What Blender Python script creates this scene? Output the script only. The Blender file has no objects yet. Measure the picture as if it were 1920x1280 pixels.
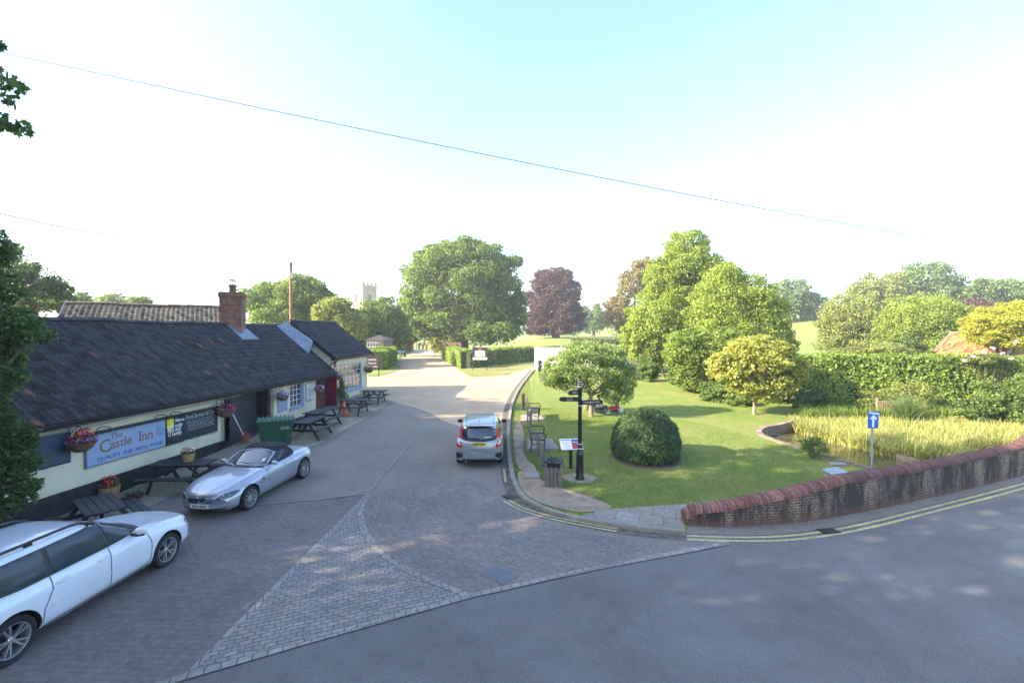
import bpy, bmesh, math, random
import numpy as np
from mathutils import Vector, Matrix
from mathutils.bvhtree import BVHTree
S = bpy.context.scene
COL = S.collection
R = math.radians
# ---------------------------------------------------------------- camera
H = 4.85; F = 853.0; PITCH = R(1.0)
cd = bpy.data.cameras.new('camera'); cam = bpy.data.objects.new('camera', cd); COL.objects.link(cam)
cd.sensor_width = 36.0; cd.lens = 36.0*F/1920.0; cd.clip_end = 3000; cd.clip_start = .05
cam.location = (0, 0, H); cam.rotation_euler = (R(90)-PITCH, 0, 0)
S.camera = cam
S.render.resolution_x = 1024; S.render.resolution_y = 682
# ---------------------------------------------------------------- sky + sun
SUN_EL = R(27.0)
sv = Vector((-8.4, -2.3, 0)).normalized()*math.cos(SUN_EL); sv.z = math.sin(SUN_EL)   # towards the sun
w = bpy.data.worlds.new('World'); S.world = w; w.use_nodes = True
nt = w.node_tree; nt.nodes.clear()
sky = nt.nodes.new('ShaderNodeTexSky'); sky.sky_type = 'NISHITA'; sky.sun_disc = False
sky.sun_elevation = SUN_EL; sky.sun_rotation = math.atan2(sv.x, sv.y); sky.altitude = 10
sky.air_density = 1.0; sky.dust_density = 1.9; sky.ozone_density = 2.4
bg = nt.nodes.new('ShaderNodeBackground'); bg.inputs[1].default_value = 0.15
wo = nt.nodes.new('ShaderNodeOutputWorld')
nt.links.new(sky.outputs[0], bg.inputs[0]); nt.links.new(bg.outputs[0], wo.inputs[0])
sl = bpy.data.lights.new('sun', 'SUN'); sl.energy = 4.4; sl.angle = R(0.5); sl.color = (1.0, .86, .66)
so = bpy.data.objects.new('sun', sl); COL.objects.link(so)
so.rotation_euler = sv.to_track_quat('Z', 'Y').to_euler(); so.location = (-40, -12, 30)
S.view_settings.view_transform = 'Standard'; S.view_settings.look = 'None'
S.view_settings.exposure = 2.12; S.view_settings.gamma = 1.0
# ---------------------------------------------------------------- geometry of the place
def sm(t):
    t = min(1, max(0, t)); return t*t*(3-2*t)
def zt(x, y):
    b = 1.1*(1-math.exp(-(max(0, y-13)/14)**1.3))
    b += 2.9*sm((y-58)/62)*sm((x+6)/16)
    b += 8.5*sm((y-62)/100)*sm((x-32)/58)
    return b
def ray(px, py):
    u = (px-960)/F; v = -(py-640)/F; c, s = math.cos(PITCH), math.sin(PITCH)
    return Vector((u, c+v*s, -s+v*c))
def G(px, py, off=0.0):
    d = ray(px, py); t = 12.0
    for _ in range(60):
        x, y = d.x*t, d.y*t
        t2 = (zt(x, y)+off-H)/d.z if d.z < -1e-4 else 400
        t = t*.5+min(t2, 500)*.5
    return Vector((d.x*t, d.y*t, zt(d.x*t, d.y*t)+off))
def P(px, py, Y):
    d = ray(px, py); return Vector((0, 0, H))+d*(Y/d.y)
def gp(x, y, off=0): return Vector((x, y, zt(x, y)+off))
# ---------------------------------------------------------------- object helpers
def tag(o, label=None, cat=None, group=None, kind=None):
    if label: o['label'] = label
    if cat: o['category'] = cat
    if group: o['group'] = group
    if kind: o['kind'] = kind
    return o
def thing(name, label, cat, loc=(0, 0, 0), rot=(0, 0, 0), group=None):
    o = bpy.data.objects.new(name, None); COL.objects.link(o)
    o.location = loc; o.rotation_euler = rot if hasattr(rot, '__len__') else (0, 0, rot)
    o.empty_display_size = .2
    return tag(o, label, cat, group)
def wm(o): return Matrix.LocRotScale(o.location, o.rotation_euler, o.scale)
def copy_tree(o, parent=None):
    c = o.copy(); COL.objects.link(c); c.parent = parent
    for ch in list(o.children): copy_tree(ch, c)
    return c
def put(name, me, mats, parent=None, label=None, cat=None, group=None, kind=None):
    o = bpy.data.objects.new(name, me); COL.objects.link(o)
    if not isinstance(mats, (list, tuple)): mats = [mats]
    if mats and len(me.materials) == 0:
        for m in mats: me.materials.append(m)
    if parent: o.parent = parent
    return tag(o, label, cat, group, kind)
class MB:
    def __init__(s): s.v = []; s.f = []; s.m = []
    def add(s, vs, fs, mi=0, T=None):
        b = len(s.v)
        s.v += [tuple(T @ Vector(q)) if T is not None else tuple(q) for q in vs]
        s.f += [tuple(b+i for i in f) for f in fs]; s.m += [mi]*len(fs)
        return s
    def box(s, c, d, mi=0, rz=0, T=None, bev=0.0, taper=1.0):
        x, y, z = d[0]/2, d[1]/2, d[2]/2
        b = min(bev, x*.9, y*.9, z*.9)
        M = Matrix.Translation(c) @ Matrix.Rotation(rz, 4, 'Z')
        if T is not None: M = T @ M
        if b <= 0:
            vs = [(-x, -y, -z), (x, -y, -z), (x, y, -z), (-x, y, -z), (-x*taper, -y*taper, z), (x*taper, -y*taper, z), (x*taper, y*taper, z), (-x*taper, y*taper, z)]
            return s.add(vs, [(0, 3, 2, 1), (4, 5, 6, 7), (0, 1, 5, 4), (1, 2, 6, 5), (2, 3, 7, 6), (3, 0, 4, 7)], mi, M)
        bm = bmesh.new(); bmesh.ops.create_cube(bm, size=1)
        for v in bm.verts:
            k = taper if v.co.z > 0 else 1
            v.co = Vector((v.co.x*d[0]*k, v.co.y*d[1]*k, v.co.z*d[2]))
        bmesh.ops.bevel(bm, geom=bm.edges[:], offset=b, segments=2, affect='EDGES', profile=.5)
        s.bm(bm, mi, M); return s
    def bm(s, bm, mi=0, M=None):
        bm.verts.ensure_lookup_table()
        for i, v in enumerate(bm.verts): v.index = i
        s.add([v.co.copy() for v in bm.verts], [[v.index for v in f.verts] for f in bm.faces], mi, M); bm.free()
    def quad(s, a, b, c, d, mi=0): return s.add([a, b, c, d], [(0, 1, 2, 3)], mi)
    def tube(s, pts, r, n=8, mi=0, cap=True, T=None):
        pts = [Vector(p) for p in pts]; k = len(pts)
        rs = r if hasattr(r, '__len__') else [r]*k
        vs = []; fs = []; up = None
        for i, p in enumerate(pts):
            d = (pts[min(i+1, k-1)]-pts[max(i-1, 0)]).normalized()
            if up is None: up = Vector((0, 0, 1)) if abs(d.z) < .9 else Vector((1, 0, 0))
            a = d.cross(up).normalized(); b = a.cross(d).normalized(); up = b
            for j in range(n):
                t = 2*math.pi*j/n; vs.append(p+(a*math.cos(t)+b*math.sin(t))*rs[i])
        for i in range(k-1):
            for j in range(n): fs.append((i*n+j, i*n+(j+1) % n, (i+1)*n+(j+1) % n, (i+1)*n+j))
        if cap: fs.append(tuple(range(n-1, -1, -1))); fs.append(tuple((k-1)*n+j for j in range(n)))
        return s.add(vs, fs, mi, T)
    def lathe(s, prof, n=24, c=(0, 0, 0), axis='Z', mi=0, T=None):
        vs = []; fs = []; k = len(prof)
        for i in range(n):
            t = 2*math.pi*i/n
            for (r, z) in prof:
                p = (r*math.cos(t), r*math.sin(t), z)
                if axis == 'Y': p = (p[0], p[2], p[1])
                if axis == 'X': p = (p[2], p[0], p[1])
                vs.append((p[0]+c[0], p[1]+c[1], p[2]+c[2]))
        for i in range(n):
            j = (i+1) % n
            for q in range(k-1): fs.append((i*k+q, j*k+q, j*k+q+1, i*k+q+1))
        return s.add(vs, fs, mi, T)
    def prism(s, poly, z0, z1, mi=0, T=None):
        n = len(poly)
        vs = [(p[0], p[1], z0) for p in poly]+[(p[0], p[1], z1) for p in poly]
        fs = [tuple(range(n-1, -1, -1)), tuple(range(n, 2*n))]+[(i, (i+1) % n, n+(i+1) % n, n+i) for i in range(n)]
        return s.add(vs, fs, mi, T)
    def mesh(s, name='m', smooth=False, ang=35):
        me = bpy.data.meshes.new(name); me.from_pydata(s.v, [], s.f)
        if any(s.m): me.polygons.foreach_set('material_index', s.m)
        me.validate()
        bm = bmesh.new(); bm.from_mesh(me); bmesh.ops.recalc_face_normals(bm, faces=bm.faces[:]); bm.to_mesh(me); bm.free()
        if smooth:
            me.polygons.foreach_set('use_smooth', [True]*len(me.polygons))
            me.set_sharp_from_angle(angle=R(ang))
        me.update(); return me
    def build(s, name, mats, parent=None, smooth=False, ang=35, local=False, **kw):
        if local and parent:                      # shape was given in world space
            Mi = wm(parent).inverted(); s.v = [tuple(Mi @ Vector(q)) for q in s.v]
        return put(name, s.mesh(name, smooth, ang), mats, parent, **kw)
def np_mesh(name, V, Q, smooth=False):
    me = bpy.data.meshes.new(name); n = len(Q); k = Q.shape[1]
    me.vertices.add(len(V)); me.vertices.foreach_set('co', V.astype(np.float32).ravel())
    me.loops.add(n*k); me.loops.foreach_set('vertex_index', Q.astype(np.int32).ravel())
    me.polygons.add(n); me.polygons.foreach_set('loop_start', np.arange(0, n*k, k, dtype=np.int32))
    try: me.polygons.foreach_set('loop_total', np.full(n, k, dtype=np.int32))
    except Exception: pass
    me.update(calc_edges=True); return me
def text_mb(mb, body, size, T, mi=0, ext=.004, align='LEFT', bold=0.0, sx=1.0, shear=0):
    cu = bpy.data.curves.new('t', 'FONT'); cu.body = body; cu.size = size; cu.extrude = ext
    cu.align_x = align; cu.offset = bold; cu.resolution_u = 3; cu.shear = shear
    o = bpy.data.objects.new('t', cu); COL.objects.link(o)
    dg = bpy.context.evaluated_depsgraph_get(); me = bpy.data.meshes.new_from_object(o.evaluated_get(dg))
    mb.add([Vector((v.co.x*sx, v.co.y, v.co.z)) for v in me.vertices], [tuple(p.vertices) for p in me.polygons], mi, T)
    bpy.data.objects.remove(o); bpy.data.meshes.remove(me); bpy.data.curves.remove(cu)
TXT = Matrix.Rotation(R(90), 4, 'X')      # text standing up, read from -y
# ---------------------------------------------------------------- materials
def newmat(name):
    m = bpy.data.materials.new(name); m.use_nodes = True; nt = m.node_tree; nt.nodes.clear()
    out = nt.nodes.new('ShaderNodeOutputMaterial'); b = nt.nodes.new('ShaderNodeBsdfPrincipled')
    nt.links.new(b.outputs[0], out.inputs[0]); return m, nt, b, out
def N(nt, t, **kw):
    n = nt.nodes.new(t)
    for k, v in kw.items():
        if k.startswith('i_'):
            n.inputs[int(k[2:])].default_value = v
        else: setattr(n, k, v)
    return n
def L(nt, a, b): nt.links.new(a, b)
def c4(c): return (c[0], c[1], c[2], 1)
def ramp(nt, fac, stops):
    r = nt.nodes.new('ShaderNodeValToRGB'); el = r.color_ramp.elements
    el[0].position = stops[0][0]; el[0].color = c4(stops[0][1])
    el[1].position = stops[-1][0]; el[1].color = c4(stops[-1][1])
    for p, c in stops[1:-1]:
        e = el.new(p); e.color = c4(c)
    L(nt, fac, r.inputs[0]); return r.outputs[0]
def mixc(nt, fac, a, b, mode='MIX'):
    m = nt.nodes.new('ShaderNodeMix'); m.data_type = 'RGBA'; m.blend_type = mode
    for s, v in ((0, fac), (6, a), (7, b)):
        if hasattr(v, 'links') or hasattr(v, 'is_output'): L(nt, v, m.inputs[s])
        elif s == 0: m.inputs[0].default_value = v
        else: m.inputs[s].default_value = c4(v)
    return m.outputs[2]
def math_(nt, op, a, b=0.0, c=None):
    m = nt.nodes.new('ShaderNodeMath'); m.operation = op
    for i, v in enumerate((a, b, c)):
        if v is None: continue
        if hasattr(v, 'is_output'): L(nt, v, m.inputs[i])
        else: m.inputs[i].default_value = v
    return m.outputs[0]
def noise(nt, co, scale, det=4, rough=.55):
    n = nt.nodes.new('ShaderNodeTexNoise'); n.inputs['Scale'].default_value = scale
    n.inputs['Detail'].default_value = det; n.inputs['Roughness'].default_value = rough
    L(nt, co, n.inputs['Vector']); return n.outputs[0]
def coords(nt, kind='Object'):
    return nt.nodes.new('ShaderNodeTexCoord').outputs[kind]
def mapping(nt, co, rz=0, sc=(1, 1, 1), loc=(0, 0, 0)):
    m = nt.nodes.new('ShaderNodeMapping'); m.inputs['Rotation'].default_value = (0, 0, rz)
    m.inputs['Scale'].default_value = sc; m.inputs['Location'].default_value = loc
    L(nt, co, m.inputs[0]); return m.outputs[0]
def bump(nt, b, h, s=.3, d=.02):
    n = nt.nodes.new('ShaderNodeBump'); n.inputs['Strength'].default_value = s; n.inputs['Distance'].default_value = d
    L(nt, h, n.inputs['Height']); L(nt, n.outputs[0], b.inputs['Normal']); return n
def M(name, c, r=.6, metal=0, var=.12, vs=4, bmp=0, bs=30, coat=0, spec=.5, dirt=None):
    m, nt, b, _ = newmat(name); co = coords(nt)
    n = noise(nt, co, vs)
    k = ramp(nt, n, [(.3, [q*(1-var) for q in c]), (.7, [min(1, q*(1+var)) for q in c])])
    if dirt:
        n2 = noise(nt, co, vs*.37, 6, .7); f = ramp(nt, n2, [(.5, (0, 0, 0)), (.72, (1, 1, 1))])
        k = mixc(nt, f, k, dirt)
    L(nt, k, b.inputs['Base Color']); b.inputs['Roughness'].default_value = r; b.inputs['Metallic'].default_value = metal
    b.inputs['Coat Weight'].default_value = coat; b.inputs['Coat Roughness'].default_value = .05
    b.inputs['Specular IOR Level'].default_value = spec
    if bmp: bump(nt, b, noise(nt, co, bs, 5), bmp)
    return m
# ---------------------------------------------------------------- special materials
def brick_node(nt, co, c1, c2, mortar, w, h, ms, off=.5, bias=0.0):
    b = nt.nodes.new('ShaderNodeTexBrick'); L(nt, co, b.inputs['Vector'])
    b.inputs['Color1'].default_value = c4(c1); b.inputs['Color2'].default_value = c4(c2); b.inputs['Mortar'].default_value = c4(mortar)
    b.inputs['Scale'].default_value = 1; b.inputs['Mortar Size'].default_value = ms; b.inputs['Mortar Smooth'].default_value = .3
    b.inputs['Brick Width'].default_value = w; b.inputs['Row Height'].default_value = h; b.offset = off; b.inputs['Bias'].default_value = bias
    return b
def wobble(nt, co, amt, sc):
    n = nt.nodes.new('ShaderNodeTexNoise'); n.inputs['Scale'].default_value = sc; L(nt, co, n.inputs['Vector'])
    v = nt.nodes.new('ShaderNodeVectorMath'); v.operation = 'MULTIPLY_ADD'
    L(nt, n.outputs['Color'], v.inputs[0]); v.inputs[1].default_value = (amt,)*3; L(nt, co, v.inputs[2]); return v.outputs[0]
def M_paving(name, c1, c2, mortar, w, h, ms, rz=0, polar=None, wob=.02, stain=(.16, .12, .09), stainamt=.35, bstr=.5, rough=.85, vscale=1.3):
    m, nt, b, _ = newmat(name); co = coords(nt)
    if polar:
        s = nt.nodes.new('ShaderNodeSeparateXYZ'); mp = mapping(nt, co, 0, (1, 1, 1), (-polar[0], -polar[1], 0)); L(nt, mp, s.inputs[0])
        rr = math_(nt, 'SQRT', math_(nt, 'ADD', math_(nt, 'MULTIPLY', s.outputs[0], s.outputs[0]), math_(nt, 'MULTIPLY', s.outputs[1], s.outputs[1])))
        an = math_(nt, 'MULTIPLY', math_(nt, 'ARCTAN2', s.outputs[1], s.outputs[0]), polar[2])
        cx = nt.nodes.new('ShaderNodeCombineXYZ'); L(nt, an, cx.inputs[0]); L(nt, rr, cx.inputs[1]); v = cx.outputs[0]
    else: v = mapping(nt, co, rz)
    v = wobble(nt, v, wob, 2.5)
    br = brick_node(nt, v, c1, c2, mortar, w, h, ms)
    n1 = noise(nt, co, vscale, 5, .6); n2 = noise(nt, co, 9, 4)
    k = mixc(nt, math_(nt, 'MULTIPLY', ramp(nt, n1, [(.42, (0, 0, 0)), (.72, (1, 1, 1))]), stainamt), br.outputs[0], stain)
    k = mixc(nt, 1.0, k, ramp(nt, n2, [(.25, (.72, .72, .72)), (.75, (1.2, 1.2, 1.2))]), 'MULTIPLY')
    n0 = noise(nt, co, .35, 4, .6)
    k = mixc(nt, 1.0, k, ramp(nt, n0, [(.3, (.78, .78, .8)), (.7, (1.2, 1.18, 1.15))]), 'MULTIPLY')
    L(nt, k, b.inputs['Base Color']); b.inputs['Roughness'].default_value = rough
    hh = math_(nt, 'MULTIPLY_ADD', br.outputs['Fac'], -1.0, math_(nt, 'MULTIPLY', n2, .6))
    bump(nt, b, hh, bstr, .012); return m
def M_asphalt(name, c, warm=None, var=.22, rough=.85, crack=True):
    m, nt, b, _ = newmat(name); co = coords(nt)
    n1 = noise(nt, co, 160, 2); n2 = noise(nt, co, .45, 6, .65); n3 = noise(nt, co, 3.5, 5, .6)
    k = ramp(nt, n2, [(.3, [q*(1-var) for q in c]), (.7, [q*(1+var) for q in c])])
    if warm: k = mixc(nt, ramp(nt, n3, [(.45, (0, 0, 0)), (.75, (.8, .8, .8))]), k, warm)
    k = mixc(nt, 1.0, k, ramp(nt, n1, [(.3, (.5, .5, .5)), (.7, (1.6, 1.6, 1.6))]), 'MULTIPLY')
    k = mixc(nt, 1.0, k, ramp(nt, noise(nt, co, 40, 3, .7), [(.3, (.8, .8, .8)), (.7, (1.22, 1.22, 1.2))]), 'MULTIPLY')
    if crack:
        vo = nt.nodes.new('ShaderNodeTexVoronoi'); vo.feature = 'DISTANCE_TO_EDGE'; vo.inputs['Scale'].default_value = .28
        L(nt, wobble(nt, co, 1.2, .8), vo.inputs['Vector'])
        f = ramp(nt, vo.outputs[0], [(.0, (.55, .55, .55)), (.008, (1, 1, 1))]); k = mixc(nt, .2, k, mixc(nt, 1.0, k, f, 'MULTIPLY'))
        vo2 = nt.nodes.new('ShaderNodeTexNoise'); vo2.inputs['Scale'].default_value = 1.7; vo2.inputs['Detail'].default_value = 1; L(nt, co, vo2.inputs['Vector'])
        k = mixc(nt, 1.0, k, ramp(nt, vo2.outputs[0], [(.55, (1, 1, 1)), (.72, (.93, .93, .94))]), 'MULTIPLY')
    L(nt, k, b.inputs['Base Color']); b.inputs['Roughness'].default_value = rough
    bump(nt, b, n1, .35, .01); return m
def M_grass(name, c1, c2, dry, dryamt=.5, soil=None):
    m, nt, b, _ = newmat(name); co = coords(nt)
    n1 = noise(nt, co, .35, 5, .65); n2 = noise(nt, co, 30, 4, .7); n3 = noise(nt, co, 2.2, 4, .6); n4 = noise(nt, co, 120, 2)
    k = mixc(nt, ramp(nt, n3, [(.3, (0, 0, 0)), (.7, (1, 1, 1))]), c1, c2)
    k = mixc(nt, math_(nt, 'MULTIPLY', ramp(nt, n1, [(.42, (0, 0, 0)), (.68, (1, 1, 1))]), dryamt), k, dry)
    k = mixc(nt, 1.0, k, ramp(nt, n2, [(.28, (.5, .55, .5)), (.72, (1.45, 1.4, 1.4))]), 'MULTIPLY')
    k = mixc(nt, 1.0, k, ramp(nt, n4, [(.3, (.7, .7, .7)), (.7, (1.3, 1.3, 1.3))]), 'MULTIPLY')
    if soil:
        n5 = noise(nt, co, 1.1, 6, .75); k = mixc(nt, ramp(nt, n5, [(.56, (0, 0, 0)), (.62, (1, 1, 1))]), k, soil)
    L(nt, k, b.inputs['Base Color']); b.inputs['Roughness'].default_value = .9; b.inputs['Specular IOR Level'].default_value = .15
    bump(nt, b, math_(nt, 'ADD', n2, n4), .9, .04); return m
LEAFM = {}
def M_leaf(name, c, c2=None, tr=.35, rough=.55, hue=.0):
    if name in LEAFM: return LEAFM[name]
    m, nt, b, out = newmat(name); g = nt.nodes.new('ShaderNodeNewGeometry'); co = coords(nt)
    c2 = c2 or [q*1.7 for q in c]
    k = ramp(nt, g.outputs['Random Per Island'], [(0, [q*.65 for q in c]), (.5, c), (1, c2)])
    n = noise(nt, co, .5, 3); k = mixc(nt, 1.0, k, ramp(nt, n, [(.3, (.8, .82, .8)), (.7, (1.2, 1.18, 1.1))]), 'MULTIPLY')
    L(nt, k, b.inputs['Base Color']); b.inputs['Roughness'].default_value = rough; b.inputs['Specular IOR Level'].default_value = .3
    t = nt.nodes.new('ShaderNodeBsdfTranslucent'); L(nt, mixc(nt, 1.0, k, (1.35, 1.4, .75), 'MULTIPLY'), t.inputs[0])
    mx = nt.nodes.new('ShaderNodeMixShader'); mx.inputs[0].default_value = tr
    L(nt, b.outputs[0], mx.inputs[1]); L(nt, t.outputs[0], mx.inputs[2]); L(nt, mx.outputs[0], out.inputs[0])
    LEAFM[name] = m; return m
def M_brick(name, c1, c2, mortar, w=.225, h=.075, ms=.008, dirt=None, dirtamt=.5, axis='XZ', bstr=.5):
    m, nt, b, _ = newmat(name); co = coords(nt); s = nt.nodes.new('ShaderNodeSeparateXYZ'); L(nt, co, s.inputs[0])
    cx = nt.nodes.new('ShaderNodeCombineXYZ')
    L(nt, math_(nt, 'ADD', s.outputs[0], s.outputs[1]), cx.inputs[0]); L(nt, s.outputs[2], cx.inputs[1])
    br = brick_node(nt, wobble(nt, cx.outputs[0], .01, 4), c1, c2, mortar, w, h, ms)
    n2 = noise(nt, co, 6, 5); k = mixc(nt, 1.0, br.outputs[0], ramp(nt, n2, [(.25, (.65, .65, .65)), (.75, (1.3, 1.3, 1.3))]), 'MULTIPLY')
    if dirt: k = mixc(nt, math_(nt, 'MULTIPLY', ramp(nt, noise(nt, co, 1.3, 6, .7), [(.4, (0, 0, 0)), (.62, (1, 1, 1))]), dirtamt), k, dirt)
    L(nt, k, b.inputs['Base Color']); b.inputs['Roughness'].default_value = .9
    bump(nt, b, math_(nt, 'MULTIPLY_ADD', br.outputs['Fac'], -1.0, n2), bstr, .012); return m
def M_stained_wall(name):
    m, nt, b, _ = newmat(name); co = coords(nt); s = nt.nodes.new('ShaderNodeSeparateXYZ'); L(nt, co, s.inputs[0]); cx = nt.nodes.new('ShaderNodeCombineXYZ')
    L(nt, math_(nt, 'ADD', s.outputs[0], math_(nt, 'MULTIPLY', s.outputs[1], .55)), cx.inputs[0]); L(nt, s.outputs[2], cx.inputs[1])
    br = brick_node(nt, wobble(nt, cx.outputs[0], .06, 5), (.20, .125, .09), (.12, .07, .055), (.33, .28, .21), .20, .072, .015)
    k = mixc(nt, 1.0, br.outputs[0], ramp(nt, noise(nt, co, 11, 5, .7), [(.25, (.45, .43, .4)), (.75, (1.6, 1.55, 1.5))]), 'MULTIPLY')
    k = mixc(nt, ramp(nt, noise(nt, co, 2.3, 5, .7), [(.54, (0, 0, 0)), (.66, (.6, .6, .6))]), k, (.32, .26, .19))
    st = noise(nt, mapping(nt, co, 0, (2.2, 2.2, .55)), 1.0, 6, .72); k = mixc(nt, ramp(nt, st, [(.40, (0, 0, 0)), (.56, (.93, .93, .93))]), k, (.035, .029, .026))
    rd_ = ramp(nt, math_(nt, 'ADD', s.outputs[2], math_(nt, 'MULTIPLY', noise(nt, co, 3, 4), .3)), [(.22, (1, 1, 1)), (.38, (0, 0, 0))]); k = mixc(nt, math_(nt, 'MULTIPLY', rd_, .6), k, (.17, .085, .06))
    L(nt, k, b.inputs['Base Color']); b.inputs['Roughness'].default_value = .95; bump(nt, b, math_(nt, 'MULTIPLY_ADD', br.outputs['Fac'], -.7, noise(nt, co, 18, 5)), 1.0, .03); return m
def M_tint(name, c, rough=.75, spec=.4, moss=None):            # colour varied tile by tile by the 'tint' attribute
    m, nt, b, _ = newmat(name); co = coords(nt)
    a = nt.nodes.new('ShaderNodeAttribute'); a.attribute_name = 'tint'
    k = mixc(nt, 1.0, a.outputs['Color'], ramp(nt, noise(nt, co, 14, 5), [(.25, (.7, .7, .7)), (.75, (1.35, 1.35, 1.35))]), 'MULTIPLY')
    if moss: k = mixc(nt, ramp(nt, noise(nt, co, 5, 6, .75), [(.6, (0, 0, 0)), (.68, (.7, .7, .7))]), k, moss)
    L(nt, k, b.inputs['Base Color']); b.inputs['Roughness'].default_value = rough; b.inputs['Specular IOR Level'].default_value = spec
    bump(nt, b, noise(nt, co, 40, 4), .25, .01); return m
def M_glass(name, tint=(.02, .025, .03), rough=.04):
    m, nt, b, _ = newmat(name); b.inputs['Base Color'].default_value = c4(tint); b.inputs['Roughness'].default_value = rough
    b.inputs['Specular IOR Level'].default_value = .8; b.inputs['Coat Weight'].default_value = 1; b.inputs['Coat Roughness'].default_value = .02; return m
def M_water(name):
    m, nt, b, _ = newmat(name); co = coords(nt); b.inputs['Roughness'].default_value = .05
    L(nt, ramp(nt, noise(nt, co, 1.5), [(.35, (.05, .05, .02)), (.7, (.13, .13, .05))]), b.inputs['Base Color'])
    bump(nt, b, noise(nt, co, 6, 3), .12, .02); return m
black = M('black_paint', (.012, .012, .014), .45, var=.2)
blackwood = M('black_stained_timber', (.016, .016, .019), .55, var=.5, vs=9, bmp=.4, bs=60)
rubber = M('rubber', (.013, .013, .014), .8)
chrome = M('bright_metal', (.62, .63, .65), .22, 1.0, var=.03)
alloy = M('alloy_wheel', (.55, .56, .58), .3, 0.85, var=.05)
carglass = M_glass('car_glass', (.012, .016, .02))
winglass = M_glass('window_glass', (.05, .06, .07), .06)
darkplastic = M('dark_plastic', (.02, .02, .022), .5)
bark = M('bark', (.11, .08, .055), .9, var=.4, vs=6, bmp=.8, bs=18)
barkpale = M('pale_bark', (.27, .2, .13), .9, var=.3, vs=6, bmp=.6, bs=20)
oldwood = M('weathered_wood', (.16, .13, .105), .85, var=.35, vs=7, bmp=.5, bs=40)
cream = M('cream_render', (.64, .60, .44), .85, var=.05, vs=1.5, bmp=.25, bs=60, dirt=(.5, .46, .34))
bluepaint = M('blue_grey_paint', (.24, .31, .43), .5, var=.06)
white = M('white_paint', (.78, .78, .76), .5, var=.04)
lead = M('lead_flashing', (.2, .25, .31), .5, .3, var=.2)
brickred = M_brick('red_brick', (.36, .12, .06), (.24, .07, .045), (.24, .19, .15), dirt=(.12, .09, .07), dirtamt=.4)
maroon = M('maroon_paint', (.16, .012, .02), .4)
# ---------------------------------------------------------------- foliage
def cloud(rng, C, Rd, n, size, squash=1.0, outward=.65, asp=.62, shell=.62, jit=.5, rag=.0, droop=0.0):
    C = np.asarray(C, float); Rd = np.asarray(Rd, float)
    if Rd.ndim == 1: Rd = np.stack([Rd, Rd, Rd*squash], 1)
    wgt = (Rd[:, 0]*Rd[:, 2]); wgt = wgt/wgt.sum()
    k = rng.choice(len(C), n, p=wgt)
    d = rng.normal(size=(n, 3)); d /= np.linalg.norm(d, axis=1)[:, None]
    r = shell+(1-shell)*rng.random(n)**.6
    if rag: r = r*(1+rag*rng.random(n)**6)
    p = C[k]+d*Rd[k]*r[:, None]
    nr = d*outward+rng.normal(size=(n, 3))*jit+np.array([0, 0, .25-droop]); nr /= np.linalg.norm(nr, axis=1)[:, None]
    t = rng.normal(size=(n, 3)); t[:, 2] -= droop*3; t -= nr*(t*nr).sum(1)[:, None]; t /= np.linalg.norm(t, axis=1)[:, None]+1e-9
    b = np.cross(nr, t)
    s = size*(.6+.8*rng.random(n))[:, None]
    V = np.empty((n, 4, 3)); V[:, 0] = p-t*s*.5; V[:, 1] = p+b*s*asp*.5-t*s*.05; V[:, 2] = p+t*s*.5; V[:, 3] = p-b*s*asp*.5-t*s*.05
    V[:, 1] -= nr*s*.10; V[:, 3] -= nr*s*.10
    return V.reshape(-1, 3), np.arange(n*4).reshape(-1, 4)
def lobes(rng, blobs, per=9, lo=.26, hi=.42, sq=.85):
    """blobs: (x,y,z,rx,ry,rz) in world; every blob becomes a bumpy heap of lobes"""
    C = []; Q = []
    for (x, y, z, rx, ry, rz) in blobs:
        C.append((x, y, z)); Q.append((rx*.62, ry*.62, rz*.62))
        for i in range(per):
            t = (i+.5)/per; ph = i*2.39996+rng.random()*.5; cz = 1-1.75*t+rng.normal()*.06; cz = max(-1, min(1, cz)); sr = math.sqrt(1-cz*cz)
            l = lo+(hi-lo)*rng.random(); q = 1.0-l*.85
            C.append((x+rx*q*sr*math.cos(ph), y+ry*q*sr*math.sin(ph), z+rz*q*cz))
            Q.append((rx*l, ry*l, rz*l*sq)); c0 = C[-1]
            for _ in range(2):
                d = rng.normal(size=3); d[2] = abs(d[2])*.8; d /= np.linalg.norm(d); e = .55+.3*rng.random()
                C.append((c0[0]+rx*l*d[0], c0[1]+ry*l*d[1], c0[2]+rz*l*sq*d[2])); Q.append((rx*l*e*.8, ry*l*e*.8, rz*l*sq*e*.7))
    return np.array(C), np.array(Q)
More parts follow.
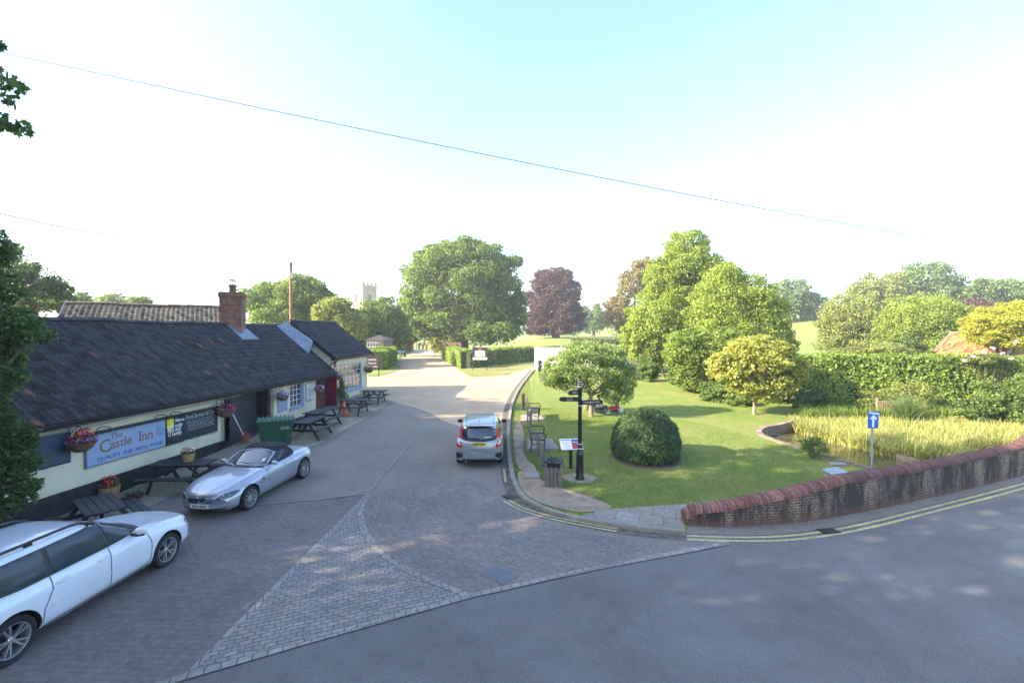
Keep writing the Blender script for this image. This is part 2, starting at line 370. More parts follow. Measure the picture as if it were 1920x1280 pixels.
def tree(name, label, cat, base, blobs, leaf, n, mat, trunk_r=.2, seed=0, barkm=None, per=10, group=None, limbs=5, squash=1.0, topr=.5, trunk=True, lo=.26, hi=.42, droop=0.0, rag=.15, shell=.55, split=None, lean=(0,0), fill=.14):
    rng = np.random.default_rng(seed); base = Vector(base)
    root = thing(name, label, cat, base, 0, group)
    loc = [(b[0]-base.x, b[1]-base.y, b[2]-base.z, b[3], b[4], b[5]) for b in blobs]
    C, Q = lobes(rng, loc, per, lo, hi)
    V, Fc = cloud(rng, C, Q, int(n*(1-fill)), leaf, rag=rag, shell=shell, droop=droop, outward=.6, jit=.5)
    bl = np.array(loc); V2, _ = cloud(rng, bl[:, :3]+rng.normal(size=(len(bl), 3))*.02, bl[:, 3:6]*.97, n-int(n*(1-fill)), leaf*.9, rag=.22, shell=.62, droop=droop, outward=.3, jit=.8)
    kz = V2.reshape(-1, 4, 3)[:, :, 2].min(1) > .25; V = np.concatenate([V, V2.reshape(-1, 4, 3)[kz].reshape(-1, 3)]); Fc = np.arange(len(V)).reshape(-1, 4)
    put('crown', np_mesh('crown', V, Fc), mat, root)
    if trunk:
        mb = MB(); zc = min(b[2] for b in loc); zt_ = max(b[2]+b[5]*.3 for b in loc)
        big = max(loc, key=lambda b: b[3]); cx, cy = big[0], big[1]
        fork = max(.35*big[2], zc*.5, .4) if split is None else split
        mb.tube([(0, 0, -.3), (0, 0, .12), (cx*.12+lean[0]*.4, cy*.12, fork*.5), (cx*.3+lean[0], cy*.3, fork)], [trunk_r*1.5, trunk_r*1.12, trunk_r*.95, trunk_r*.85], 10)
        for i in range(limbs):
            c = C[int(rng.integers(len(C)))] if i >= len(loc) else loc[i][:3]
            a = Vector((cx*.3+lean[0], cy*.3, fork)); e = Vector(c); mdl = (a*.55+e*.45)+Vector((rng.normal()*.1, rng.normal()*.1, .12))*(e-a).length
            mb.tube([a-Vector((0, 0, .1)), mdl, e], [trunk_r*.7, trunk_r*.42, trunk_r*.12], 6)
            for q in range(2):
                c2 = C[int(rng.integers(len(C)))]
                if (Vector(c2)-mdl).length < (e-a).length*1.1: mb.tube([mdl, (mdl+Vector(c2))/2+Vector((0, 0, .08)), Vector(c2)], [trunk_r*.34, trunk_r*.2, trunk_r*.07], 5)
        mb.build('trunk', barkm or bark, root, smooth=True, ang=60)
    return root
def pxblobs(Y, lst, depth=1.0, rng=None):
    """(px, py, half width px, half height px[, dY]) -> world ellipsoids at distance Y"""
    out = []
    for q in lst:
        y = Y+(q[4] if len(q) > 4 else 0); c = P(q[0], q[1], y); k = y/F
        out.append((c.x, c.y, c.z, q[2]*k, q[2]*k*depth, q[3]*k))
    return out
def hedge_mesh(rng, path, h0, wid, leaf, dens, top_jit=.06, hfun=None):
    """clipped hedge along path [(x,y)], height h, leaves on faces; returns leaves (V,F) and core MB, world coords"""
    Vs = []; core = MB()
    path = [Vector((p[0], p[1], 0)) for p in path]
    for a, b in zip(path[:-1], path[1:]):
        d = (b-a); ln = d.length; d.normalize(); nn = Vector((d.y, -d.x, 0))
        n = int(ln*(2*h0+wid)*dens); 
        u = rng.random(n)*ln; side = rng.random(n); P_ = np.empty((n, 3)); Nn = np.empty((n, 3))
        f = h0/(2*h0+wid)
        s = rng.random(n)
        for i in range(n):
            x = a.x+d.x*u[i]; y = a.y+d.y*u[i]; z0 = zt(x, y); hh = hfun(x, y) if hfun else h0
            hh += top_jit*math.sin(u[i]*2.1+a.x)+top_jit*math.sin(u[i]*5.3)
            bul = .07*math.sin(u[i]*1.7)+.05*math.sin(u[i]*3.9+s[i]*4)
            if side[i] < f: o = -wid/2-bul; zz = s[i]*hh; nr = (-nn.x, -nn.y, .2)
            elif side[i] < 2*f: o = wid/2+bul; zz = s[i]*hh; nr = (nn.x, nn.y, .2)
            else: o = (s[i]-.5)*wid; zz = hh; nr = (0, 0, 1)
            j = rng.normal()*.07
            P_[i] = (x+nn.x*(o+j), y+nn.y*(o+j), z0+zz+rng.normal()*.05); Nn[i] = nr
        nr = Nn+rng.normal(size=(n, 3))*.55; nr /= np.linalg.norm(nr, axis=1)[:, None]
        t = rng.normal(size=(n, 3)); t -= nr*(t*nr).sum(1)[:, None]; t /= np.linalg.norm(t, axis=1)[:, None]
        bb = np.cross(nr, t); sz = leaf*(.6+.8*rng.random(n))[:, None]
        V = np.empty((n, 4, 3)); V[:, 0] = P_-t*sz*.5; V[:, 1] = P_+bb*sz*.32; V[:, 2] = P_+t*sz*.5; V[:, 3] = P_-bb*sz*.32
        Vs.append(V.reshape(-1, 3))
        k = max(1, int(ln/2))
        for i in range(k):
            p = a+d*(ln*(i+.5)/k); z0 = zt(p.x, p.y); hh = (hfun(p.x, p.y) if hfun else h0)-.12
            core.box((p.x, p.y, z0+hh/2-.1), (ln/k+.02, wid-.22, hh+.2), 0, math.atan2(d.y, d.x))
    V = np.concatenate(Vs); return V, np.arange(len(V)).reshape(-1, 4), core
darkcore = M('dark_core', (.03, .045, .015), .9, var=.5)  # dark solid core added inside the foliage to fill its gaps
def hedge(name, label, path, h, wid, leaf, dens, mat, seed=1, hfun=None, cat='hedge'):
    rng = np.random.default_rng(seed); V, Fc, core = hedge_mesh(rng, path, h, wid, leaf, dens, hfun=hfun)
    b = gp(path[0][0], path[0][1]); r = thing(name, label, cat, b)
    V = V-np.array(b)[None, :]
    put('foliage', np_mesh('foliage', V, Fc), mat, r); core.build('dark_core', darkcore, r, local=True); return r
# greens
L_mid = M_leaf('leaf_mid_green', (.135, .205, .055), (.27, .35, .11), tr=.5)
L_dark = M_leaf('leaf_dark_green', (.085, .14, .045), (.17, .24, .08), tr=.4)
L_blue = M_leaf('leaf_blue_green', (.145, .215, .08), (.25, .33, .13), tr=.42)
L_bright = M_leaf('leaf_bright_green', (.25, .32, .06), (.40, .46, .12), tr=.5)
L_yel = M_leaf('leaf_yellow_green', (.34, .36, .09), (.53, .52, .17), tr=.5)
L_gold = M_leaf('leaf_gold', (.38, .38, .06), (.55, .52, .10), tr=.5)
L_olive = M_leaf('leaf_olive', (.23, .27, .08), (.38, .39, .14), tr=.45)
L_copper = M_leaf('leaf_copper', (.085, .042, .048), (.18, .095, .09), tr=.25)
L_bronze = M_leaf('leaf_bronze', (.26, .22, .1), (.38, .31, .15), tr=.4)
L_hedge = M_leaf('leaf_hedge', (.22, .31, .06), (.35, .44, .11), tr=.45)
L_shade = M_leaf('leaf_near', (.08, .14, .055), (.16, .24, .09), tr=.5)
# ---------------------------------------------------------------- ground
def ccw(p):
    a = sum(p[i][0]*p[(i+1) % len(p)][1]-p[(i+1) % len(p)][0]*p[i][1] for i in range(len(p)))
    return p if a > 0 else p[::-1]
def inpoly(x, y, p):
    c = False; j = len(p)-1
    for i in range(len(p)):
        if (p[i][1] > y) != (p[j][1] > y) and x < (p[j][0]-p[i][0])*(y-p[i][1])/(p[j][1]-p[i][1])+p[i][0]: c = not c
        j = i
    return c
def smooth_poly(pts, it=2, closed=False):
    for _ in range(it):
        q = []; n = len(pts)
        if not closed: q.append(pts[0])
        for i in range(n if closed else n-1):
            a, b = pts[i], pts[(i+1) % n]; q.append((a[0]*.75+b[0]*.25, a[1]*.75+b[1]*.25)); q.append((a[0]*.25+b[0]*.75, a[1]*.25+b[1]*.75))
        if not closed: q.append(pts[-1])
        pts = q
    return pts
def cut_poly(poly, res):
    bm = bmesh.new(); vs = [bm.verts.new((p[0], p[1], 0)) for p in ccw(poly)]
    for i in range(len(vs)): bm.edges.new((vs[i], vs[(i+1) % len(vs)]))
    bmesh.ops.triangle_fill(bm, use_beauty=True, edges=bm.edges[:])
    xs = [p[0] for p in poly]; ys = [p[1] for p in poly]
    def rng_(a, b):
        out = []; v = math.floor(a/res)*res
        while v < b:
            out.append(v); v += res
        return out
    for ax, lo, hi in ((0, min(xs), max(xs)), (1, min(ys), max(ys))):
        for v in rng_(lo, hi):
            co = (v, 0, 0) if ax == 0 else (0, v, 0); no = (1, 0, 0) if ax == 0 else (0, 1, 0)
            bmesh.ops.bisect_plane(bm, geom=bm.verts[:]+bm.edges[:]+bm.faces[:], plane_co=co, plane_no=no, dist=1e-5)
    return bm
def sheet(name, poly, off, mat, res=1.0, kind='structure', zf=None, parent=None, **kw):
    bm = cut_poly(poly, res); zf = zf or zt
    for v in bm.verts: v.co.z = zf(v.co.x, v.co.y)+off
    bmesh.ops.recalc_face_normals(bm, faces=bm.faces[:])
    for f in bm.faces:
        if f.normal.z < 0: f.normal_flip()
    me = bpy.data.meshes.new(name); bm.to_mesh(me); bm.free()
    return put(name, me, mat, parent, kind=kind, **kw)
def gpx(lst): return [tuple(G(a, b)[:2]) for a, b in lst]
def offset_line(pts, d):
    out = []
    for i, p in enumerate(pts):
        a = pts[max(i-1, 0)]; b = pts[min(i+1, len(pts)-1)]; t = Vector((b[0]-a[0], b[1]-a[1])).normalized()
        out.append((p[0]-t.y*d, p[1]+t.x*d))
    return out
def ribbon_poly(pts, w0, w1): return offset_line(pts, w0)+offset_line(pts, w1)[::-1]
def ribbon(name, pts, w0, w1, off, mat, kind='structure', **kw):
    """flat strip following pts"""
    a = offset_line(pts, w0); b = offset_line(pts, w1); mb = MB()
    for i in range(len(pts)-1):
        q = [a[i], a[i+1], b[i+1], b[i]]; mb.quad(*[(p[0], p[1], zt(*p)+off) for p in q])
    return mb.build(name, mat, kind=kind, **kw)
def densify(pts, step=.5):
    out = [pts[0]]
    for a, b in zip(pts[:-1], pts[1:]):
        l = math.hypot(b[0]-a[0], b[1]-a[1]); k = max(1, int(l/step))
        for i in range(1, k+1): out.append((a[0]+(b[0]-a[0])*i/k, a[1]+(b[1]-a[1])*i/k))
    return out
def curb(name, pts, w0, w1, h, mat, z0=-.2, gap=.9, jog=.004, parent=None, kind='structure', **kw):
    """kerb built of stones laid end to end"""
    a = offset_line(pts, w0); b = offset_line(pts, w1); mb = MB(); rnd = random.Random(5)
    for i in range(len(pts)-1):
        e = .012; p0, p1, q0, q1 = Vector(a[i]), Vector(a[i+1]), Vector(b[i]), Vector(b[i+1])
        A, B, C_, D = p0.lerp(p1, e), p1.lerp(p0, e), q1.lerp(q0, e), q0.lerp(q1, e); j = rnd.uniform(-jog, jog)
        vs = [(p.x, p.y, zt(p.x, p.y)+z0) for p in (A, B, C_, D)]+[(p.x, p.y, zt(p.x, p.y)+h+j) for p in (A, B, C_, D)]
        mb.add(vs, [(0, 3, 2, 1), (4, 5, 6, 7), (0, 1, 5, 4), (1, 2, 6, 5), (2, 3, 7, 6), (3, 0, 4, 7)])
    return mb.build(name, mat, parent, kind=kind, **kw)
# pond outline (lawn side brick edge then under the reeds)
pond_px = [(1452, 797), (1428, 800), (1416, 808), (1422, 816), (1450, 827), (1500, 842), (1560, 860), (1620, 878), (1690, 893), (1780, 885)]
pond_edge = smooth_poly(gpx(pond_px), 2)
pond = pond_edge+[(14.9, 17.3), (19, 18.2), (26, 20.5), (27, 22.5), (22, 23.0), (17.5, 23.2), (14.2, 22.8)]
pc = (sum(p[0] for p in pond)/len(pond), sum(p[1] for p in pond)/len(pond))
WATER = .06
m_grass = M_grass('lawn_grass', (.175, .25, .055), (.25, .315, .075), (.38, .35, .13), .55)
m_grass2 = M_grass('dry_grass', (.22, .25, .07), (.30, .29, .1), (.42, .34, .17), .85)
m_field = M_grass('meadow', (.20, .27, .06), (.27, .32, .08), (.34, .33, .12), .5)
m_soil = M('bare_soil', (.30, .23, .16), .95, var=.25, vs=3, bmp=.5, bs=40)
m_asph = M_asphalt('asphalt_main', (.128, .124, .12))
m_asph_sunlit = M_asphalt('asphalt_sunlit', (.35, .27, .18), (.39, .29, .185), crack=False)  # far side road: its sunlight is partly put into this lighter, warmer colour
m_asph_shaded = M_asphalt('asphalt_shaded', (.172, .153, .135), (.205, .178, .148), crack=True)  # near side road: its shade is partly put into this darker colour
m_lane = M_asphalt('gravel_lane', (.42, .31, .20), (.46, .31, .19), crack=False)
m_block = M_paving('block_paving', (.158, .138, .128), (.184, .160, .148), (.115, .10, .092), .22, .11, .005, 0.06, stainamt=.3)
m_blockc = M_paving('block_paving_curved', (.19, .163, .148), (.235, .203, .183), (.12, .105, .095), .22, .115, .006, polar=(3.6, 15.6, 6.0), stainamt=.25)
m_sett = M_paving('granite_setts', (.20, .195, .19), (.29, .275, .26), (.12, .105, .085), .18, .10, .009, -R(22), wob=.09, stain=(.28, .2, .13), bstr=1.0, stainamt=.3)
m_edge = M_paving('edging_setts', (.25, .235, .22), (.32, .3, .275), (.1, .09, .07), .2, .3, .01, -R(24), wob=.02, stainamt=.2)
m_pave = M_paving('yellow_pavers', (.34, .32, .23), (.42, .39, .28), (.1, .09, .06), .2, .1, .008, .1, stain=(.1, .085, .06), stainamt=.55)
m_kerb = M('kerb_stone', (.25, .225, .19), .9, var=.2, vs=5, bmp=.4)
m_flag = M_paving('pavement_flags', (.26, .235, .2), (.3, .265, .225), (.12, .1, .08), .6, .6, .01, R(20), stainamt=.3, bstr=.2)
m_slab = M('stone_slab', (.27, .245, .22), .9, var=.12, vs=3, bmp=.2)
def axis(lo, hi, near0, near1, fine, n):
    out = []; v = near0
    while v <= near1+1e-6: out.append(v); v += fine
    k = np.linspace(0, 1, n)[1:]**2.2
    return sorted([near0-(near0-lo)*t for t in k]+out+[near1+(hi-near1)*t for t in k])
gx = axis(-500, 600, -30, 45, 1.5, 26); gy = axis(-60, 900, -8, 60, 1.5, 40)
def zground(x, y):
    z = zt(x, y)-.03
    if 8 < x < 30 and 13.5 < y < 26: z -= 1.3*sm((1-max(abs(x-18.5)/10.5, abs(y-19.8)/6.2))*4)
    return z
Vg = np.array([(x, y, zground(x, y)) for y in gy for x in gx]); nx = len(gx)
Qg = np.array([(j*nx+i, j*nx+i+1, (j+1)*nx+i+1, (j+1)*nx+i) for j in range(len(gy)-1) for i in range(nx-1)])
g = put('ground', np_mesh('ground', Vg, Qg), m_field, kind='structure')
g.data.polygons.foreach_set('use_smooth', [True]*len(g.data.polygons))
# --- boundaries in plan
main_edge = gpx([(-500, 1530), (-60, 1395), (345, 1272), (620, 1192), (885, 1118), (1120, 1066), (1365, 1020)])     # asphalt / paving
road_r = gpx([(1365, 1020), (1480, 1010), (1600, 990), (1760, 950), (1920, 905)])
road_r += [(22, 18.6), (34, 25.0), (60, 40)]
kerb_px = [(1000, 694), (982, 715), (968, 735), (957, 760), (952, 790), (950, 825), (953, 870), (960, 905), (975, 935), (1010, 955), (1060, 972), (1130, 985), (1200, 996), (1285, 1003)]
kerb = smooth_poly(gpx(kerb_px), 2)
kerb = densify(kerb, .9)
left_road = [(-30, -14), (60, -14)]
wall_px = gpx([(1283, 985), (1340, 988), (1403, 987), (1490, 981), (1575, 969), (1712, 941), (1818, 917), (1920, 891)])
sheet('main_road', main_edge[:-1]+[tuple(G(1362, 1019)[:2])]+[kerb[-1]]+[(p[0], p[1]+.3) for p in wall_px]+[(21, 17.75), (34, 25.0), (60, 40), (60, -14), (-30, -14)], .0025, m_asph)
# side road: everything between pub and lawn
pub_edge = gpx([(232, 975), (330, 925), (600, 832), (700, 775), (728, 757), (730, 748)])
wallf = lambda s: (-13.3+.0996*s, s)
side = [wallf(4), wallf(10), wallf(15), wallf(20), wallf(26), wallf(31.8)]
verge_l = smooth_poly(gpx([(690, 706), (715, 704), (740, 697), (752, 689), (745, 684), (722, 680)]), 2)
lane_l = gpx([(690, 733), (560, 706)])
vergeR_px = [(868, 697), (876, 705), (900, 707), (950, 702), (985, 693), (1002, 687)]
vergeR = smooth_poly(gpx(vergeR_px), 2)
block_top = gpx([(230, 972), (420, 952), (600, 937), (690, 926)])
sheet('side_road', [p for p in [wallf(9)]+[wallf(31.8)]]+[(-40, 41), (-40, 46)]+gpx([(690, 703), (745, 680), (765, 665), (776, 656)])+gpx([(808, 656), (826, 666), (850, 684), (866, 697)])+gpx([(950, 703), (1003, 686), (1060, 684)])+[(9, 50), (9, 44)]+kerb+[(5.2, 10.7), main_edge[-1]]+main_edge[-2::-1][:6]+[(-14, 1)], .004, m_asph_sunlit)
nearp = [wallf(9), wallf(27.5)]+smooth_poly(gpx([(690, 750), (735, 752), (800, 770), (850, 800), (958, 812)]), 2)[1:]
i0 = min(range(len(kerb)), key=lambda i: (kerb[i][0]-nearp[-1][0])**2+(kerb[i][1]-nearp[-1][1])**2)
sheet('side_road', nearp[:-1]+kerb[i0:]+[(5.2, 10.7), main_edge[-1]]+main_edge[-2::-1][:6]+[(-14, 1)], .007, m_asph_shaded)
lane = gpx([(776, 656), (808, 656), (826, 666), (850, 684), (862, 697), (820, 694), (765, 688), (748, 683), (760, 672)])
sheet('lane', lane, .010, m_lane)
sheet('gravel_path', gpx([(880, 712), (950, 703), (1003, 687), (1060, 684), (1058, 690), (1006, 697), (975, 722), (930, 735), (880, 725)]), .010, m_lane)
# block paving in front of the pub
apex = tuple(G(690, 926)[:2]); jl = tuple(G(345, 1272)[:2]); jr = tuple(G(885, 1118)[:2])
curve = smooth_poly(gpx([(694, 924), (678, 945), (675, 970), (684, 1000), (705, 1030), (745, 1060), (805, 1090), (885, 1118)]), 2)
sheet('block_paving_left', [wallf(5.2)]+[(-13.0, 9.0)]+gpx([(60, 990), (230, 972), (420, 952), (600, 937), (690, 926)])+[jl]+gpx([(-60, 1395), (-500, 1530)]), .011, m_block)
sheet('cobbled_triangle', [apex, jl]+gpx([(620, 1192)])+[jr]+curve[::-1][1:-1], .011, m_sett, res=.7)
arc_out = smooth_poly(gpx([(694, 924), (760, 912), (850, 905), (905, 907), (930, 925), (960, 953), (1010, 980), (1090, 1000), (1180, 1012), (1275, 1024), (1340, 1024)]), 2)
sheet('block_paving_round', curve+gpx([(1120, 1066), (1340, 1026)])[:1]+arc_out[::-1][:-1], .011, m_blockc, res=.7)
# edging strips of setts
EO = [.015]
def edging(pts, w0, w1, name='edging_strip'):
    ribbon(name, densify(pts, .5), w0, w1, EO[0], m_edge); EO[0] += .003
edging([jl, tuple(((Vector(jl)*.5+Vector(apex)*.5))[:2]), apex], -.055, .055)
edging(curve, -.075, .075)
edging(main_edge, -.05, .09, 'edging_strip')
edging([apex]+gpx([(772, 828)]), -.035, .035)
edging(gpx([(420, 952), (600, 937), (690, 926)]), -.03, .03)
# yellow pavers beside the pub
pav = gpx([(225, 975), (330, 927), (470, 880), (600, 832), (690, 782), (722, 762), (731, 752), (722, 744)])
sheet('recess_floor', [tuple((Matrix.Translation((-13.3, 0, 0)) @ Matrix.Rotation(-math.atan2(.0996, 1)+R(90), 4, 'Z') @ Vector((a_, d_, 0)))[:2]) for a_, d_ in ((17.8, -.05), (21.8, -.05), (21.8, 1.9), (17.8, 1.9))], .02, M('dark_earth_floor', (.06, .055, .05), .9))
sheet('pub_forecourt', pav+[wallf(31.5)]+[wallf(s) for s in (28, 24, 20, 16, 13)], .014, m_pave)
curb('forecourt_edging', densify(pav[:-1], .6), -.05, .05, .035, m_kerb)
# lawns
lawn = kerb+[(5.0, 11.6)]+gpx([(1300, 985), (1500, 935), (1640, 890)])+pond_edge[::-1]
lawn = kerb+gpx([(1290, 985), (1500, 938), (1560, 927), (1640, 905), (1700, 893)])+pond_edge[::-1]+[(14.2, 22.8), (17.5, 23.2), (22, 23.0), (27, 22.5), (36, 26), (36, 60), (9, 60), (7, 52), (3.4, 46)]
sheet('lawn', lawn, .012, m_grass)
ribbon('kerbside_gutter', kerb, -.32, -.02, .015, M('gutter_dirt', (.12, .10, .085), .95, var=.5, vs=6))
curb('kerb', kerb, -.02, .13, .10, m_kerb)
pavement = smooth_poly(gpx([(1060, 965), (1130, 958), (1290, 944), (1440, 925)]), 1)
sheet('pavement', gpx([(1075, 972), (1130, 956), (1290, 945), (1440, 925), (1480, 932), (1340, 960), (1285, 985), (1283, 1000), (1200, 992)]), .018, m_flag)
m_patch = M_grass('worn_grass', (.12, .19, .03), (.2, .24, .05), (.34, .28, .16), .7, soil=(.33, .26, .18))
sheet('worn_verge', smooth_poly(gpx([(975, 735), (990, 735), (985, 800), (1000, 850), (1030, 900), (1110, 925), (1160, 950), (1080, 966), (1010, 945), (975, 915), (962, 870), (960, 820), (965, 770)]), 2, True), .018, m_patch)
sheet('bare_soil', smooth_poly(gpx([(972, 880), (1000, 893), (1040, 912), (1100, 930), (1150, 948), (1140, 958), (1080, 962), (1020, 947), (985, 928), (970, 905)]), 2, True), .024, m_soil)
sheet('bare_soil', smooth_poly(gpx([(962, 800), (975, 790), (984, 812), (978, 840), (986, 862), (1002, 872), (1010, 892), (972, 884), (964, 850)]), 2, True), .022, m_soil)
sheet('bare_soil', [(G(1087, 897).x+.55*math.cos(a)*(1+.15*math.sin(3*a)), G(1087, 897).y+.42*math.sin(a)) for a in np.linspace(0, 6.28, 20)[:-1]], .020, m_soil)
sheet('bare_soil', [(G(1216, 876).x+.18+1.32*math.cos(a)*(1+.06*math.sin(3*a)), G(1216, 876).y+.95+1.15*math.sin(a)) for a in np.linspace(0, 6.28, 28)[:-1]], .020, M('mulch', (.13, .095, .065), .95, var=.4, vs=8))
sheet('grass_verge', verge_l+gpx([(700, 678), (690, 682)]), .014, m_grass)
ribbon('verge_kerb', densify(verge_l, .8), -.08, .06, .06, m_kerb)
sheet('grass_verge', vergeR+gpx([(1000, 677), (940, 685), (874, 691)]), .014, m_grass2)
for pts in ([(977, 773), (1010, 773), (1022, 789), (976, 793)], [(990, 815), (1030, 815), (1048, 845), (988, 847)], [(985, 885), (1010, 885), (1012, 898), (982, 898)]):
    p = gpx(pts); mb = MB(); z = sum(zt(*q) for q in p)/4
    mb.prism(ccw(p), z-.1, z+.045); mb.build('paving_slab', m_slab, kind='structure')
p = gpx([(1552, 868), (1580, 868), (1590, 874), (1560, 874)]); mb = MB(); zz = zt(*p[0]); mb.prism(ccw(p), zz-.1, zz+.045); mb.build('paving_slab', m_slab, kind='structure')
# pond: water, retaining wall
sheet('pond_water', [(pc[0]+(p[0]-pc[0])*1.02, pc[1]+(p[1]-pc[1])*1.02) for p in pond], WATER, M_water('pond_water'), zf=lambda x, y: 0)
# yellow lines
m_yel = M('road_yellow', (.46, .42, .2), .8, var=.25, vs=14, dirt=(.2, .19, .14))
off_line = smooth_poly(gpx([(1262, 1003), (1380, 1008), (1480, 1006), (1600, 988), (1750, 950), (1925, 905)]), 2)
for k in (0, .2): ribbon('yellow_line', densify(off_line+[(21.5, 18.0), (34, 25)], 1), -.045-k, .045-k, .010, m_yel)
l2 = smooth_poly(gpx([(952, 937), (985, 955), (1040, 970), (1100, 982), (1158, 992)]), 2)
for k in (0, .16): ribbon('yellow_line', l2, -.03-k, .03-k, .018, m_yel)
l3 = gpx([(945, 880), (948, 905)]); ribbon('yellow_line', densify(l3), -.03, .03, .018, m_yel)
# road edge strip beside the parapet wall
ribbon('road_verge', densify(offset_line(off_line+[(21.5, 18.0), (34, 25)], .12), 1), 0, .9, .008, M_asphalt('old_edge', (.2, .175, .15), (.16, .13, .1), crack=False))
# ---------------------------------------------------------------- the inn
WA = -math.atan2(.0996, 1)+R(90)               # local x runs along the wall, local y into the building
PUB0 = Vector((-13.3, 0, 0)); PUBM = Matrix.Translation(PUB0) @ Matrix.Rotation(WA, 4, 'Z'); PUBI = PUBM.inverted()
def PW(px, py, d=0.0):
    o = PUBI @ Vector((0, 0, H)); r = PUBI.to_3x3() @ ray(px, py); t = (d-o.y)/r.y; q = o+r*t; return q.x, q.z
pub = thing('village_inn', 'long low cream inn with black pantiled roof and blue grey name board', 'pub', PUB0, WA)
def pgz(s): q = PUBM @ Vector((s, 0, 0)); return zt(q.x, q.y)
def wbox(mb, x0, x1, z0, z1, d0, d1, mi=0, bev=0): mb.box(((x0+x1)/2, (d0+d1)/2, (z0+z1)/2), (x1-x0, d1-d0, z1-z0), mi, bev=bev)
sA, _ = PW(421, 800); sB, _ = PW(508, 780); sC, _ = PW(621, 720); sD, _ = PW(688, 700); S0 = 5.4
EZ1, EZ2 = 2.52, 3.45; RD1, RZ1 = 3.0, 5.28; RD2, RZ2 = 2.35, 5.58; BD = 6.2
wx0, wz0 = PW(544, 765); wx1, wz1 = PW(566, 716)
dx0, _ = PW(593, 740); dx1, _ = PW(614, 740); dz1 = EZ1-.08
bx0, bz0 = PW(631, 737); bx1, bz1 = PW(678, 678)
T0 = .22
def wall_with_holes(x0, x1, z0, z1, holes, depth=T0, mi=0):
    mb = MB(); xs = sorted({x0, x1, *[h[0] for h in holes], *[h[1] for h in holes]})
    for a, b in zip(xs[:-1], xs[1:]):
        hs = sorted([h for h in holes if h[0] <= a+1e-6 and h[1] >= b-1e-6], key=lambda h: h[2]); z = z0
        for h in hs:
            if h[2] > z: wbox(mb, a, b, z, h[2], 0, depth, mi)
            z = h[3]
        if z < z1: wbox(mb, a, b, z, z1, 0, depth, mi)
    return mb
mb = wall_with_holes(S0, sA, .60, EZ1+.1, []); mb.build('wall', cream, pub)
mb = wall_with_holes(sB, sC, pgz(sB)-.3, EZ1+.1, [(wx0, wx1, wz0, wz1), (dx0, dx1, pgz(dx0)-.3, dz1)]); mb.build('wall', cream, pub)
mb = wall_with_holes(sC, sD, .2, EZ2+.12, [(bx0, bx1, bz0, bz1)])
# end and party gables
def gable(mb, x, th, ez, rd, rz, z0=0.0):
    mb.add([(x, .0, z0), (x, 0, ez+.1), (x, rd, rz-.12), (x, BD, ez*.6+.8), (x, BD, z0), (x+th, .0, z0), (x+th, 0, ez+.1), (x+th, rd, rz-.12), (x+th, BD, ez*.6+.8), (x+th, BD, z0)],
           [(0, 1, 2, 3, 4), (9, 8, 7, 6, 5), (0, 5, 6, 1), (1, 6, 7, 2), (2, 7, 8, 3), (3, 8, 9, 4), (4, 9, 5, 0)])
gable(mb, sD-.2, .2, EZ2, RD2, RZ2, .2); gable(mb, sC, .2, EZ2, RD2, RZ2, .2); mb.build('wall', cream, pub)
mb = MB(); gable(mb, S0, .2, EZ1, RD1, RZ1, -.1); gable(mb, sA-.2, .2, EZ1-.05, RD1, RZ1-.1, -.1); gable(mb, sB, .2, EZ1-.05, RD1, RZ1-.1, .1)
wbox(mb, S0, sD-.2, -.1, 2.4, BD-.2, BD); mb.build('wall', cream, pub)
mb = MB(); wbox(mb, S0, sA, -.3, .60, -.05, T0); mb.build('plinth', M('black_plinth', (.012, .012, .013), .6, var=.4, vs=6, dirt=(.035, .033, .03)), pub)
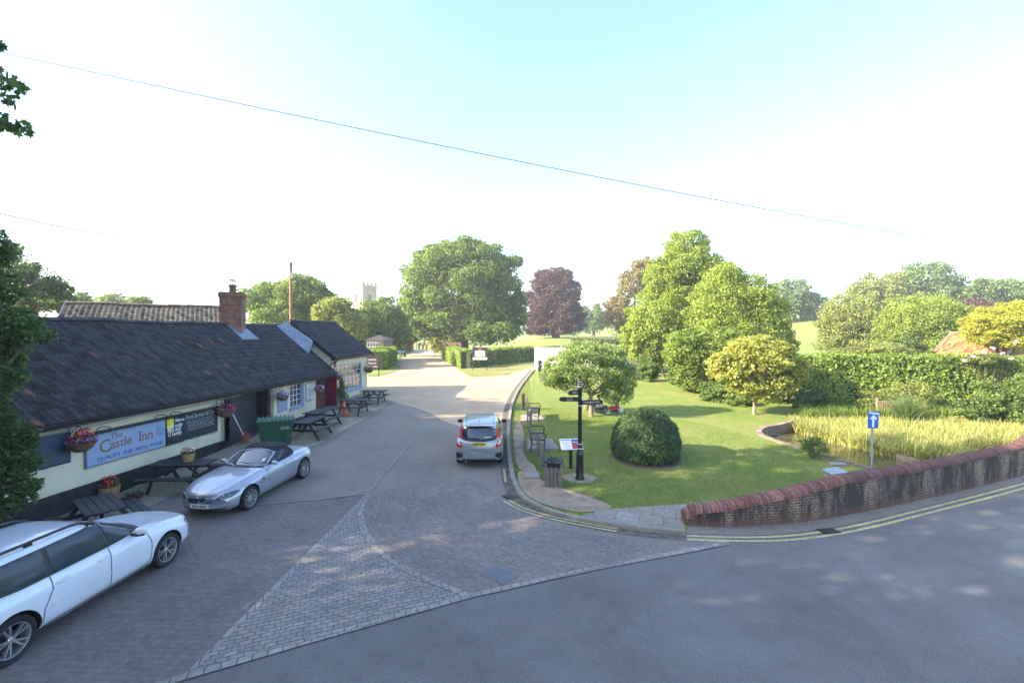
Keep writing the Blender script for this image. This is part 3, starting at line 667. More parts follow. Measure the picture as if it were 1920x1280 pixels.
# roofs: real pantiles
def pantiles(x0, x1, y0, z0, y1, z1, wt=.165, ht=.27, seed=1, base=(.034, .032, .035), orange=.008, amp=.044, sag=0.0, cut0=None):
    rnd = random.Random(seed); n = int(round((x1-x0)/wt)); ln = math.hypot(y1-y0, z1-z0); m = int(round(ln/ht))
    up = Vector((0, (y1-y0)/ln, (z1-z0)/ln)); no = Vector((0, -up.z, up.y)) if up.y > 0 else Vector((0, up.z, -up.y)); wt = (x1-x0)/n; ht = ln/m
    V = []; Fq = []; Ct = []; K = 5
    for j in range(m):
        for i in range(n):
            if cut0 and x0+i*wt < cut0(j/m): continue
            b = len(V); jx = rnd.uniform(-.006, .006); jz = rnd.uniform(-.003, .004)
            for t, lift in ((0, .035), (1.06, .004)):
                for k in range(K):
                    u = k/(K-1); x = x0+(i+u)*wt+jx*(1-t); hh = amp*math.sin(2*math.pi*u)+lift+jz*(1-t)
                    sg = -sag*math.sin(math.pi*min(1, max(0, (x-x0)/(x1-x0))))*(j+t)/m+.02*math.sin(x*1.3)*(.3+j/m)
                    p = Vector((x, y0, z0))+up*((j+t)*ht+rnd.uniform(-.001, .001))+no*hh; V.append((p.x, p.y, p.z+sg))
            for k in range(K):                     # front lip
                q = V[b+k]; V.append((q[0]-no.x*.03, q[1]-no.y*.03, q[2]-no.z*.03))
            for k in range(K-1):
                Fq.append((b+k, b+k+1, b+K+k+1, b+K+k)); Fq.append((b+2*K+k, b+2*K+k+1, b+k+1, b+k))
            c = rnd.random(); s = rnd.uniform(.5, 1.6)
            if c < orange: cc = (.15*s, .065*s, .04*s)
            elif c < orange*3: cc = (.06*s, .04*s, .036*s)
            elif c < .2: cc = (base[0]*1.5, base[1]*1.5, base[2]*1.6)
            else: cc = tuple(q*s for q in base)
            Ct += [cc]*(2*(K-1))
    me = np_mesh('roof', np.array(V), np.array(Fq)); ca = me.color_attributes.new('tint', 'FLOAT_COLOR', 'CORNER')
    arr = np.ones((len(Fq), 4, 4), np.float32); arr[:, :, :3] = np.array(Ct)[:, None, :]; ca.data.foreach_set('color', arr.ravel())
    me.polygons.foreach_set('use_smooth', [True]*len(me.polygons)); return me
m_tile = M_tint('black_pantile', (.02, .02, .025), .62, moss=(.045, .045, .03))
def pitch(d, ez, rd, rz, ed): return ez+(rz-ez)*(d-ed)/(rd-ed)
E1 = -.42
def addslab(mb, x0, x1, y0, z0, y1, z1, th=.07):
    mb.add([(x0, y0, z0-th), (x1, y0, z0-th), (x1, y1, z1-th), (x0, y1, z1-th), (x0, y0, z0-.012), (x1, y0, z0-.012), (x1, y1, z1-.012), (x0, y1, z1-.012)],
           [(0, 3, 2, 1), (4, 5, 6, 7), (0, 1, 5, 4), (1, 2, 6, 5), (2, 3, 7, 6), (3, 0, 4, 7)])
def ridge(mb, x0, x1, y, z, r=.12, seed=0):
    n = int((x1-x0)/.45); w_ = (x1-x0)/n; rnd = random.Random(seed)
    for i in range(n):
        a = x0+i*w_; dz = rnd.uniform(-.012, .012)+.02*math.sin(a*1.3); vs = []
        for xx, rr in ((a, r*1.05), (a+w_*.985, r)):
            for k in range(7):
                t = math.pi*k/6; vs.append((xx, y-rr*1.15*math.cos(t), z+rr*.85*math.sin(t)-.05+dz))
        mb.add(vs, [(k, k+1, 8+k, 7+k) for k in range(6)]+[tuple(range(7)), tuple(range(13, 6, -1))])
m_ridge = M('ridge_tile', (.045, .04, .042), .8, var=.5, vs=5, bmp=.4, dirt=(.13, .11, .08))
rf1 = put('roof', pantiles(S0-.2, sC+.02, E1, EZ1, RD1, RZ1, seed=3, orange=.007), m_tile, pub)
mb = MB(); addslab(mb, S0-.2, sC, E1+.03, EZ1, RD1, RZ1); addslab(mb, S0-.2, sC, BD+.4, 2.3, RD1+.003, RZ1); mb.build('roof_deck', blackwood, rf1)
mb = MB(); ridge(mb, S0-.2, sC-.4, RD1, RZ1+.06, seed=4); mb.build('ridge_tiles', m_ridge, rf1)
E2 = -.38
rf2 = put('roof', pantiles(sC-.22, sD+.22, E2, EZ2, RD2, RZ2, seed=5, orange=.002, base=(.033, .032, .038)), m_tile, pub)
mb = MB(); addslab(mb, sC-.2, sD+.2, E2+.03, EZ2, RD2, RZ2); addslab(mb, sC-.2, sD+.2, BD+.4, 2.6, RD2+.003, RZ2); mb.build('roof_deck', blackwood, rf2)
mb = MB(); ridge(mb, sC-.2, sD+.2, RD2, RZ2+.06, seed=6); mb.build('ridge_tiles', m_ridge, rf2)
# barge boards of the taller end
for x in (sC-.26, sD+.2):
    mb = MB(); mb.add([(x, E2, EZ2-.22), (x, RD2, RZ2-.22), (x, RD2, RZ2+.03), (x, E2, EZ2+.03), (x+.04, E2, EZ2-.22), (x+.04, RD2, RZ2-.22), (x+.04, RD2, RZ2+.03), (x+.04, E2, EZ2+.03)],
           [(0, 1, 2, 3), (7, 6, 5, 4), (0, 4, 5, 1), (1, 5, 6, 2), (2, 6, 7, 3), (3, 7, 4, 0)]); mb.build('barge_board', black, pub)
mb = MB(); ty = RD2; 
mb.add([(sC-.75, 2.9, RZ1+.02), (sC-.18, RD2+.2, RZ2-.02), (sC-.18, .95, pitch(.95, EZ2, RD2, RZ2, E2)+.03), (sC-.75, .95, pitch(.95, EZ1, RD1, RZ1, E1)+.07)], [(0, 1, 2, 3)])
mb.add([(sC-.75, 2.9, RZ1-.03), (sC-.18, RD2+.2, RZ2-.06), (sC-.18, .95, pitch(.95, EZ2, RD2, RZ2, E2)-.02), (sC-.75, .95, pitch(.95, EZ1, RD1, RZ1, E1)+.02)], [(3, 2, 1, 0)])
mb.build('flashing', lead, pub)
# gutters and the sagging cable under the eaves
def gutter(mb, x0, x1, y, z, r=.055):
    prof = [(math.cos(t)*r, math.sin(t)*r) for t in np.linspace(math.pi, 2*math.pi, 9)]; n = int((x1-x0)/1.0); vs = []; fs = []
    for i in range(n+1):
        x = x0+(x1-x0)*i/n; dz = .012*math.sin(x*1.1)
        for a, b in prof: vs.append((x, y+a, z+b+dz))
        for a, b in prof: vs.append((x, y+a*.85, z+b*.85+dz))
    for i in range(n):
        for k in range(8): fs += [(i*18+k, i*18+k+1, (i+1)*18+k+1, (i+1)*18+k), (i*18+9+k+1, i*18+9+k, (i+1)*18+9+k, (i+1)*18+9+k+1)]
        for k in (0, 8): fs.append((i*18+k, i*18+9+k, (i+1)*18+9+k, (i+1)*18+k))
    mb.add(vs, fs)
mb = MB(); gutter(mb, S0-.2, sC-.05, E1-.05, EZ1-.02); gutter(mb, sC-.1, sD+.2, E2-.05, EZ2-.04)
mb.build('gutter', black, pub, smooth=True)
mb = MB(); wbox(mb, S0, sC-.05, EZ1-.16, EZ1-.05, E1+.04, 0-.01); mb.build('soffit', blackwood, pub)
mb = MB(); wbox(mb, sC+.0, sD+.1, EZ2-.2, EZ2-.06, -.12, -.003); mb.build('soffit', oldwood, pub)
pts = [(s, E1+.0, EZ1-.17-.07*abs(math.sin((s-S0)*.72))) for s in np.linspace(S0, sA+.4, 70)]
mb = MB(); mb.tube(pts, .016, 6); mb.tube([(sA+.1, -.03, EZ1-.1), (sA+.1, -.05, 1.5)], .012, 6)
mb.build('cable', M('grey_cable', (.16, .17, .19), .5), pub, smooth=True)
mb = MB(); mb.tube([(sC-.1, -.12, EZ2-.35), (sC-.06, -.3, EZ2-.28), (sC+.15, -.42, EZ2-.12)], .035, 8); mb.tube([(sC-.1, -.12, EZ2-.35), (sC-.55, -.2, EZ2-.5), (sC-.6, -.3, EZ1+.25)], .035, 8)
mb.build('downpipe', black, pub, smooth=True)
mb = MB(); wbox(mb, sC+.35, sC+.47, EZ2-.62, EZ2-.25, -.1, -.003, bev=.02); mb.build('alarm_box', M('red_plastic', (.5, .05, .03), .4), pub)
# recess with the dark double doors
mb = MB(); wbox(mb, sA+.002, sB-.002, .0, EZ1-.1, 1.9, 1.98)
for i in range(int((sB-sA)/.16)): wbox(mb, sA+.02+i*.16, sA+.165+i*.16, .1, EZ1-.12, 1.86, 1.905, bev=.01)
mb.build('recess_boards', blackwood, pub)
dr = MB(); a = sA+.95; b = sB-.25
for i in range(12):
    x = a+(b-a)*i/12; wbox(dr, x+.004, x+(b-a)/12-.004, .32, EZ1-.3, .52, .56, bev=.006)
wbox(dr, a, b, .7, .82, .49, .525); wbox(dr, a, b, 1.75, 1.87, .49, .525)
dr.build('barn_door', M('dark_grey_door', (.045, .046, .05), .5, var=.3, vs=8, bmp=.3), pub)
mb = MB(); wbox(mb, sB-.22, sB-.02, .1, EZ1-.12, .0, .6); mb.build('timber_post', M('dark_red_brown_timber', (.035, .018, .016), .6, var=.4), pub)
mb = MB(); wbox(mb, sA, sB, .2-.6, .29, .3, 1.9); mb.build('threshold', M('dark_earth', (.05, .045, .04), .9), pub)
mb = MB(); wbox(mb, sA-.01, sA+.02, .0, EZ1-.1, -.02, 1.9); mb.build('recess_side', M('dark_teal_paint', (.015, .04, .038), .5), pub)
# windows
def window(x0, x1, z0, z1, nx, nz, sill=.1, fr=.07, y=.06, open_=None, deep=.0, curtain=None):
    f = MB()
    wbox(f, x0, x0+fr, z0, z1, y-deep, y+.08, bev=.006); wbox(f, x1-fr, x1, z0, z1, y-deep, y+.08, bev=.006)
    wbox(f, x0+fr, x1-fr, z1-fr, z1, y-deep, y+.078); wbox(f, x0+fr, x1-fr, z0, z0+fr, y-deep, y+.078)
    wf = f.build('window', bluepaint, pub)
    g_ = MB(); wbox(g_, x0+fr, x1-fr, z0+fr, z1-fr, y+.05, y+.058); g_.build('pane', winglass, wf)
    b_ = MB()
    for i in range(1, nx):
        x = x0+fr+(x1-x0-2*fr)*i/nx; wbox(b_, x-.012, x+.012, z0+fr, z1-fr, y+.022, y+.05)
    for i in range(1, nz):
        z = z0+fr+(z1-z0-2*fr)*i/nz; wbox(b_, x0+fr, x1-fr, z-.012, z+.012, y+.026, y+.049)
    b_.build('glazing_bars', white, wf)
    s_ = MB(); wbox(s_, x0-.08, x1+.08, z0-sill, z0-.002, -.1-deep*.3, y+.05, bev=.01); s_.build('sill', bluepaint, wf); return wf
window(wx0, wx1, wz0, wz1, 3, 4, y=.03)
window(bx0, bx1, bz0, bz1, 6, 4, y=.02, sill=.13, fr=.1)
# lit cream curtains and things on the inside sill of the big window
mb = MB()
for i in range(5):
    x = bx0+.25+i*(bx1-bx0-.5)/4; n = 14; vs = []
    for k in range(n): vs += [(x-.17+.34*k/(n-1), .16+.02*math.sin(k*1.6), bz0+.12), (x-.17+.34*k/(n-1), .16+.02*math.sin(k*1.6), bz1-.1)]
    mb.add(vs, [(2*k, 2*k+2, 2*k+3, 2*k+1) for k in range(n-1)])
# surround of the blue window reveals
mb = MB(); x1_ = wx1; wbox(mb, x1_+.003, x1_+.16, wz0-.02, wz1+.02, -.04, .0, bev=.005); mb.build('shutter', bluepaint, pub)
# door
mb = MB(); wbox(mb, dx0-.05, dx0+.03, pgz(dx0)-.1, dz1, -.03, .2); wbox(mb, dx1-.03, dx1+.05, pgz(dx0)-.1, dz1, -.03, .2); wbox(mb, dx0+.03, dx1-.03, dz1-.08, dz1, -.03, .2)
dd = mb.build('door', maroon, pub)
mb = MB(); wbox(mb, dx0+.03, dx1-.03, pgz(dx0)-.1, 1.35, .1, .14)
wbox(mb, dx0+.03, dx0+.11, 1.35, dz1-.08, .1, .14); wbox(mb, dx1-.11, dx1-.03, 1.35, dz1-.08, .1, .14); mb.build('door_leaf', M('brown_door', (.16, .06, .035), .5, var=.3), dd)
mb = MB(); wbox(mb, dx0+.11, dx1-.11, 1.35, dz1-.08, .115, .125); mb.build('pane', winglass, dd)
mb = MB(); vs = [(dx1-.02, -.02, pgz(dx1)-.1), (dx1+.02, -.55, pgz(dx1)-.05), (dx1+.02, -.55, dz1-.05), (dx1-.02, -.02, dz1-.05)]
mb.add(vs+[(v[0]+.04, v[1], v[2]) for v in vs], [(0, 1, 2, 3), (7, 6, 5, 4), (0, 4, 5, 1), (1, 5, 6, 2), (2, 6, 7, 3), (3, 7, 4, 0)]); mb.build('open_door_leaf', maroon, pub)
# blue board below the basket, menu case, house number
a0, c0 = PW(520, 774); a1, c1 = PW(538, 749)
mb = MB(); wbox(mb, a0, a1, c0, c1+.25, -.03, -.002, bev=.004); mb.add([(a0, -.03, c1+.25), (a1, -.03, c1+.25), ((a0+a1)/2, -.03, c1+.5), (a0, -.003, c1+.25), (a1, -.003, c1+.25), ((a0+a1)/2, -.003, c1+.5)], [(0, 1, 2), (5, 4, 3), (0, 3, 4, 1), (1, 4, 5, 2), (2, 5, 3, 0)])
mb.build('notice_board', bluepaint, pub)
a0, c0 = PW(573, 752); a1, c1 = PW(586, 716)
mb = MB(); wbox(mb, a0, a1, c0, c1, -.045, -.002, bev=.004); wbox(mb, a0+.05, a1-.05, c0+.06, c1-.06, -.048, -.0455, 1)
text_mb(mb, 'MENU', .12, Matrix.Translation(((a0+a1)/2, -.05, c1-.22)) @ TXT, 2, .001, 'CENTER')
rnd = random.Random(2)
for i in range(12): wbox(mb, a0+.1, a1-.1-rnd.random()*.2, c1-.32-i*.06, c1-.30-i*.06, -.0505, -.0485, 2)
mb.build('menu_case', [bluepaint, M('paper', (.75, .75, .72), .8), M('ink', (.15, .2, .28), .8)], pub)
a0, c0 = PW(619, 724); mb = MB(); text_mb(mb, '18', .2, Matrix.Translation((sC+.42, -.01, 2.05)) @ TXT, 0, .003, 'CENTER', .004); mb.build('house_number', black, pub)
# chimney
CH = PUBI @ P(437, 600, 22.9); chs = CH.x; cw = .56
m_old = M_brick('chimney_brick', (.36, .13, .07), (.22, .085, .06), (.26, .22, .19), dirt=(.06, .05, .045), dirtamt=.55)
mb = MB(); Tc = Matrix.Translation((chs, RD1, 0)) @ Matrix.Rotation(R(25), 4, 'Z')
for z0, z1, e in ((4.2, 5.95, .0), (5.95, 6.05, .05), (6.05, 6.6, .02), (6.6, 6.68, .07), (6.68, 6.82, .12), (6.82, 6.9, .07)):
    mb.box((0, 0, (z0+z1)/2), ((cw+e*.6)*2*.85, (cw+e*.6)*2*.85, z1-z0), T=Tc, bev=.02 if e else 0)
ch = mb.build('chimney', m_old, pub)
mb = MB(); mb.lathe([(0, 6.88), (.16, 6.88), (.15, 7.15), (.19, 7.2), (.19, 7.28), (.15, 7.3), (.0, 7.3)], 16, T=Tc); mb.build('chimney_pot', m_old, ch, smooth=True)
mb = MB()
for k in range(4): mb.tube([(.1*math.cos(k*1.57), .1*math.sin(k*1.57), 7.28), (.1*math.cos(k*1.57), .1*math.sin(k*1.57), 7.5)], .012, 6, T=Tc)
mb.lathe([(0, 7.5), (.2, 7.5), (.17, 7.54), (0, 7.56)], 14, T=Tc); mb.build('cowl', black, ch)
mb = MB(); zf = lambda d: pitch(d, EZ1, RD1, RZ1, E1)+.07
mb.add([(chs-.6, RD1-.95, zf(RD1-.95)), (chs+.62, RD1-.95, zf(RD1-.95)), (chs+.55, RD1-.1, zf(RD1-.1)+.02), (chs-.62, RD1-.1, zf(RD1-.1)+.02)], [(0, 1, 2, 3)])
mb.add([(chs-.75, RD1-.95, zf(RD1-.95)-.03), (chs+.62, RD1-.95, zf(RD1-.95)-.03), (chs+.62, RD1-.95, zf(RD1-.95)), (chs-.75, RD1-.95, zf(RD1-.95))], [(0, 1, 2, 3)])
mb.build('flashing', lead, ch)
# name board, chalk boards, dark panel
sx0, sz0 = PW(157, 879); sx1, sz1 = PW(405, 760); _, szt = PW(172, 813); szb = sz0
m_board = M('board_blue', (.25, .34, .52), .5, var=.05, vs=2); m_frame = M('board_frame', (.13, .17, .24), .5)
mb = MB(); wbox(mb, sx0, sx1, szb, szt, -.07, -.002, bev=.008); brd = mb.build('name_board', m_frame, pub)
bm_split = sx0+(PW(306, 812)[0]-sx0)
mb = MB(); wbox(mb, sx0+.04, bm_split, szb+.04, szt-.04, -.076, -.068); mb.build('board_panel', m_board, brd)
m_gold = M('gold_lettering', (.20, .13, .06), .5, var=.2); m_ink = M('dark_lettering', (.03, .045, .08), .5); m_sh = M('pale_shadow', (.5, .58, .7), .6)
hS = szt-szb; mb = MB()
def lt(body, px, py, size, mi, bold=.0, sx=1.0, y=-.079, shear=0):
    s, z = PW(px, py, -.08); text_mb(mb, body, size, Matrix.Translation((s, y, z)) @ TXT, mi, .0015, 'LEFT', bold, sx, shear)
wL = bm_split-sx0
def serif_word(wd, s, z, size, bold=.006, sx=1.0):
    text_mb(mb, wd, size, Matrix.Translation((s+.006, -.0775, z-.006)) @ TXT, 2, .001, 'LEFT', bold, sx)
    text_mb(mb, wd, size, Matrix.Translation((s, -.080, z)) @ TXT, 0, .0015, 'LEFT', bold, sx)
serif_word('The', sx0+wL*.27, szb+hS*.73, hS*.24, .003, 1.1)
serif_word('C', sx0+wL*.14, szb+hS*.36, hS*.56, .006, 1.0)
serif_word('astle', sx0+wL*.265, szb+hS*.42, hS*.40, .006, 1.02)
serif_word('Inn', sx0+wL*.62, szb+hS*.42, hS*.46, .006, .98)
def serifs(xs, z, w_): 
    for x in xs: wbox(mb, x-w_/2, x+w_/2, z-.005, z+.007, -.083, -.0785, 0)
iz = szb+hS*.42; serifs([sx0+wL*.645], iz, .13); serifs([sx0+wL*.645], iz+hS*.46*.7, .13); serifs([sx0+wL*.68, sx0+wL*.725, sx0+wL*.755, sx0+wL*.80], iz, .05)
text_mb(mb, 'QUALITY  PUB  WITH  FOOD', hS*.165, Matrix.Translation((sx0+wL*.12, -.08, szb+hS*.13)) @ TXT, 1, .0015, 'LEFT', .0, 1.08)
mb.build('lettering', [m_gold, m_ink, m_sh], brd)
mb = MB()                                         # faded tower picture at the right end of the board
x = sx0+wL*.86; z = szb+hS*.45
wbox(mb, x, x+.22, z, z+.3, -.0785, -.0765); wbox(mb, x+.24, x+.36, z, z+.22, -.0785, -.0765)
for i in range(3): wbox(mb, x+i*.08, x+.05+i*.08, z+.302, z+.34, -.0785, -.0765)
mb.build('board_picture', M('faded_blue', (.19, .26, .4), .6, var=.2, vs=20), brd)
m_chalk = M('chalkboard', (.018, .022, .03), .7, var=.3); m_white = M('chalk', (.7, .72, .75), .8); m_yell = M('yellow_sticker', (.7, .62, .05), .7)
b1 = PW(340, 800)[0]; mb = MB(); wbox(mb, bm_split+.02, b1-.015, szb+.0, szt-.02, -.095, -.0705, 0)
wbox(mb, bm_split+.05, bm_split+.32, szt-.36, szt-.05, -.098, -.0955, 2); mb.add([(bm_split+.05, -.097, szt-.36), (bm_split+.32, -.097, szt-.36), (bm_split+.12, -.097, szt-.47)], [(0, 1, 2)], 2)
rnd = random.Random(7)
lw = b1-bm_split
text_mb(mb, 'Menu', .17, Matrix.Translation((bm_split+lw*.52, -.097, szt-.2)) @ TXT, 1, .0012, 'LEFT', .002)
for k, tx in enumerate(('is on today', 'food daily', '12 Sunday')):
    text_mb(mb, tx, .18, Matrix.Translation((bm_split+.06, -.097, szt-.36-.01-k*.135)) @ TXT, 1, .0012, 'LEFT', .003, .78, shear=.2)
mb.build('chalkboard', [m_chalk, m_white, m_yell], pub)
mb = MB(); wbox(mb, b1+.01, sx1-.04, szb+.03, szt-.02, -.09, -.0705, 0)
cw_ = sx1-.04-b1
text_mb(mb, 'Food Served All Day', .23, Matrix.Translation((b1+.08, -.092, szt-.20)) @ TXT, 1, .0012, 'LEFT', .002, (cw_-.12)/2.1, shear=.25)
for k in range(6):
    x = b1+.12+rnd.random()*.1
    while x < sx1-.25:
        l = .05+rnd.random()*.13; zz = szt-.28-k*.065; mb.box((x+l/2, -.0925, zz), (l, .003, .014+rnd.random()*.012), 1); x += l+.035
    # faint chalk lines of the menu
mb.build('chalkboard', [m_chalk, M('chalk', (.35, .38, .42), .8), m_white], pub)
mb = MB(); wbox(mb, sx0-.02, sx1+.02, szt-.005, szt+.055, -.2, -.003); mb.build('board_hood', black, brd)
px0 = PW(40, 870)[0]; px1, pz1 = PW(129, 806); _, pz0 = PW(129, 866)
mb = MB(); wbox(mb, px0, px1, pz0, pz1, -.05, -.002, 0, .006); pn = mb.build('dark_panel', black, pub)
mb = MB(); wbox(mb, px0+.04, px1-.04, pz0+.04, pz1-.04, -.054, -.0505); mb.build('panel_face', M('navy_panel', (.05, .075, .125), .4, var=.15), pn)
def bracket_lamp(s, z):
    mb = MB(); mb.tube([(s, -.01, z), (s, -.15, z+.1), (s+.02, -.38, z+.1), (s+.03, -.46, z+.03)], .013, 6); mb.lathe([(0, 0), (.03, 0), (.05, -.05), (.045, -.05), (.0, -.02)], 10, c=(s+.03, -.47, z+.04)); mb.build('sign_lamp', black, pub, smooth=True)
for px in (180, 290, 318, 398): s = PW(px, 790)[0]; bracket_lamp(s, szt+.08)
# ---------------------------------------------------------------- hanging baskets (things of their own)
def flowers(parent, rng, c, r, cols, n=160, size=.05, name='flowers', sq=.7):
    V, Fc = cloud(rng, [c], np.array([[r, r, r*sq]]), n, size, asp=.9, shell=.8)
    me = np_mesh(name, V, Fc); o = put(name, me, [petal(c_) for c_ in cols], parent)
    me.polygons.foreach_set('material_index', rng.integers(0, len(cols), len(Fc)).astype(np.int32)); return o
PET = {}
def petal(c):
    k = 'petal_%d_%d_%d' % tuple(int(q*100) for q in c)
    if k not in PET: PET[k] = M(k, c, .6, var=.25, vs=20)
    return PET[k]
PINK = (.55, .05, .3); PURP = (.25, .06, .42); RED = (.6, .03, .02); WHT = (.75, .72, .75); MAG = (.45, .03, .2); YEL = (.7, .5, .04); LAV = (.45, .35, .6)
wick = M('wicker', (.17, .10, .05), .85, var=.5, vs=25, bmp=.8, bs=60)
def basket(px, py, label, cols, extra=None, d=.38, r=.24, seed=1):
    s, z = PW(px, py, -d); rng = np.random.default_rng(seed); wp = PUBM @ Vector((s, -d, z))
    t = thing('hanging_basket', label, 'hanging basket', wp, WA, 'hanging flower baskets on the inn wall')
    mb = MB(); mb.lathe([(0, -r*.75), (r*.45, -r*.68), (r*.8, -r*.4), (r, 0), (r*1.04, .02), (r*.96, .02), (0, .0)], 18); mb.build('basket', wick, t, smooth=True)
    mb = MB()
    for k in range(3): mb.tube([(r*math.cos(k*2.09), r*math.sin(k*2.09), 0), (0, 0, .42)], .005, 5)
    mb.tube([(0, 0, .42), (0, 0, .47), (0, d*.5, .49), (0, d-.005, .49)], .012, 6); mb.tube([(0, d-.01, .52), (0, d-.01, .2)], .012, 6); mb.tube([(0, d-.01, .22), (0, .08, .48)], .008, 6); mb.build('bracket', black, t, smooth=True)
    V, Fc = cloud(rng, [(0, 0, .08)], np.array([[r*1.15, r*1.15, r*.6]]), 260, .06); put('foliage', np_mesh('foliage', V, Fc), L_dark, t)
    flowers(t, rng, (0, 0, .1), r*1.12, cols, 200, .065)
    if extra: flowers(t, rng, extra[0], r*.6, extra[1], 90, .07)
basket(152, 832, 'largest hanging basket of magenta and dark red petunias in front of the castle name board', [PINK, MAG, (.2, .02, .08)], ((.08, 0, .28), [(.75, .12, .03)]), r=.3, seed=1)
basket(423, 772, 'hanging basket at the dark recess with pink petunias and one bright red geranium', [PINK, MAG], ((.22, -.05, .08), [RED]), r=.3, seed=2)
basket(530, 744, 'hanging basket of white and purple flowers in front of the small blue notice board', [WHT, PURP, LAV], ((0, 0, .22), [WHT, LAV]), r=.26, seed=3)
basket(599, 731, 'hanging basket of bright magenta flowers beside the maroon door', [PINK, MAG, WHT], r=.24, seed=4, d=.5)
basket(632, 706, 'hanging basket of purple and white flowers left of the wide multi-pane window', [PURP, WHT, LAV], r=.28, seed=5)
basket(692, 693, 'hanging basket of red and pink flowers at the far corner of the inn', [RED, PINK, WHT], r=.3, seed=6, d=.3)
# ---------------------------------------------------------------- picnic tables
def make_table(label, loc, rz, L_=1.75):
    t = thing('picnic_table', label, 'picnic table', loc, rz, 'black picnic tables in front of the inn')
    mb = MB()
    for i in range(5): mb.box((0, -.30+i*.15, .74), (L_, .138, .04), bev=.006)
    mb.build('table_top', blackwood, t)
    for s in (-1, 1):
        mb = MB()
        for i in range(2): mb.box((0, s*(.66+i*.145), .44), (L_, .135, .04), bev=.006)
        mb.build('bench', blackwood, t)
    for e in (-1, 1):
        x = e*(L_/2-.3)
        for s in (-1, 1):
            mb = MB(); mb.add([(x-.022, s*.2, .72), (x+.022, s*.2, .72), (x+.022, s*.31, .72), (x-.022, s*.31, .72), (x-.022, s*.66, 0), (x+.022, s*.66, 0), (x+.022, s*.77, 0), (x-.022, s*.77, 0)],
                          [(0, 1, 2, 3), (7, 6, 5, 4), (0, 4, 5, 1), (1, 5, 6, 2), (2, 6, 7, 3), (3, 7, 4, 0)]); mb.build('leg', blackwood, t)
        mb = MB(); mb.box((x+e*.046, 0, .40), (.044, 1.56, .09)); mb.box((x+e*.046, 0, .69), (.044, .68, .08)); mb.build('crossbar', blackwood, t)
        mb = MB(); mb.add([(x-e*.03, -.03, .36), (x-e*.03, .03, .36), (x-e*.5, .03, .70), (x-e*.5, -.03, .70), (x-e*.03-e*.06, -.03, .33), (x-e*.09, .03, .33), (x-e*.57, .03, .70), (x-e*.57, -.03, .70)], [(0, 1, 2, 3), (7, 6, 5, 4), (0, 4, 5, 1), (1, 5, 6, 2), (2, 6, 7, 3), (3, 7, 4, 0)]); mb.build('brace', blackwood, t)
    return t
def tpos(s, d): q = PUBM @ Vector((s, d, 0)); return Vector((q.x, q.y, zt(q.x, q.y)+.012))
def tloc(px, py):
    q = G(px, py, .74); return Vector((q.x, q.y, zt(q.x, q.y)+.012))
make_table('black slatted picnic table nearest the white estate car, beside the red flower tub', tloc(186, 945), R(-38), 1.6)
T2 = tloc(342, 868); make_table('black picnic table between the silver roadster and the inn wall, below the chalkboards', T2, R(4))
make_table('black picnic table just behind the green wheeled bin', tloc(581, 787), WA+.03, 1.8)
make_table('black picnic table in front of the maroon door', tloc(601, 770), WA-.06, 1.8)
make_table('black picnic table directly behind the orange traffic cone', tloc(663, 750), R(-3), 1.6)
make_table('black picnic table at the far end of the forecourt, furthest from the cars', tloc(701, 733), R(-2), 1.5)
# ---------------------------------------------------------------- parapet wall, pond edge
base_px = [(1283, 985), (1340, 988), (1403, 987), (1490, 981), (1575, 969), (1712, 941), (1818, 917), (1920, 891)]
wl = smooth_poly(gpx(base_px), 2)+[(21, 17.6), (27, 21.0)]
wl = densify(wl, .25)
def wall_h(x):
    return (.24+.64*min(1, max(0, (x-4.2)/4.6))**.85)*min(1, .35+max(0, x-4.28)/.30)
m_par = M_stained_wall('stained_brick')
b0 = gp(*wl[0]); pw = thing('parapet_wall', 'low stained brick parapet wall with rounded red brick coping beside the road', 'wall', b0)
TH = .34; mb = MB(); a = offset_line(wl, 0); b = offset_line(wl, TH); vs = []
for i in range(len(wl)):
    h = wall_h(a[i][0]); za = zt(*a[i])
    vs += [(a[i][0], a[i][1], za-.3), (a[i][0], a[i][1], za+h), (b[i][0], b[i][1], za+h), (b[i][0], b[i][1], za-1.2)]
fs = []
for i in range(len(wl)-1):
    for k in range(4): fs.append((i*4+k, (i+1)*4+k, (i+1)*4+(k+1) % 4, i*4+(k+1) % 4))
fs += [(0, 1, 2, 3), tuple(len(vs)-4+k for k in (3, 2, 1, 0))]
mb.add(vs, fs); mb.build('masonry', m_par, pw, local=True)
rnd = random.Random(4); fine = densify(wl, .075); mb = MB(); fa = offset_line(fine, TH/2); cols = []
for i in range(len(fine)-1):
    p0 = Vector(fa[i]); p1 = Vector(fa[i+1]); d = (p1-p0).normalized(); nn = Vector((-d.y, d.x)); p1 = p1-d*.008
    z = zt(*fine[i])+wall_h(fine[i][0]); r = TH/2+.055; jz = rnd.uniform(-.006, .006); vs = []
    for q in (p0, p1):
        for k in range(9):
            t = math.pi*k/8; rr = 1+rnd.uniform(-.01, .01); vs.append((q.x+nn.x*r*math.cos(t)*rr, q.y+nn.y*r*math.cos(t)*rr, z+.0+.175*math.sin(t)**.8*rr+jz))
    mb.add(vs, [(k, k+1, 10+k, 9+k) for k in range(8)]+[tuple(range(9)), tuple(range(17, 8, -1)), (0, 9, 17, 8)]); s = rnd.uniform(.7, 1.3)
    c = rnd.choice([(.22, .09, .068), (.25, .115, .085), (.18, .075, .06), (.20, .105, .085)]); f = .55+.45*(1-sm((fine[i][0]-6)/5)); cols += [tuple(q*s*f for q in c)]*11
Mi = wm(pw).inverted(); mb.v = [tuple(Mi @ Vector(q)) for q in mb.v]
me = bpy.data.meshes.new('coping'); me.from_pydata(mb.v, [], mb.f); ca = me.color_attributes.new('tint', 'FLOAT_COLOR', 'CORNER'); buf = []
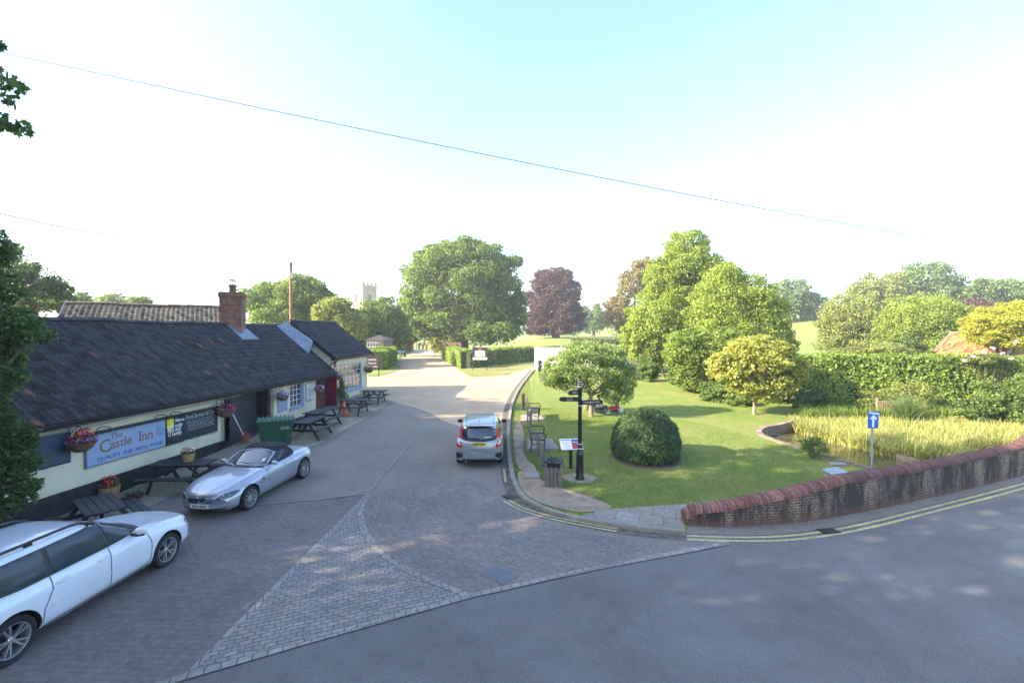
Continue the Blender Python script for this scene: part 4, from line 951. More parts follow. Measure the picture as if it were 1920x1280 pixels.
for p, c in zip(me.polygons, cols): buf += [c[0], c[1], c[2], 1]*p.loop_total
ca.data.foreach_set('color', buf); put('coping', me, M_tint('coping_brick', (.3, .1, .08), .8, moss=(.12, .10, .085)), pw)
# pond retaining wall
pe = densify(pond_edge+[(14.9, 17.3)], .35); b0 = gp(*pe[0]); rw = thing('pond_wall', 'low brick retaining wall curving round the near end of the pond', 'wall', b0)
back = [(14.2, 22.8)]+pond_edge[:1]
pe2 = densify(back+pond_edge+[(14.9, 17.3)], .3); mb = MB()
a = offset_line(pe2, -.02); b = offset_line(pe2, .22)
for i in range(len(pe2)-1):
    vs = []
    for q in (a[i], a[i+1], b[i+1], b[i]): vs.append((q[0], q[1], -.7))
    for q in (a[i], a[i+1], b[i+1], b[i]): vs.append((q[0], q[1], zt(*pe2[i])+.05))
    mb.add(vs, [(4, 5, 6, 7), (0, 1, 5, 4), (2, 3, 7, 6), (1, 2, 6, 5), (3, 0, 4, 7)])
mb.build('masonry', M_brick('pond_brick', (.30, .2, .14), (.22, .15, .11), (.3, .26, .2), dirt=(.06, .06, .04)), rw, local=True)
# reeds and waterside grass
def blades(rng, pts, h, w_, z0, lean=.25, m=3):
    n = len(pts); hh = h*(.55+.75*rng.random(n)); an = rng.random(n)*6.283; ld = rng.random(n)*6.283; le = lean*rng.random(n)
    V = np.empty((n, 6, 3)); ca_, sa_ = np.cos(an), np.sin(an)
    for k, (t, ww) in enumerate(((0, 1), (.55, .8), (1, .12))):
        off = le*t*t; x = pts[:, 0]+np.cos(ld)*off*hh; y = pts[:, 1]+np.sin(ld)*off*hh; z = z0+hh*t*(1-.25*le*t)
        V[:, 2*k] = np.stack([x-ca_*w_*ww/2, y-sa_*w_*ww/2, z], 1); V[:, 2*k+1] = np.stack([x+ca_*w_*ww/2, y+sa_*w_*ww/2, z], 1)
    b = np.arange(n)[:, None]*6; q = np.stack([b+np.array([0, 1, 3, 2]), b+np.array([2, 3, 5, 4])], 1).reshape(-1, 4)
    return V.reshape(-1, 3), q
def scatter(rng, poly, n):
    xs = [p[0] for p in poly]; ys = [p[1] for p in poly]; out = []
    while len(out) < n:
        x = rng.uniform(min(xs), max(xs)); y = rng.uniform(min(ys), max(ys))
        if inpoly(x, y, poly): out.append((x, y))
    return np.array(out)
rng = np.random.default_rng(3)
L_reed = M_leaf('reed_blade', (.34, .35, .12), (.54, .53, .22), tr=.4)
L_grass = M_leaf('long_grass', (.13, .21, .04), (.26, .32, .07), tr=.4)
def gw(px, py): return tuple(G(px, py)[:2])
def gw2(px, py):
    d = ray(px, py); t = (WATER-H)/d.z; return (d.x*t, d.y*t)
reed_poly = [gw2(1476, 796), gw2(1492, 812), gw2(1568, 832), gw2(1648, 852), gw2(1716, 866), gw2(1790, 874), (17.5, 17.6), (21, 18.3), (24.0, 19.5), (26, 22.2), (22, 22.9), (17.5, 23.1), (14.6, 22.9)]
pts = scatter(rng, reed_poly, 24000)
V, q = blades(rng, pts, .66, .045, WATER+.0, 1.1); tag(put('reeds', np_mesh('reeds', V, q), L_reed), 'dense yellow green reeds filling the pond', 'reeds', kind='stuff')
bank = [(14.5, 22.9), (17.5, 23.0), (22, 22.9), (27, 22.2), (30, 24.5), (24, 25.3), (16, 25.2)]
pts = scatter(rng, bank, 7000); z0 = np.array([zt(*p) for p in pts])
V, q = blades(rng, pts, .6, .035, z0-.03, 1.0); tag(put('bank_grass', np_mesh('bank_grass', V, q), L_grass), 'long green grass on the bank behind the reeds', 'grass', kind='stuff')
# lawn blades close to the kerb so the turf is not flat
near = kerb[6:]+gpx([(1290, 985), (1450, 950), (1560, 927), (1640, 905), (1560, 862), (1420, 822), (1300, 790), (1100, 780), (1000, 760)])
pts = scatter(rng, near, 46000); keep = np.ones(len(pts), bool)
for cx, cy, r in ((G(1216, 876).x+.18, G(1216, 876).y+.9, 1.5), (G(1087, 897).x, G(1087, 897).y, .5), (G(1037, 912).x-.5, G(1037, 912).y-.3, .7)): keep &= (pts[:, 0]-cx)**2+(pts[:, 1]-cy)**2 > r*r
soilp = gpx([(972, 880), (1000, 893), (1040, 912), (1100, 930), (1150, 948), (1140, 958), (1080, 962), (1020, 947), (985, 928), (970, 905)])
soil2 = gpx([(962, 800), (975, 790), (984, 812), (978, 840), (986, 862), (1002, 872), (1010, 892), (972, 884), (964, 850)])
pvp = gpx([(1075, 974), (1130, 954), (1290, 943), (1440, 923), (1480, 934), (1340, 962), (1285, 987), (1283, 1002), (1200, 994)])
for i, p in enumerate(pts):
    if keep[i] and (((inpoly(p[0], p[1], soilp) or inpoly(p[0], p[1], soil2)) and math.sin(p[0]*5.1)+math.sin(p[1]*6.3+p[0]*3)+rng.random()*1.2 < 1.55) or inpoly(p[0], p[1], pvp)): keep[i] = False
pts = pts[keep]; z0 = np.array([zt(*p) for p in pts])+.01
L_turf = M_leaf('turf_blade', (.14, .22, .04), (.25, .32, .075), tr=.3)
V, q = blades(rng, pts, .045, .012, z0, 1.0); tag(put('turf', np_mesh('turf', V, q), L_turf), 'short grass blades of the near lawn', 'grass', kind='stuff')
# ---------------------------------------------------------------- bushes and small plants
def bush(name, label, cat, base, blobs, leaf, n, mat, seed=0, stem=True, per=8, group=None, droop=0, rag=.1):
    rng = np.random.default_rng(seed); base = Vector(base); r = thing(name, label, cat, base, 0, group)
    loc = [(b[0]-base.x, b[1]-base.y, b[2]-base.z, b[3], b[4], b[5]) for b in blobs]; C, Q = lobes(rng, loc, per)
    V, Fc = cloud(rng, C, Q, n, leaf, rag=rag, shell=.6, droop=droop); k = V[:, 2].reshape(-1, 4).min(1) > -.05
    V = V.reshape(-1, 4, 3)[k].reshape(-1, 3); put('foliage', np_mesh('foliage', V, np.arange(len(V)).reshape(-1, 4)), mat, r)
    if stem:
        mb = MB()
        for i in range(6):
            c = C[int(rng.integers(len(C)))]; mb.tube([(rng.normal()*.06, rng.normal()*.06, -.1), (c[0]*.5, c[1]*.5, max(.05, c[2]*.6)), tuple(c)], [.03, .02, .008], 5)
        mb.build('stems', bark, r)
    return r
# clipped dome of yew: needles point outwards and down in swags
bp = G(1216, 876); bc = Vector((bp.x+.2, bp.y+1.05, zt(bp.x, bp.y+1)))
r = thing('dome_bush', 'large dark green clipped dome bush standing on the lawn', 'bush', bc); rng = np.random.default_rng(8)
n = 42000; d = rng.normal(size=(n, 3)); d[:, 2] = np.abs(d[:, 2])*1.0-.28; d /= np.linalg.norm(d, axis=1)[:, None]
az = np.arctan2(d[:, 1], d[:, 0]); rad = 1+.012*np.sin(az*5+d[:, 2]*4)+.012*np.sin(az*9-d[:, 2]*9)+.012*np.sin(d[:, 2]*17+az*3)
rad *= 1-.11*rng.random(n)**1.5; pp = d*rad[:, None]*np.array([1.23, 1.20, 1.18]); pp[:, 2] = pp[:, 2]*1.12+.52; kk = pp[:, 2] > .06; pp = pp[kk]; d = d[kk]; n = len(pp)
t = d*.55+rng.normal(size=(n, 3))*.35+np.array([0, 0, -.55]); t /= np.linalg.norm(t, axis=1)[:, None]; nr = d+rng.normal(size=(n, 3))*.3; b_ = np.cross(nr, t); b_ /= np.linalg.norm(b_, axis=1)[:, None]; s = (.15*(.5+.9*rng.random(n)))[:, None]
V = np.empty((n, 4, 3)); V[:, 0] = pp-t*s*.5; V[:, 1] = pp+b_*s*.13; V[:, 2] = pp+t*s*.6; V[:, 3] = pp-b_*s*.13
put('foliage', np_mesh('foliage', V.reshape(-1, 3), np.arange(n*4).reshape(-1, 4)), M_leaf('yew', (.05, .095, .035), (.13, .19, .06), tr=.15), r)
mb = MB(); mb.lathe([(0, -.1), (.86, -.05), (1.0, .4), (1.02, .8), (.86, 1.25), (.45, 1.58), (0, 1.68)], 20); mb.build('dark_core', darkcore, r, smooth=True)
mb = MB(); mb.tube([(0, 0, -.2), (0, 0, .3)], [.12, .1], 8); mb.build('trunk', bark, r)
def pb(Y, lst, depth=1.0): return pxblobs(Y, lst, depth)
def gb(px, py): return G(px, py)
q = G(1525, 858); bush('waterside_bush', 'small ragged bush with pink flowers at the lawn edge of the pond', 'bush', q, [(q.x, q.y, q.z+.4, .5, .45, .4)], .07, 1500, L_mid, 21, rag=.5)
q = G(1826, 822); bush('ornamental_grass', 'tall tuft of blue green grass beside the reeds', 'grass', gp(20.5, 22.6), [], .1, 1, L_blue, 1, stem=False) if False else None
tb = gp(19.4, 22.3); r = thing('grass_tuft', 'tall arching tuft of blue green grass behind the reeds', 'grass', tb); rng = np.random.default_rng(5)
V, q = blades(rng, rng.normal(size=(700, 2))*.14, 1.25, .03, 0, 1.1); put('foliage', np_mesh('foliage', V, q), L_blue, r)
bush('waterside_bush', 'big loose green bush at the right end of the reeds', 'bush', gp(23.6, 21.8), [(23.9, 21.8, 1.6, 1.5, 1.2, 1.2), (22.6, 22.2, 1.1, .9, .9, .8), (24.9, 21.2, 2.1, 1.3, 1.2, 1.2)], .13, 14000, L_mid, 23)
bush('waterside_bush', 'pale low shrub between the hedge and the reeds', 'bush', gp(19.6, 24.2), [(19.6, 24.2, 1.2, 1.5, .8, .8), (21.2, 24.0, 1.5, 1.3, .8, .9)], .1, 7000, L_olive, 24)
# ---------------------------------------------------------------- hedges
def P2(px, Y): v = P(px, 640, Y); return (v.x, v.y)
hedge('tall_hedge', 'tall ivy covered hedge behind the pond and the reeds', [P2(1495, 26.2), P2(1700, 25.8), P2(1830, 25.4), P2(2040, 24.5)], 2.9, 1.5, .15, 330, L_hedge, 31)
hedge('clipped_hedge', 'clipped green hedge on the roadside bend behind the black entrance sign', gpx([(838, 672), (850, 680), (874, 690), (905, 685), (950, 680), (1000, 675)]), 1.9, 1.3, .2, 90, L_hedge, 32)
hedge('clipped_hedge', 'square clipped hedge just past the far corner of the inn', gpx([(700, 694), (722, 684)])+gpx([(727, 678)]), 2.0, 2.2, .19, 90, L_hedge, 33)
hedge('clipped_hedge', 'dark clipped hedge on the left of the castle lane', gpx([(735, 664), (758, 659), (768, 656)]), 2.1, 1.6, .22, 60, L_dark, 34)
hedge('field_hedge', 'low distant hedge across the meadow beyond the copper beech', [(12, 92), (22, 90), (34, 84)], 1.2, 2.0, .35, 26, L_olive, 35)
# ---------------------------------------------------------------- trees
def T(name, label, Y, base, blobs, leaf, n, mat, seed, tr=.3, depth=.9, sc=1.13, **kw):
    blobs = [(b[0], b[1], b[2]*sc, b[3]*sc)+tuple(b[4:]) for b in blobs]; n = int(n*1.15)
    bx = P(base[0], 640, Y); b = gp(bx.x, bx.y); return tree(name, label, 'tree', b, pb(Y, blobs, depth), leaf, n, mat, tr, seed, **kw)
T('maple_tree', 'huge round green tree behind the bend, biggest crown in the picture', 75, (872, 0), [(868, 545, 108, 88), (802, 592, 54, 54), (940, 585, 46, 62), (868, 500, 84, 50), (870, 610, 92, 40), (905, 626, 30, 22, -8), (943, 624, 22, 20, -9)], .40, 100000, L_mid, 41, .65, per=30, lo=.16, hi=.27, limbs=12, sc=1.08)
T('copper_beech', 'dark purple copper beech standing on the meadow', 112, (1042, 0), [(1041, 565, 48, 58), (1036, 530, 36, 27), (1008, 603, 24, 28), (1074, 602, 26, 28), (1040, 610, 45, 22)], .42, 50000, L_copper, 42, .9, per=18, lo=.18, hi=.3, droop=.3, limbs=10)
T('field_tree', 'small round green tree right of the copper beech', 150, (1113, 0), [(1113, 600, 24, 27)], .7, 4500, L_blue, 43, .5)
T('bronze_tree', 'bronze leaved tree behind the left side of the bright green group', 80, (1165, 0), [(1162, 590, 28, 38), (1190, 535, 32, 28), (1210, 510, 28, 26)], .38, 12000, L_bronze, 44, .35, per=12)
T('lime_tree', 'tallest bright green tree in the middle of the park group', 46, (1290, 0), [(1285, 462, 38, 30), (1290, 505, 62, 40), (1250, 530, 40, 44), (1335, 535, 52, 44), (1250, 590, 62, 55), (1320, 590, 66, 58), (1240, 650, 60, 44)], .20, 90000, L_bright, 45, .3, fill=.16, per=20, lo=.2, hi=.33)
T('young_tree', 'slim trunked bright tree at the left edge of the park group', 40, (1244, 0), [(1225, 615, 46, 46), (1200, 640, 34, 40), (1262, 650, 46, 36), (1215, 665, 34, 22)], .21, 26000, L_bright, 46, .13, fill=.12, per=16, barkm=barkpale)
T('lime_tree', 'broad bright green tree on the right of the park group', 38, (1395, 0), [(1395, 560, 50, 44), (1435, 600, 42, 54), (1350, 600, 56, 56), (1390, 625, 66, 46), (1455, 640, 30, 36), (1360, 520, 30, 24), (1345, 560, 44, 40), (1440, 670, 40, 34)], .17, 74000, L_bright, 47, .28, fill=.16, per=18)
T('multi_stem_tree', 'dense darker green tree low in front of the park group', 31, (1303, 0), [(1320, 675, 56, 46), (1285, 660, 38, 40), (1375, 705, 46, 40), (1350, 650, 46, 36), (1300, 710, 34, 26), (1340, 725, 46, 24)], .18, 32000, M_leaf('leaf_fresh', (.18, .25, .05), (.31, .38, .10), tr=.5), 48, .2, fill=.1, per=16)
T('acer_tree', 'small golden yellow tree with a thin trunk near the pond', 24, (1415, 0), [(1430, 674, 54, 34), (1366, 696, 36, 26), (1488, 698, 32, 28), (1390, 660, 30, 22), (1462, 662, 30, 24), (1430, 740, 34, 18), (1420, 648, 44, 22), (1400, 722, 40, 22), (1455, 722, 36, 22), (1350, 680, 22, 22)], .16, 19000, L_yel, 49, .085, per=14, split=1.5, barkm=barkpale, rag=.3, sc=1.05)
T('cherry_tree', 'small drooping tree on the lawn behind the black fingerpost', 23.5, (1109, 0), [(1105, 690, 62, 40), (1050, 698, 36, 34), (1160, 705, 34, 42), (1095, 660, 46, 22), (1155, 738, 32, 24), (1140, 670, 36, 26), (1035, 712, 22, 20), (1080, 725, 34, 18)], .12, 23000, M_leaf('leaf_cherry', (.26, .34, .14), (.40, .48, .22), tr=.5), 50, .11, per=15, split=1.2, barkm=barkpale, droop=.35, sc=1.02, rag=.3)
T('dark_tree', 'dark green tree on the skyline right of the park group', 118, (1490, 0), [(1485, 560, 34, 36), (1460, 575, 26, 30), (1530, 578, 30, 26), (1515, 560, 16, 12)], .55, 12000, L_blue, 51, .5)
T('broad_tree', 'pale olive tree left of the bright bush above the tall hedge', 58, (1598, 0), [(1595, 600, 50, 45), (1568, 620, 28, 40), (1640, 620, 44, 42), (1600, 645, 60, 26)], .25, 34000, L_olive, 52, .3, per=14)
T('spreading_tree', 'dark spreading tree forming the highest crown at the right skyline', 105, (1735, 0), [(1738, 525, 46, 34), (1700, 540, 34, 28), (1780, 548, 34, 26), (1740, 560, 60, 24)], .5, 16000, L_blue, 53, .6, per=14)
T('broad_tree', 'olive tree left of the dark spreading skyline tree', 100, (1650, 0), [(1660, 545, 40, 34), (1620, 550, 26, 24), (1690, 570, 40, 28)], .5, 13000, L_olive, 54, .5)
T('poplar_bush', 'pale bright green tree above the tall hedge, left of the orange roof', 48, (1728, 0), [(1730, 600, 60, 48), (1690, 615, 42, 42), (1775, 612, 36, 44), (1720, 645, 60, 28)], .2, 46000, L_bright, 55, .3, per=15)
T('flat_topped_tree', 'dark flat topped tree at the right edge of the skyline', 95, (1880, 0), [(1880, 548, 44, 24), (1845, 540, 24, 18), (1915, 552, 34, 24)], .45, 11000, L_blue, 56, .5)
T('copper_tree', 'small copper red tree between the pale tree and the golden tree', 72, (1830, 0), [(1830, 580, 24, 20), (1845, 592, 24, 18)], .33, 4500, L_copper, 57, .25)
T('golden_tree', 'golden yellow tree above the hedge at the right edge', 31, (1880, 0), [(1872, 610, 46, 34), (1910, 600, 34, 34), (1840, 625, 28, 24), (1900, 635, 50, 22)], .15, 36000, L_gold, 58, .2, per=14)
T('oak_tree', 'broad dark green oak behind the inn roof beside the telegraph pole', 58, (548, 0), [(500, 565, 42, 34), (562, 556, 48, 38), (600, 575, 30, 34), (535, 590, 60, 30)], .28, 38000, L_mid, 59, .4, per=15)
T('ash_tree', 'pale olive tree in front of the castle tower', 50, (640, 0), [(625, 592, 36, 34), (655, 612, 34, 32), (605, 615, 26, 24)], .27, 15000, L_olive, 60, .25, per=13)
T('ash_tree', 'mid green tree between the tower and the huge round tree', 64, (712, 0), [(715, 600, 36, 40), (690, 620, 34, 34), (742, 625, 26, 38), (680, 640, 30, 20)], .32, 20000, L_mid, 61, .3, per=13)
T('dark_tree', 'small dark tree behind the garden kiosk', 74, (758, 0), [(755, 628, 24, 24), (735, 640, 16, 18)], .35, 6000, L_dark, 62, .25)
T('dark_tree', 'dark green tree above the left end of the inn roof', 34, (70, 0), [(60, 535, 46, 36), (105, 550, 28, 24), (10, 520, 45, 55), (60, 570, 70, 22)], .2, 18000, L_dark, 63, .3)
for k, (x, y, rx, ry) in enumerate([(152, 562, 16, 14), (208, 564, 24, 14), (262, 566, 20, 11)]):
    T('round_tree', ['leftmost small tree top over the far pantile roof', 'middle small tree top over the far pantile roof', 'smallest tree top over the far pantile roof, nearest the chimney'][k], 70, (x, 0), [(x, y, rx, ry), (x+4, y+14, rx, ry)], .33, 2600, L_mid, 64+k, .2, group='tree tops behind the far roof')
T('yellow_shrub', 'yellow green shrub beside the castle lane', 72, (815, 0), [(815, 645, 10, 13), (823, 652, 9, 9)], .25, 1800, L_yel, 68, .06)
for k, (x, y, rx, ry, Y, m, lb) in enumerate([(1340, 738, 34, 26, 28, L_mid, 'low shrub under the park trees left of the golden acer'), (1462, 735, 36, 32, 27.5, L_dark, 'dark shrub in the hedge corner right of the golden acer'), (1215, 690, 22, 22, 37, L_mid, 'shrub at the left foot of the park group'),
        (1275, 700, 26, 24, 35, L_mid, 'shrub at the foot of the dense darker tree'), (1520, 750, 34, 22, 25.2, L_dark, 'dark low shrub at the foot of the tall hedge'), (1385, 752, 26, 20, 26.5, L_mid, 'small shrub directly behind the golden acer'), (1655, 655, 40, 14, 34, L_olive, 'olive shrub showing above the tall hedge left of the orange roof'),
        (1590, 662, 34, 14, 36, L_olive, 'olive shrub above the left half of the tall hedge'), (1700, 650, 34, 20, 38, L_dark, 'dark shrub beside the orange roof')]):
    c = P(x, y, Y); s = Y/F; bush('shrub', lb, 'shrub', gp(c.x, c.y), [(c.x, c.y, c.z, rx*s, rx*s*.9, ry*s), (c.x, c.y, (c.z+zt(c.x, c.y))/2, rx*s*.9, rx*s*.8, ry*s)], .15, 5200, m, 80+k)
# far woods closing the horizon
rng = np.random.default_rng(90); C = []; Q = []
for i in range(150):
    a = R(-62+124*i/149); d = 330+60*math.sin(i*1.7); x = d*math.sin(a); y = d*math.cos(a); C.append((x, y, zt(x, y)+1.5+rng.random()*2)); Q.append((9+5*rng.random(), 7, 3.5+2.5*rng.random()))
V, Fc = cloud(rng, C, np.array(Q), 26000, 1.7); tag(put('far_woods', np_mesh('far_woods', V, Fc), L_blue), 'low far off woods along the horizon', 'woods', kind='stuff')
# big trees at the left whose shade falls over the foreground
def maple_cloud(rng, C, Rd, n, size):
    V, q = cloud(rng, C, Rd, n, size, asp=1.0, shell=.3, outward=.2, jit=.8); V = V.reshape(-1, 4, 3); c = V.mean(1); t = V[:, 2]-V[:, 0]; b = V[:, 1]-V[:, 3]
    tpl = [(0, -.5), (.1, -.22), (.42, -.3), (.3, -.06), (.5, .14), (.22, .14), (.0, .55), (-.22, .14), (-.5, .14), (-.3, -.06), (-.42, -.3), (-.1, -.22)]
    W = np.stack([c+t*v+b*u for u, v in tpl], 1); k = len(tpl); return W.reshape(-1, 3), np.arange(n*k).reshape(-1, k)
rng = np.random.default_rng(11); mb0 = gp(-15.0, 4.6); mt = thing('roadside_maple', 'large maple at the left edge with leafy sprigs against the sky', 'tree', mb0)
C, Q = lobes(rng, [(0, 0, 12.5, 4.4, 6.0, 6.0), (1.5, -5, 11, 3.6, 4, 4.5), (-1, 3.0, 14, 3.8, 3.5, 4.8)], 16, .2, .33); V, Fc = maple_cloud(rng, C, Q, 15000, .30)
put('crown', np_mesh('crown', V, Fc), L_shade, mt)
sp = [(4, 150, .28, 7.2, .17), (24, 142, .14, 7.2, .08), (22, 172, .2, 7.3, .09), (36, 164, .1, 7.2, .05), (16, 192, .12, 7.2, .06), (-10, 168, .3, 7.4, .25), (22, 238, .2, 7.6, .06), (40, 232, .12, 7.6, .05), (50, 246, .09, 7.6, .035), (2, 226, .14, 7.6, .08), (-12, 236, .25, 7.7, .1), (-4, 86, .08, 7.2, .06), (2, 214, .08, 7.4, .05)]
for ys in ((120, 205), (206, 300), (0, 119)):
    C = []; Q = []
    for x, y, a, Y, c in sp:
        if ys[0] <= y <= ys[1]: p = P(x, y, Y)-mb0; C.append(tuple(p)); Q.append((a, a, c))
    V, Fc = maple_cloud(rng, C, np.array(Q), 18*len(C), .135); put('sprig', np_mesh('sprig', V, Fc), L_shade, mt)
mb = MB(); mb.tube([(0, 0, -.3), (0, 0, .3), (.2, .1, 4.5), (.3, 0, 8), (0, 0, 13)], [.55, .42, .36, .28, .1], 12)
for e, sz in ((Vector((0, 3, 15)), .2), (Vector((2.5, -4, 13)), .2), (Vector((-2.5, 1, 14)), .2), (P(-14, 172, 7.4)-mb0, .16), (P(-20, 238, 7.7)-mb0, .12)):
    a = Vector((.25, 0, 6)); mb.tube([a, (a+e)/2+Vector((0, 0, 1.0)), e], [sz, sz*.55, .02], 7)
for (x0, y0, x1, y1, Y) in ((-14, 172, 34, 166, 7.3), (-14, 172, 20, 146, 7.2), (-20, 238, 52, 245, 7.6), (-14, 172, 14, 190, 7.2)):
    mb.tube([P(x0, y0, Y)-mb0, (P(x0, y0, Y)+P(x1, y1, Y))/2-mb0+Vector((0, 0, .03)), P(x1, y1, Y)-mb0], [.012, .008, .003], 5)
mb.build('trunk', bark, mt, smooth=True, ang=60)
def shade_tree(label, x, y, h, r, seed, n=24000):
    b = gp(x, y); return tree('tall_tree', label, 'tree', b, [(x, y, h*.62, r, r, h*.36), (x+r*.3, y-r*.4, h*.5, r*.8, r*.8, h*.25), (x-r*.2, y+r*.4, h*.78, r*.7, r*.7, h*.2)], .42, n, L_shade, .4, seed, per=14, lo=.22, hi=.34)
shade_tree('tall tree behind the near end of the inn', -25.5, 10.5, 17.5, 4.6, 91)
shade_tree('tall tree left of the roadside maple', -25, 1.5, 19, 5, 92, 13000)
shade_tree('tall tree on the near side of the main road', -17, -5, 18, 5.0, 93, 12000)
shade_tree('tall tree behind the viewpoint beside the main road', -27, -8, 19, 5.4, 94, 12000)
shade_tree('second tall tree behind the near end of the inn', -30, 17.5, 16.5, 4.6, 95)
# dark leafy shrub-tree hiding the near end of the inn
nb = Vector((-11.6, 8.3, 0))
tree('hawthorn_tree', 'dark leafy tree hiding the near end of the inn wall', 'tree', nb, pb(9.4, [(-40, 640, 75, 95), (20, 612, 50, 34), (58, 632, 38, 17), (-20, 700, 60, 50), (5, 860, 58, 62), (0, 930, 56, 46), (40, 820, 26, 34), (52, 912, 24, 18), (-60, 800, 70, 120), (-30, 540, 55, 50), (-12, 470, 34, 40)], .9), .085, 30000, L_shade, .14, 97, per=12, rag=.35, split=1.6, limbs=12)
# ---------------------------------------------------------------- cars
def catmull(xs, ys, q):
    xs = np.asarray(xs, float); ys = np.asarray(ys, float); h = np.diff(xs); dl = np.diff(ys)/h[:, None] if ys.ndim > 1 else np.diff(ys)/h
    m = np.zeros_like(ys); m[1:-1] = (dl[:-1]+dl[1:])/2; m[0] = dl[0]; m[-1] = dl[-1]
    if ys.ndim == 1:                                    # monotone guard keeps panels from rippling
        for i in range(1, len(xs)-1):
            if dl[i-1]*dl[i] <= 0: m[i] = 0
            else: m[i] = math.copysign(min(abs(m[i]), 3*abs(dl[i-1]), 3*abs(dl[i])), dl[i])
    i = np.clip(np.searchsorted(xs, q)-1, 0, len(xs)-2); t = (q-xs[i])/h[i]; hh = h[i]
    return ((2*t**3-3*t**2+1)*ys[i]+(t**3-2*t**2+t)*hh*m[i]+(-2*t**3+3*t**2)*ys[i+1]+(t**3-t**2)*hh*m[i+1])
def loft_body(st, nose, tail, bn=.22, bt=.16, n=110):
    """st rows: x, zb, zmid, zs, zt, wlow, wmid, ws, wt ; returns closed mesh verts/faces. x from tail to nose"""
    st = sorted(st); X = [s[0] for s in st]; cols = list(zip(*st))[1:]; q = np.linspace(X[0], X[-1], n)
    q = X[0]+(X[-1]-X[0])*(.5-.5*np.cos(np.linspace(0, math.pi, n)))*.35+(X[-1]-X[0])*np.linspace(0, 1, n)*.65
    vals = [catmull(X, c, q) for c in cols]; V = []; K = None; L0, L1 = X[0], X[-1]; wmax = max(vals[5])
    for i, x in enumerate(q):
        zb, zm, zs, zt_, wl, wm_, ws, wt = [v[i] for v in vals]
        half = [(0, zb), (wl*.6, zb), (wl*.92, zb+.005), (wl, zb+.04), (wm_-.012, zb+(zm-zb)*.45), (wm_, zm), (wm_-.004, zm+(zs-zm)*.5), (ws, zs), (ws-(ws-wt)*.35, zs+(zt_-zs)*.62), (wt, zs+(zt_-zs)*.86), (wt*.55, zt_-.006), (0, zt_)]
        h = np.array(half); tt = np.r_[0, np.cumsum(np.linalg.norm(np.diff(h, axis=0), axis=1)+1e-4)]
        m = 30; s = np.linspace(0, tt[-1], m); yy = catmull(tt, h[:, 0], s); zz = catmull(tt, h[:, 1], s)
        loop = [(yy[k], zz[k]) for k in range(m)]+[(-yy[k], zz[k]) for k in range(m-2, 0, -1)]; K = len(loop)
        for y, z in loop:
            f = abs(y)/wmax; dx = 0
            if x > L1-.9: dx -= bn*(f**2.6)*((x-(L1-.9))/.9)**1.2
            if x < L0+.7: dx += bt*(f**2.6)*(((L0+.7)-x)/.7)**1.2
            V.append((x+dx, y, z))
    Fc = []
    for i in range(n-1):
        for k in range(K): Fc.append((i*K+k, i*K+(k+1) % K, (i+1)*K+(k+1) % K, (i+1)*K+k))
    Fc.append(tuple(range(K-1, -1, -1))); Fc.append(tuple((n-1)*K+k for k in range(K)))
    return V, Fc
def loft_cabin(rings, p=3.4, pf=None, n=64, crown=.05):
    """rings: z, xf, xr, w  from belt up; closed by crown"""
    Z = [r[0] for r in rings]; q = np.linspace(Z[0], Z[-1], 16); c = [catmull(Z, [r[k] for r in rings], q) for k in (1, 2, 3)]
    R_ = [(q[i], c[0][i], c[1][i], c[2][i]) for i in range(16)]; z, xf, xr, w_ = R_[-1]
    for s, dz in ((.985, .018), (.94, .034), (.8, .6*crown+.014), (.55, .85*crown+.014), (.28, .97*crown+.014), (.04, crown+.014)):
        xc = (xf+xr)/2; R_.append((z+dz, xc+(xf-xc)*s, xc+(xr-xc)*s, w_*s))
    V = []; Fc = []
    for z, xf, xr, w_ in R_:
        xc = (xf+xr)/2; a = (xf-xr)/2
        for k in range(n):
            t = 2*math.pi*k/n; cc, ss = math.cos(t), math.sin(t)
            V.append((xc+a*math.copysign(abs(cc)**(2/p), cc), w_*math.copysign(abs(ss)**(2/p), ss), z))
    for i in range(len(R_)-1):
        for k in range(n): Fc.append((i*n+k, i*n+(k+1) % n, (i+1)*n+(k+1) % n, (i+1)*n+k))
    Fc.append(tuple(range(n-1, -1, -1))); Fc.append(tuple((len(R_)-1)*n+k for k in range(n))); return V, Fc
def tmp_obj(V, Fc):
    me = bpy.data.meshes.new('tmp'); me.from_pydata(V, [], Fc); me.validate(); bm = bmesh.new(); bm.from_mesh(me)
    bmesh.ops.recalc_face_normals(bm, faces=bm.faces[:]); bm.to_mesh(me); bm.free(); o = bpy.data.objects.new('tmp', me); COL.objects.link(o); return o
def boolean(V, Fc, cutters, op='DIFFERENCE', mats=None):
    o = tmp_obj(V, Fc)
    for m in mats or []: o.data.materials.append(m)
    cs = []
    for cv, cf in cutters:
        c = tmp_obj(cv, cf); cs.append(c)
        for m in mats or []: c.data.materials.append(m)
        if mats: c.data.polygons.foreach_set('material_index', [len(mats)-1]*len(c.data.polygons))
        md = o.modifiers.new('b', 'BOOLEAN'); md.operation = op; md.object = c; md.solver = 'EXACT'
    bpy.context.view_layer.update(); me = bpy.data.meshes.new_from_object(o.evaluated_get(bpy.context.evaluated_depsgraph_get()))
    for c in cs+[o]: bpy.data.objects.remove(c)
    return me
def cyl(x, z, r, y0, y1, n=40):
    V = [(x+r*math.cos(2*math.pi*k/n), y0, z+r*math.sin(2*math.pi*k/n)) for k in range(n)]+[(x+r*math.cos(2*math.pi*k/n), y1, z+r*math.sin(2*math.pi*k/n)) for k in range(n)]
    return V, [tuple(range(n)), tuple(range(2*n-1, n-1, -1))]+[(k, n+k, n+(k+1) % n, (k+1) % n) for k in range(n)]
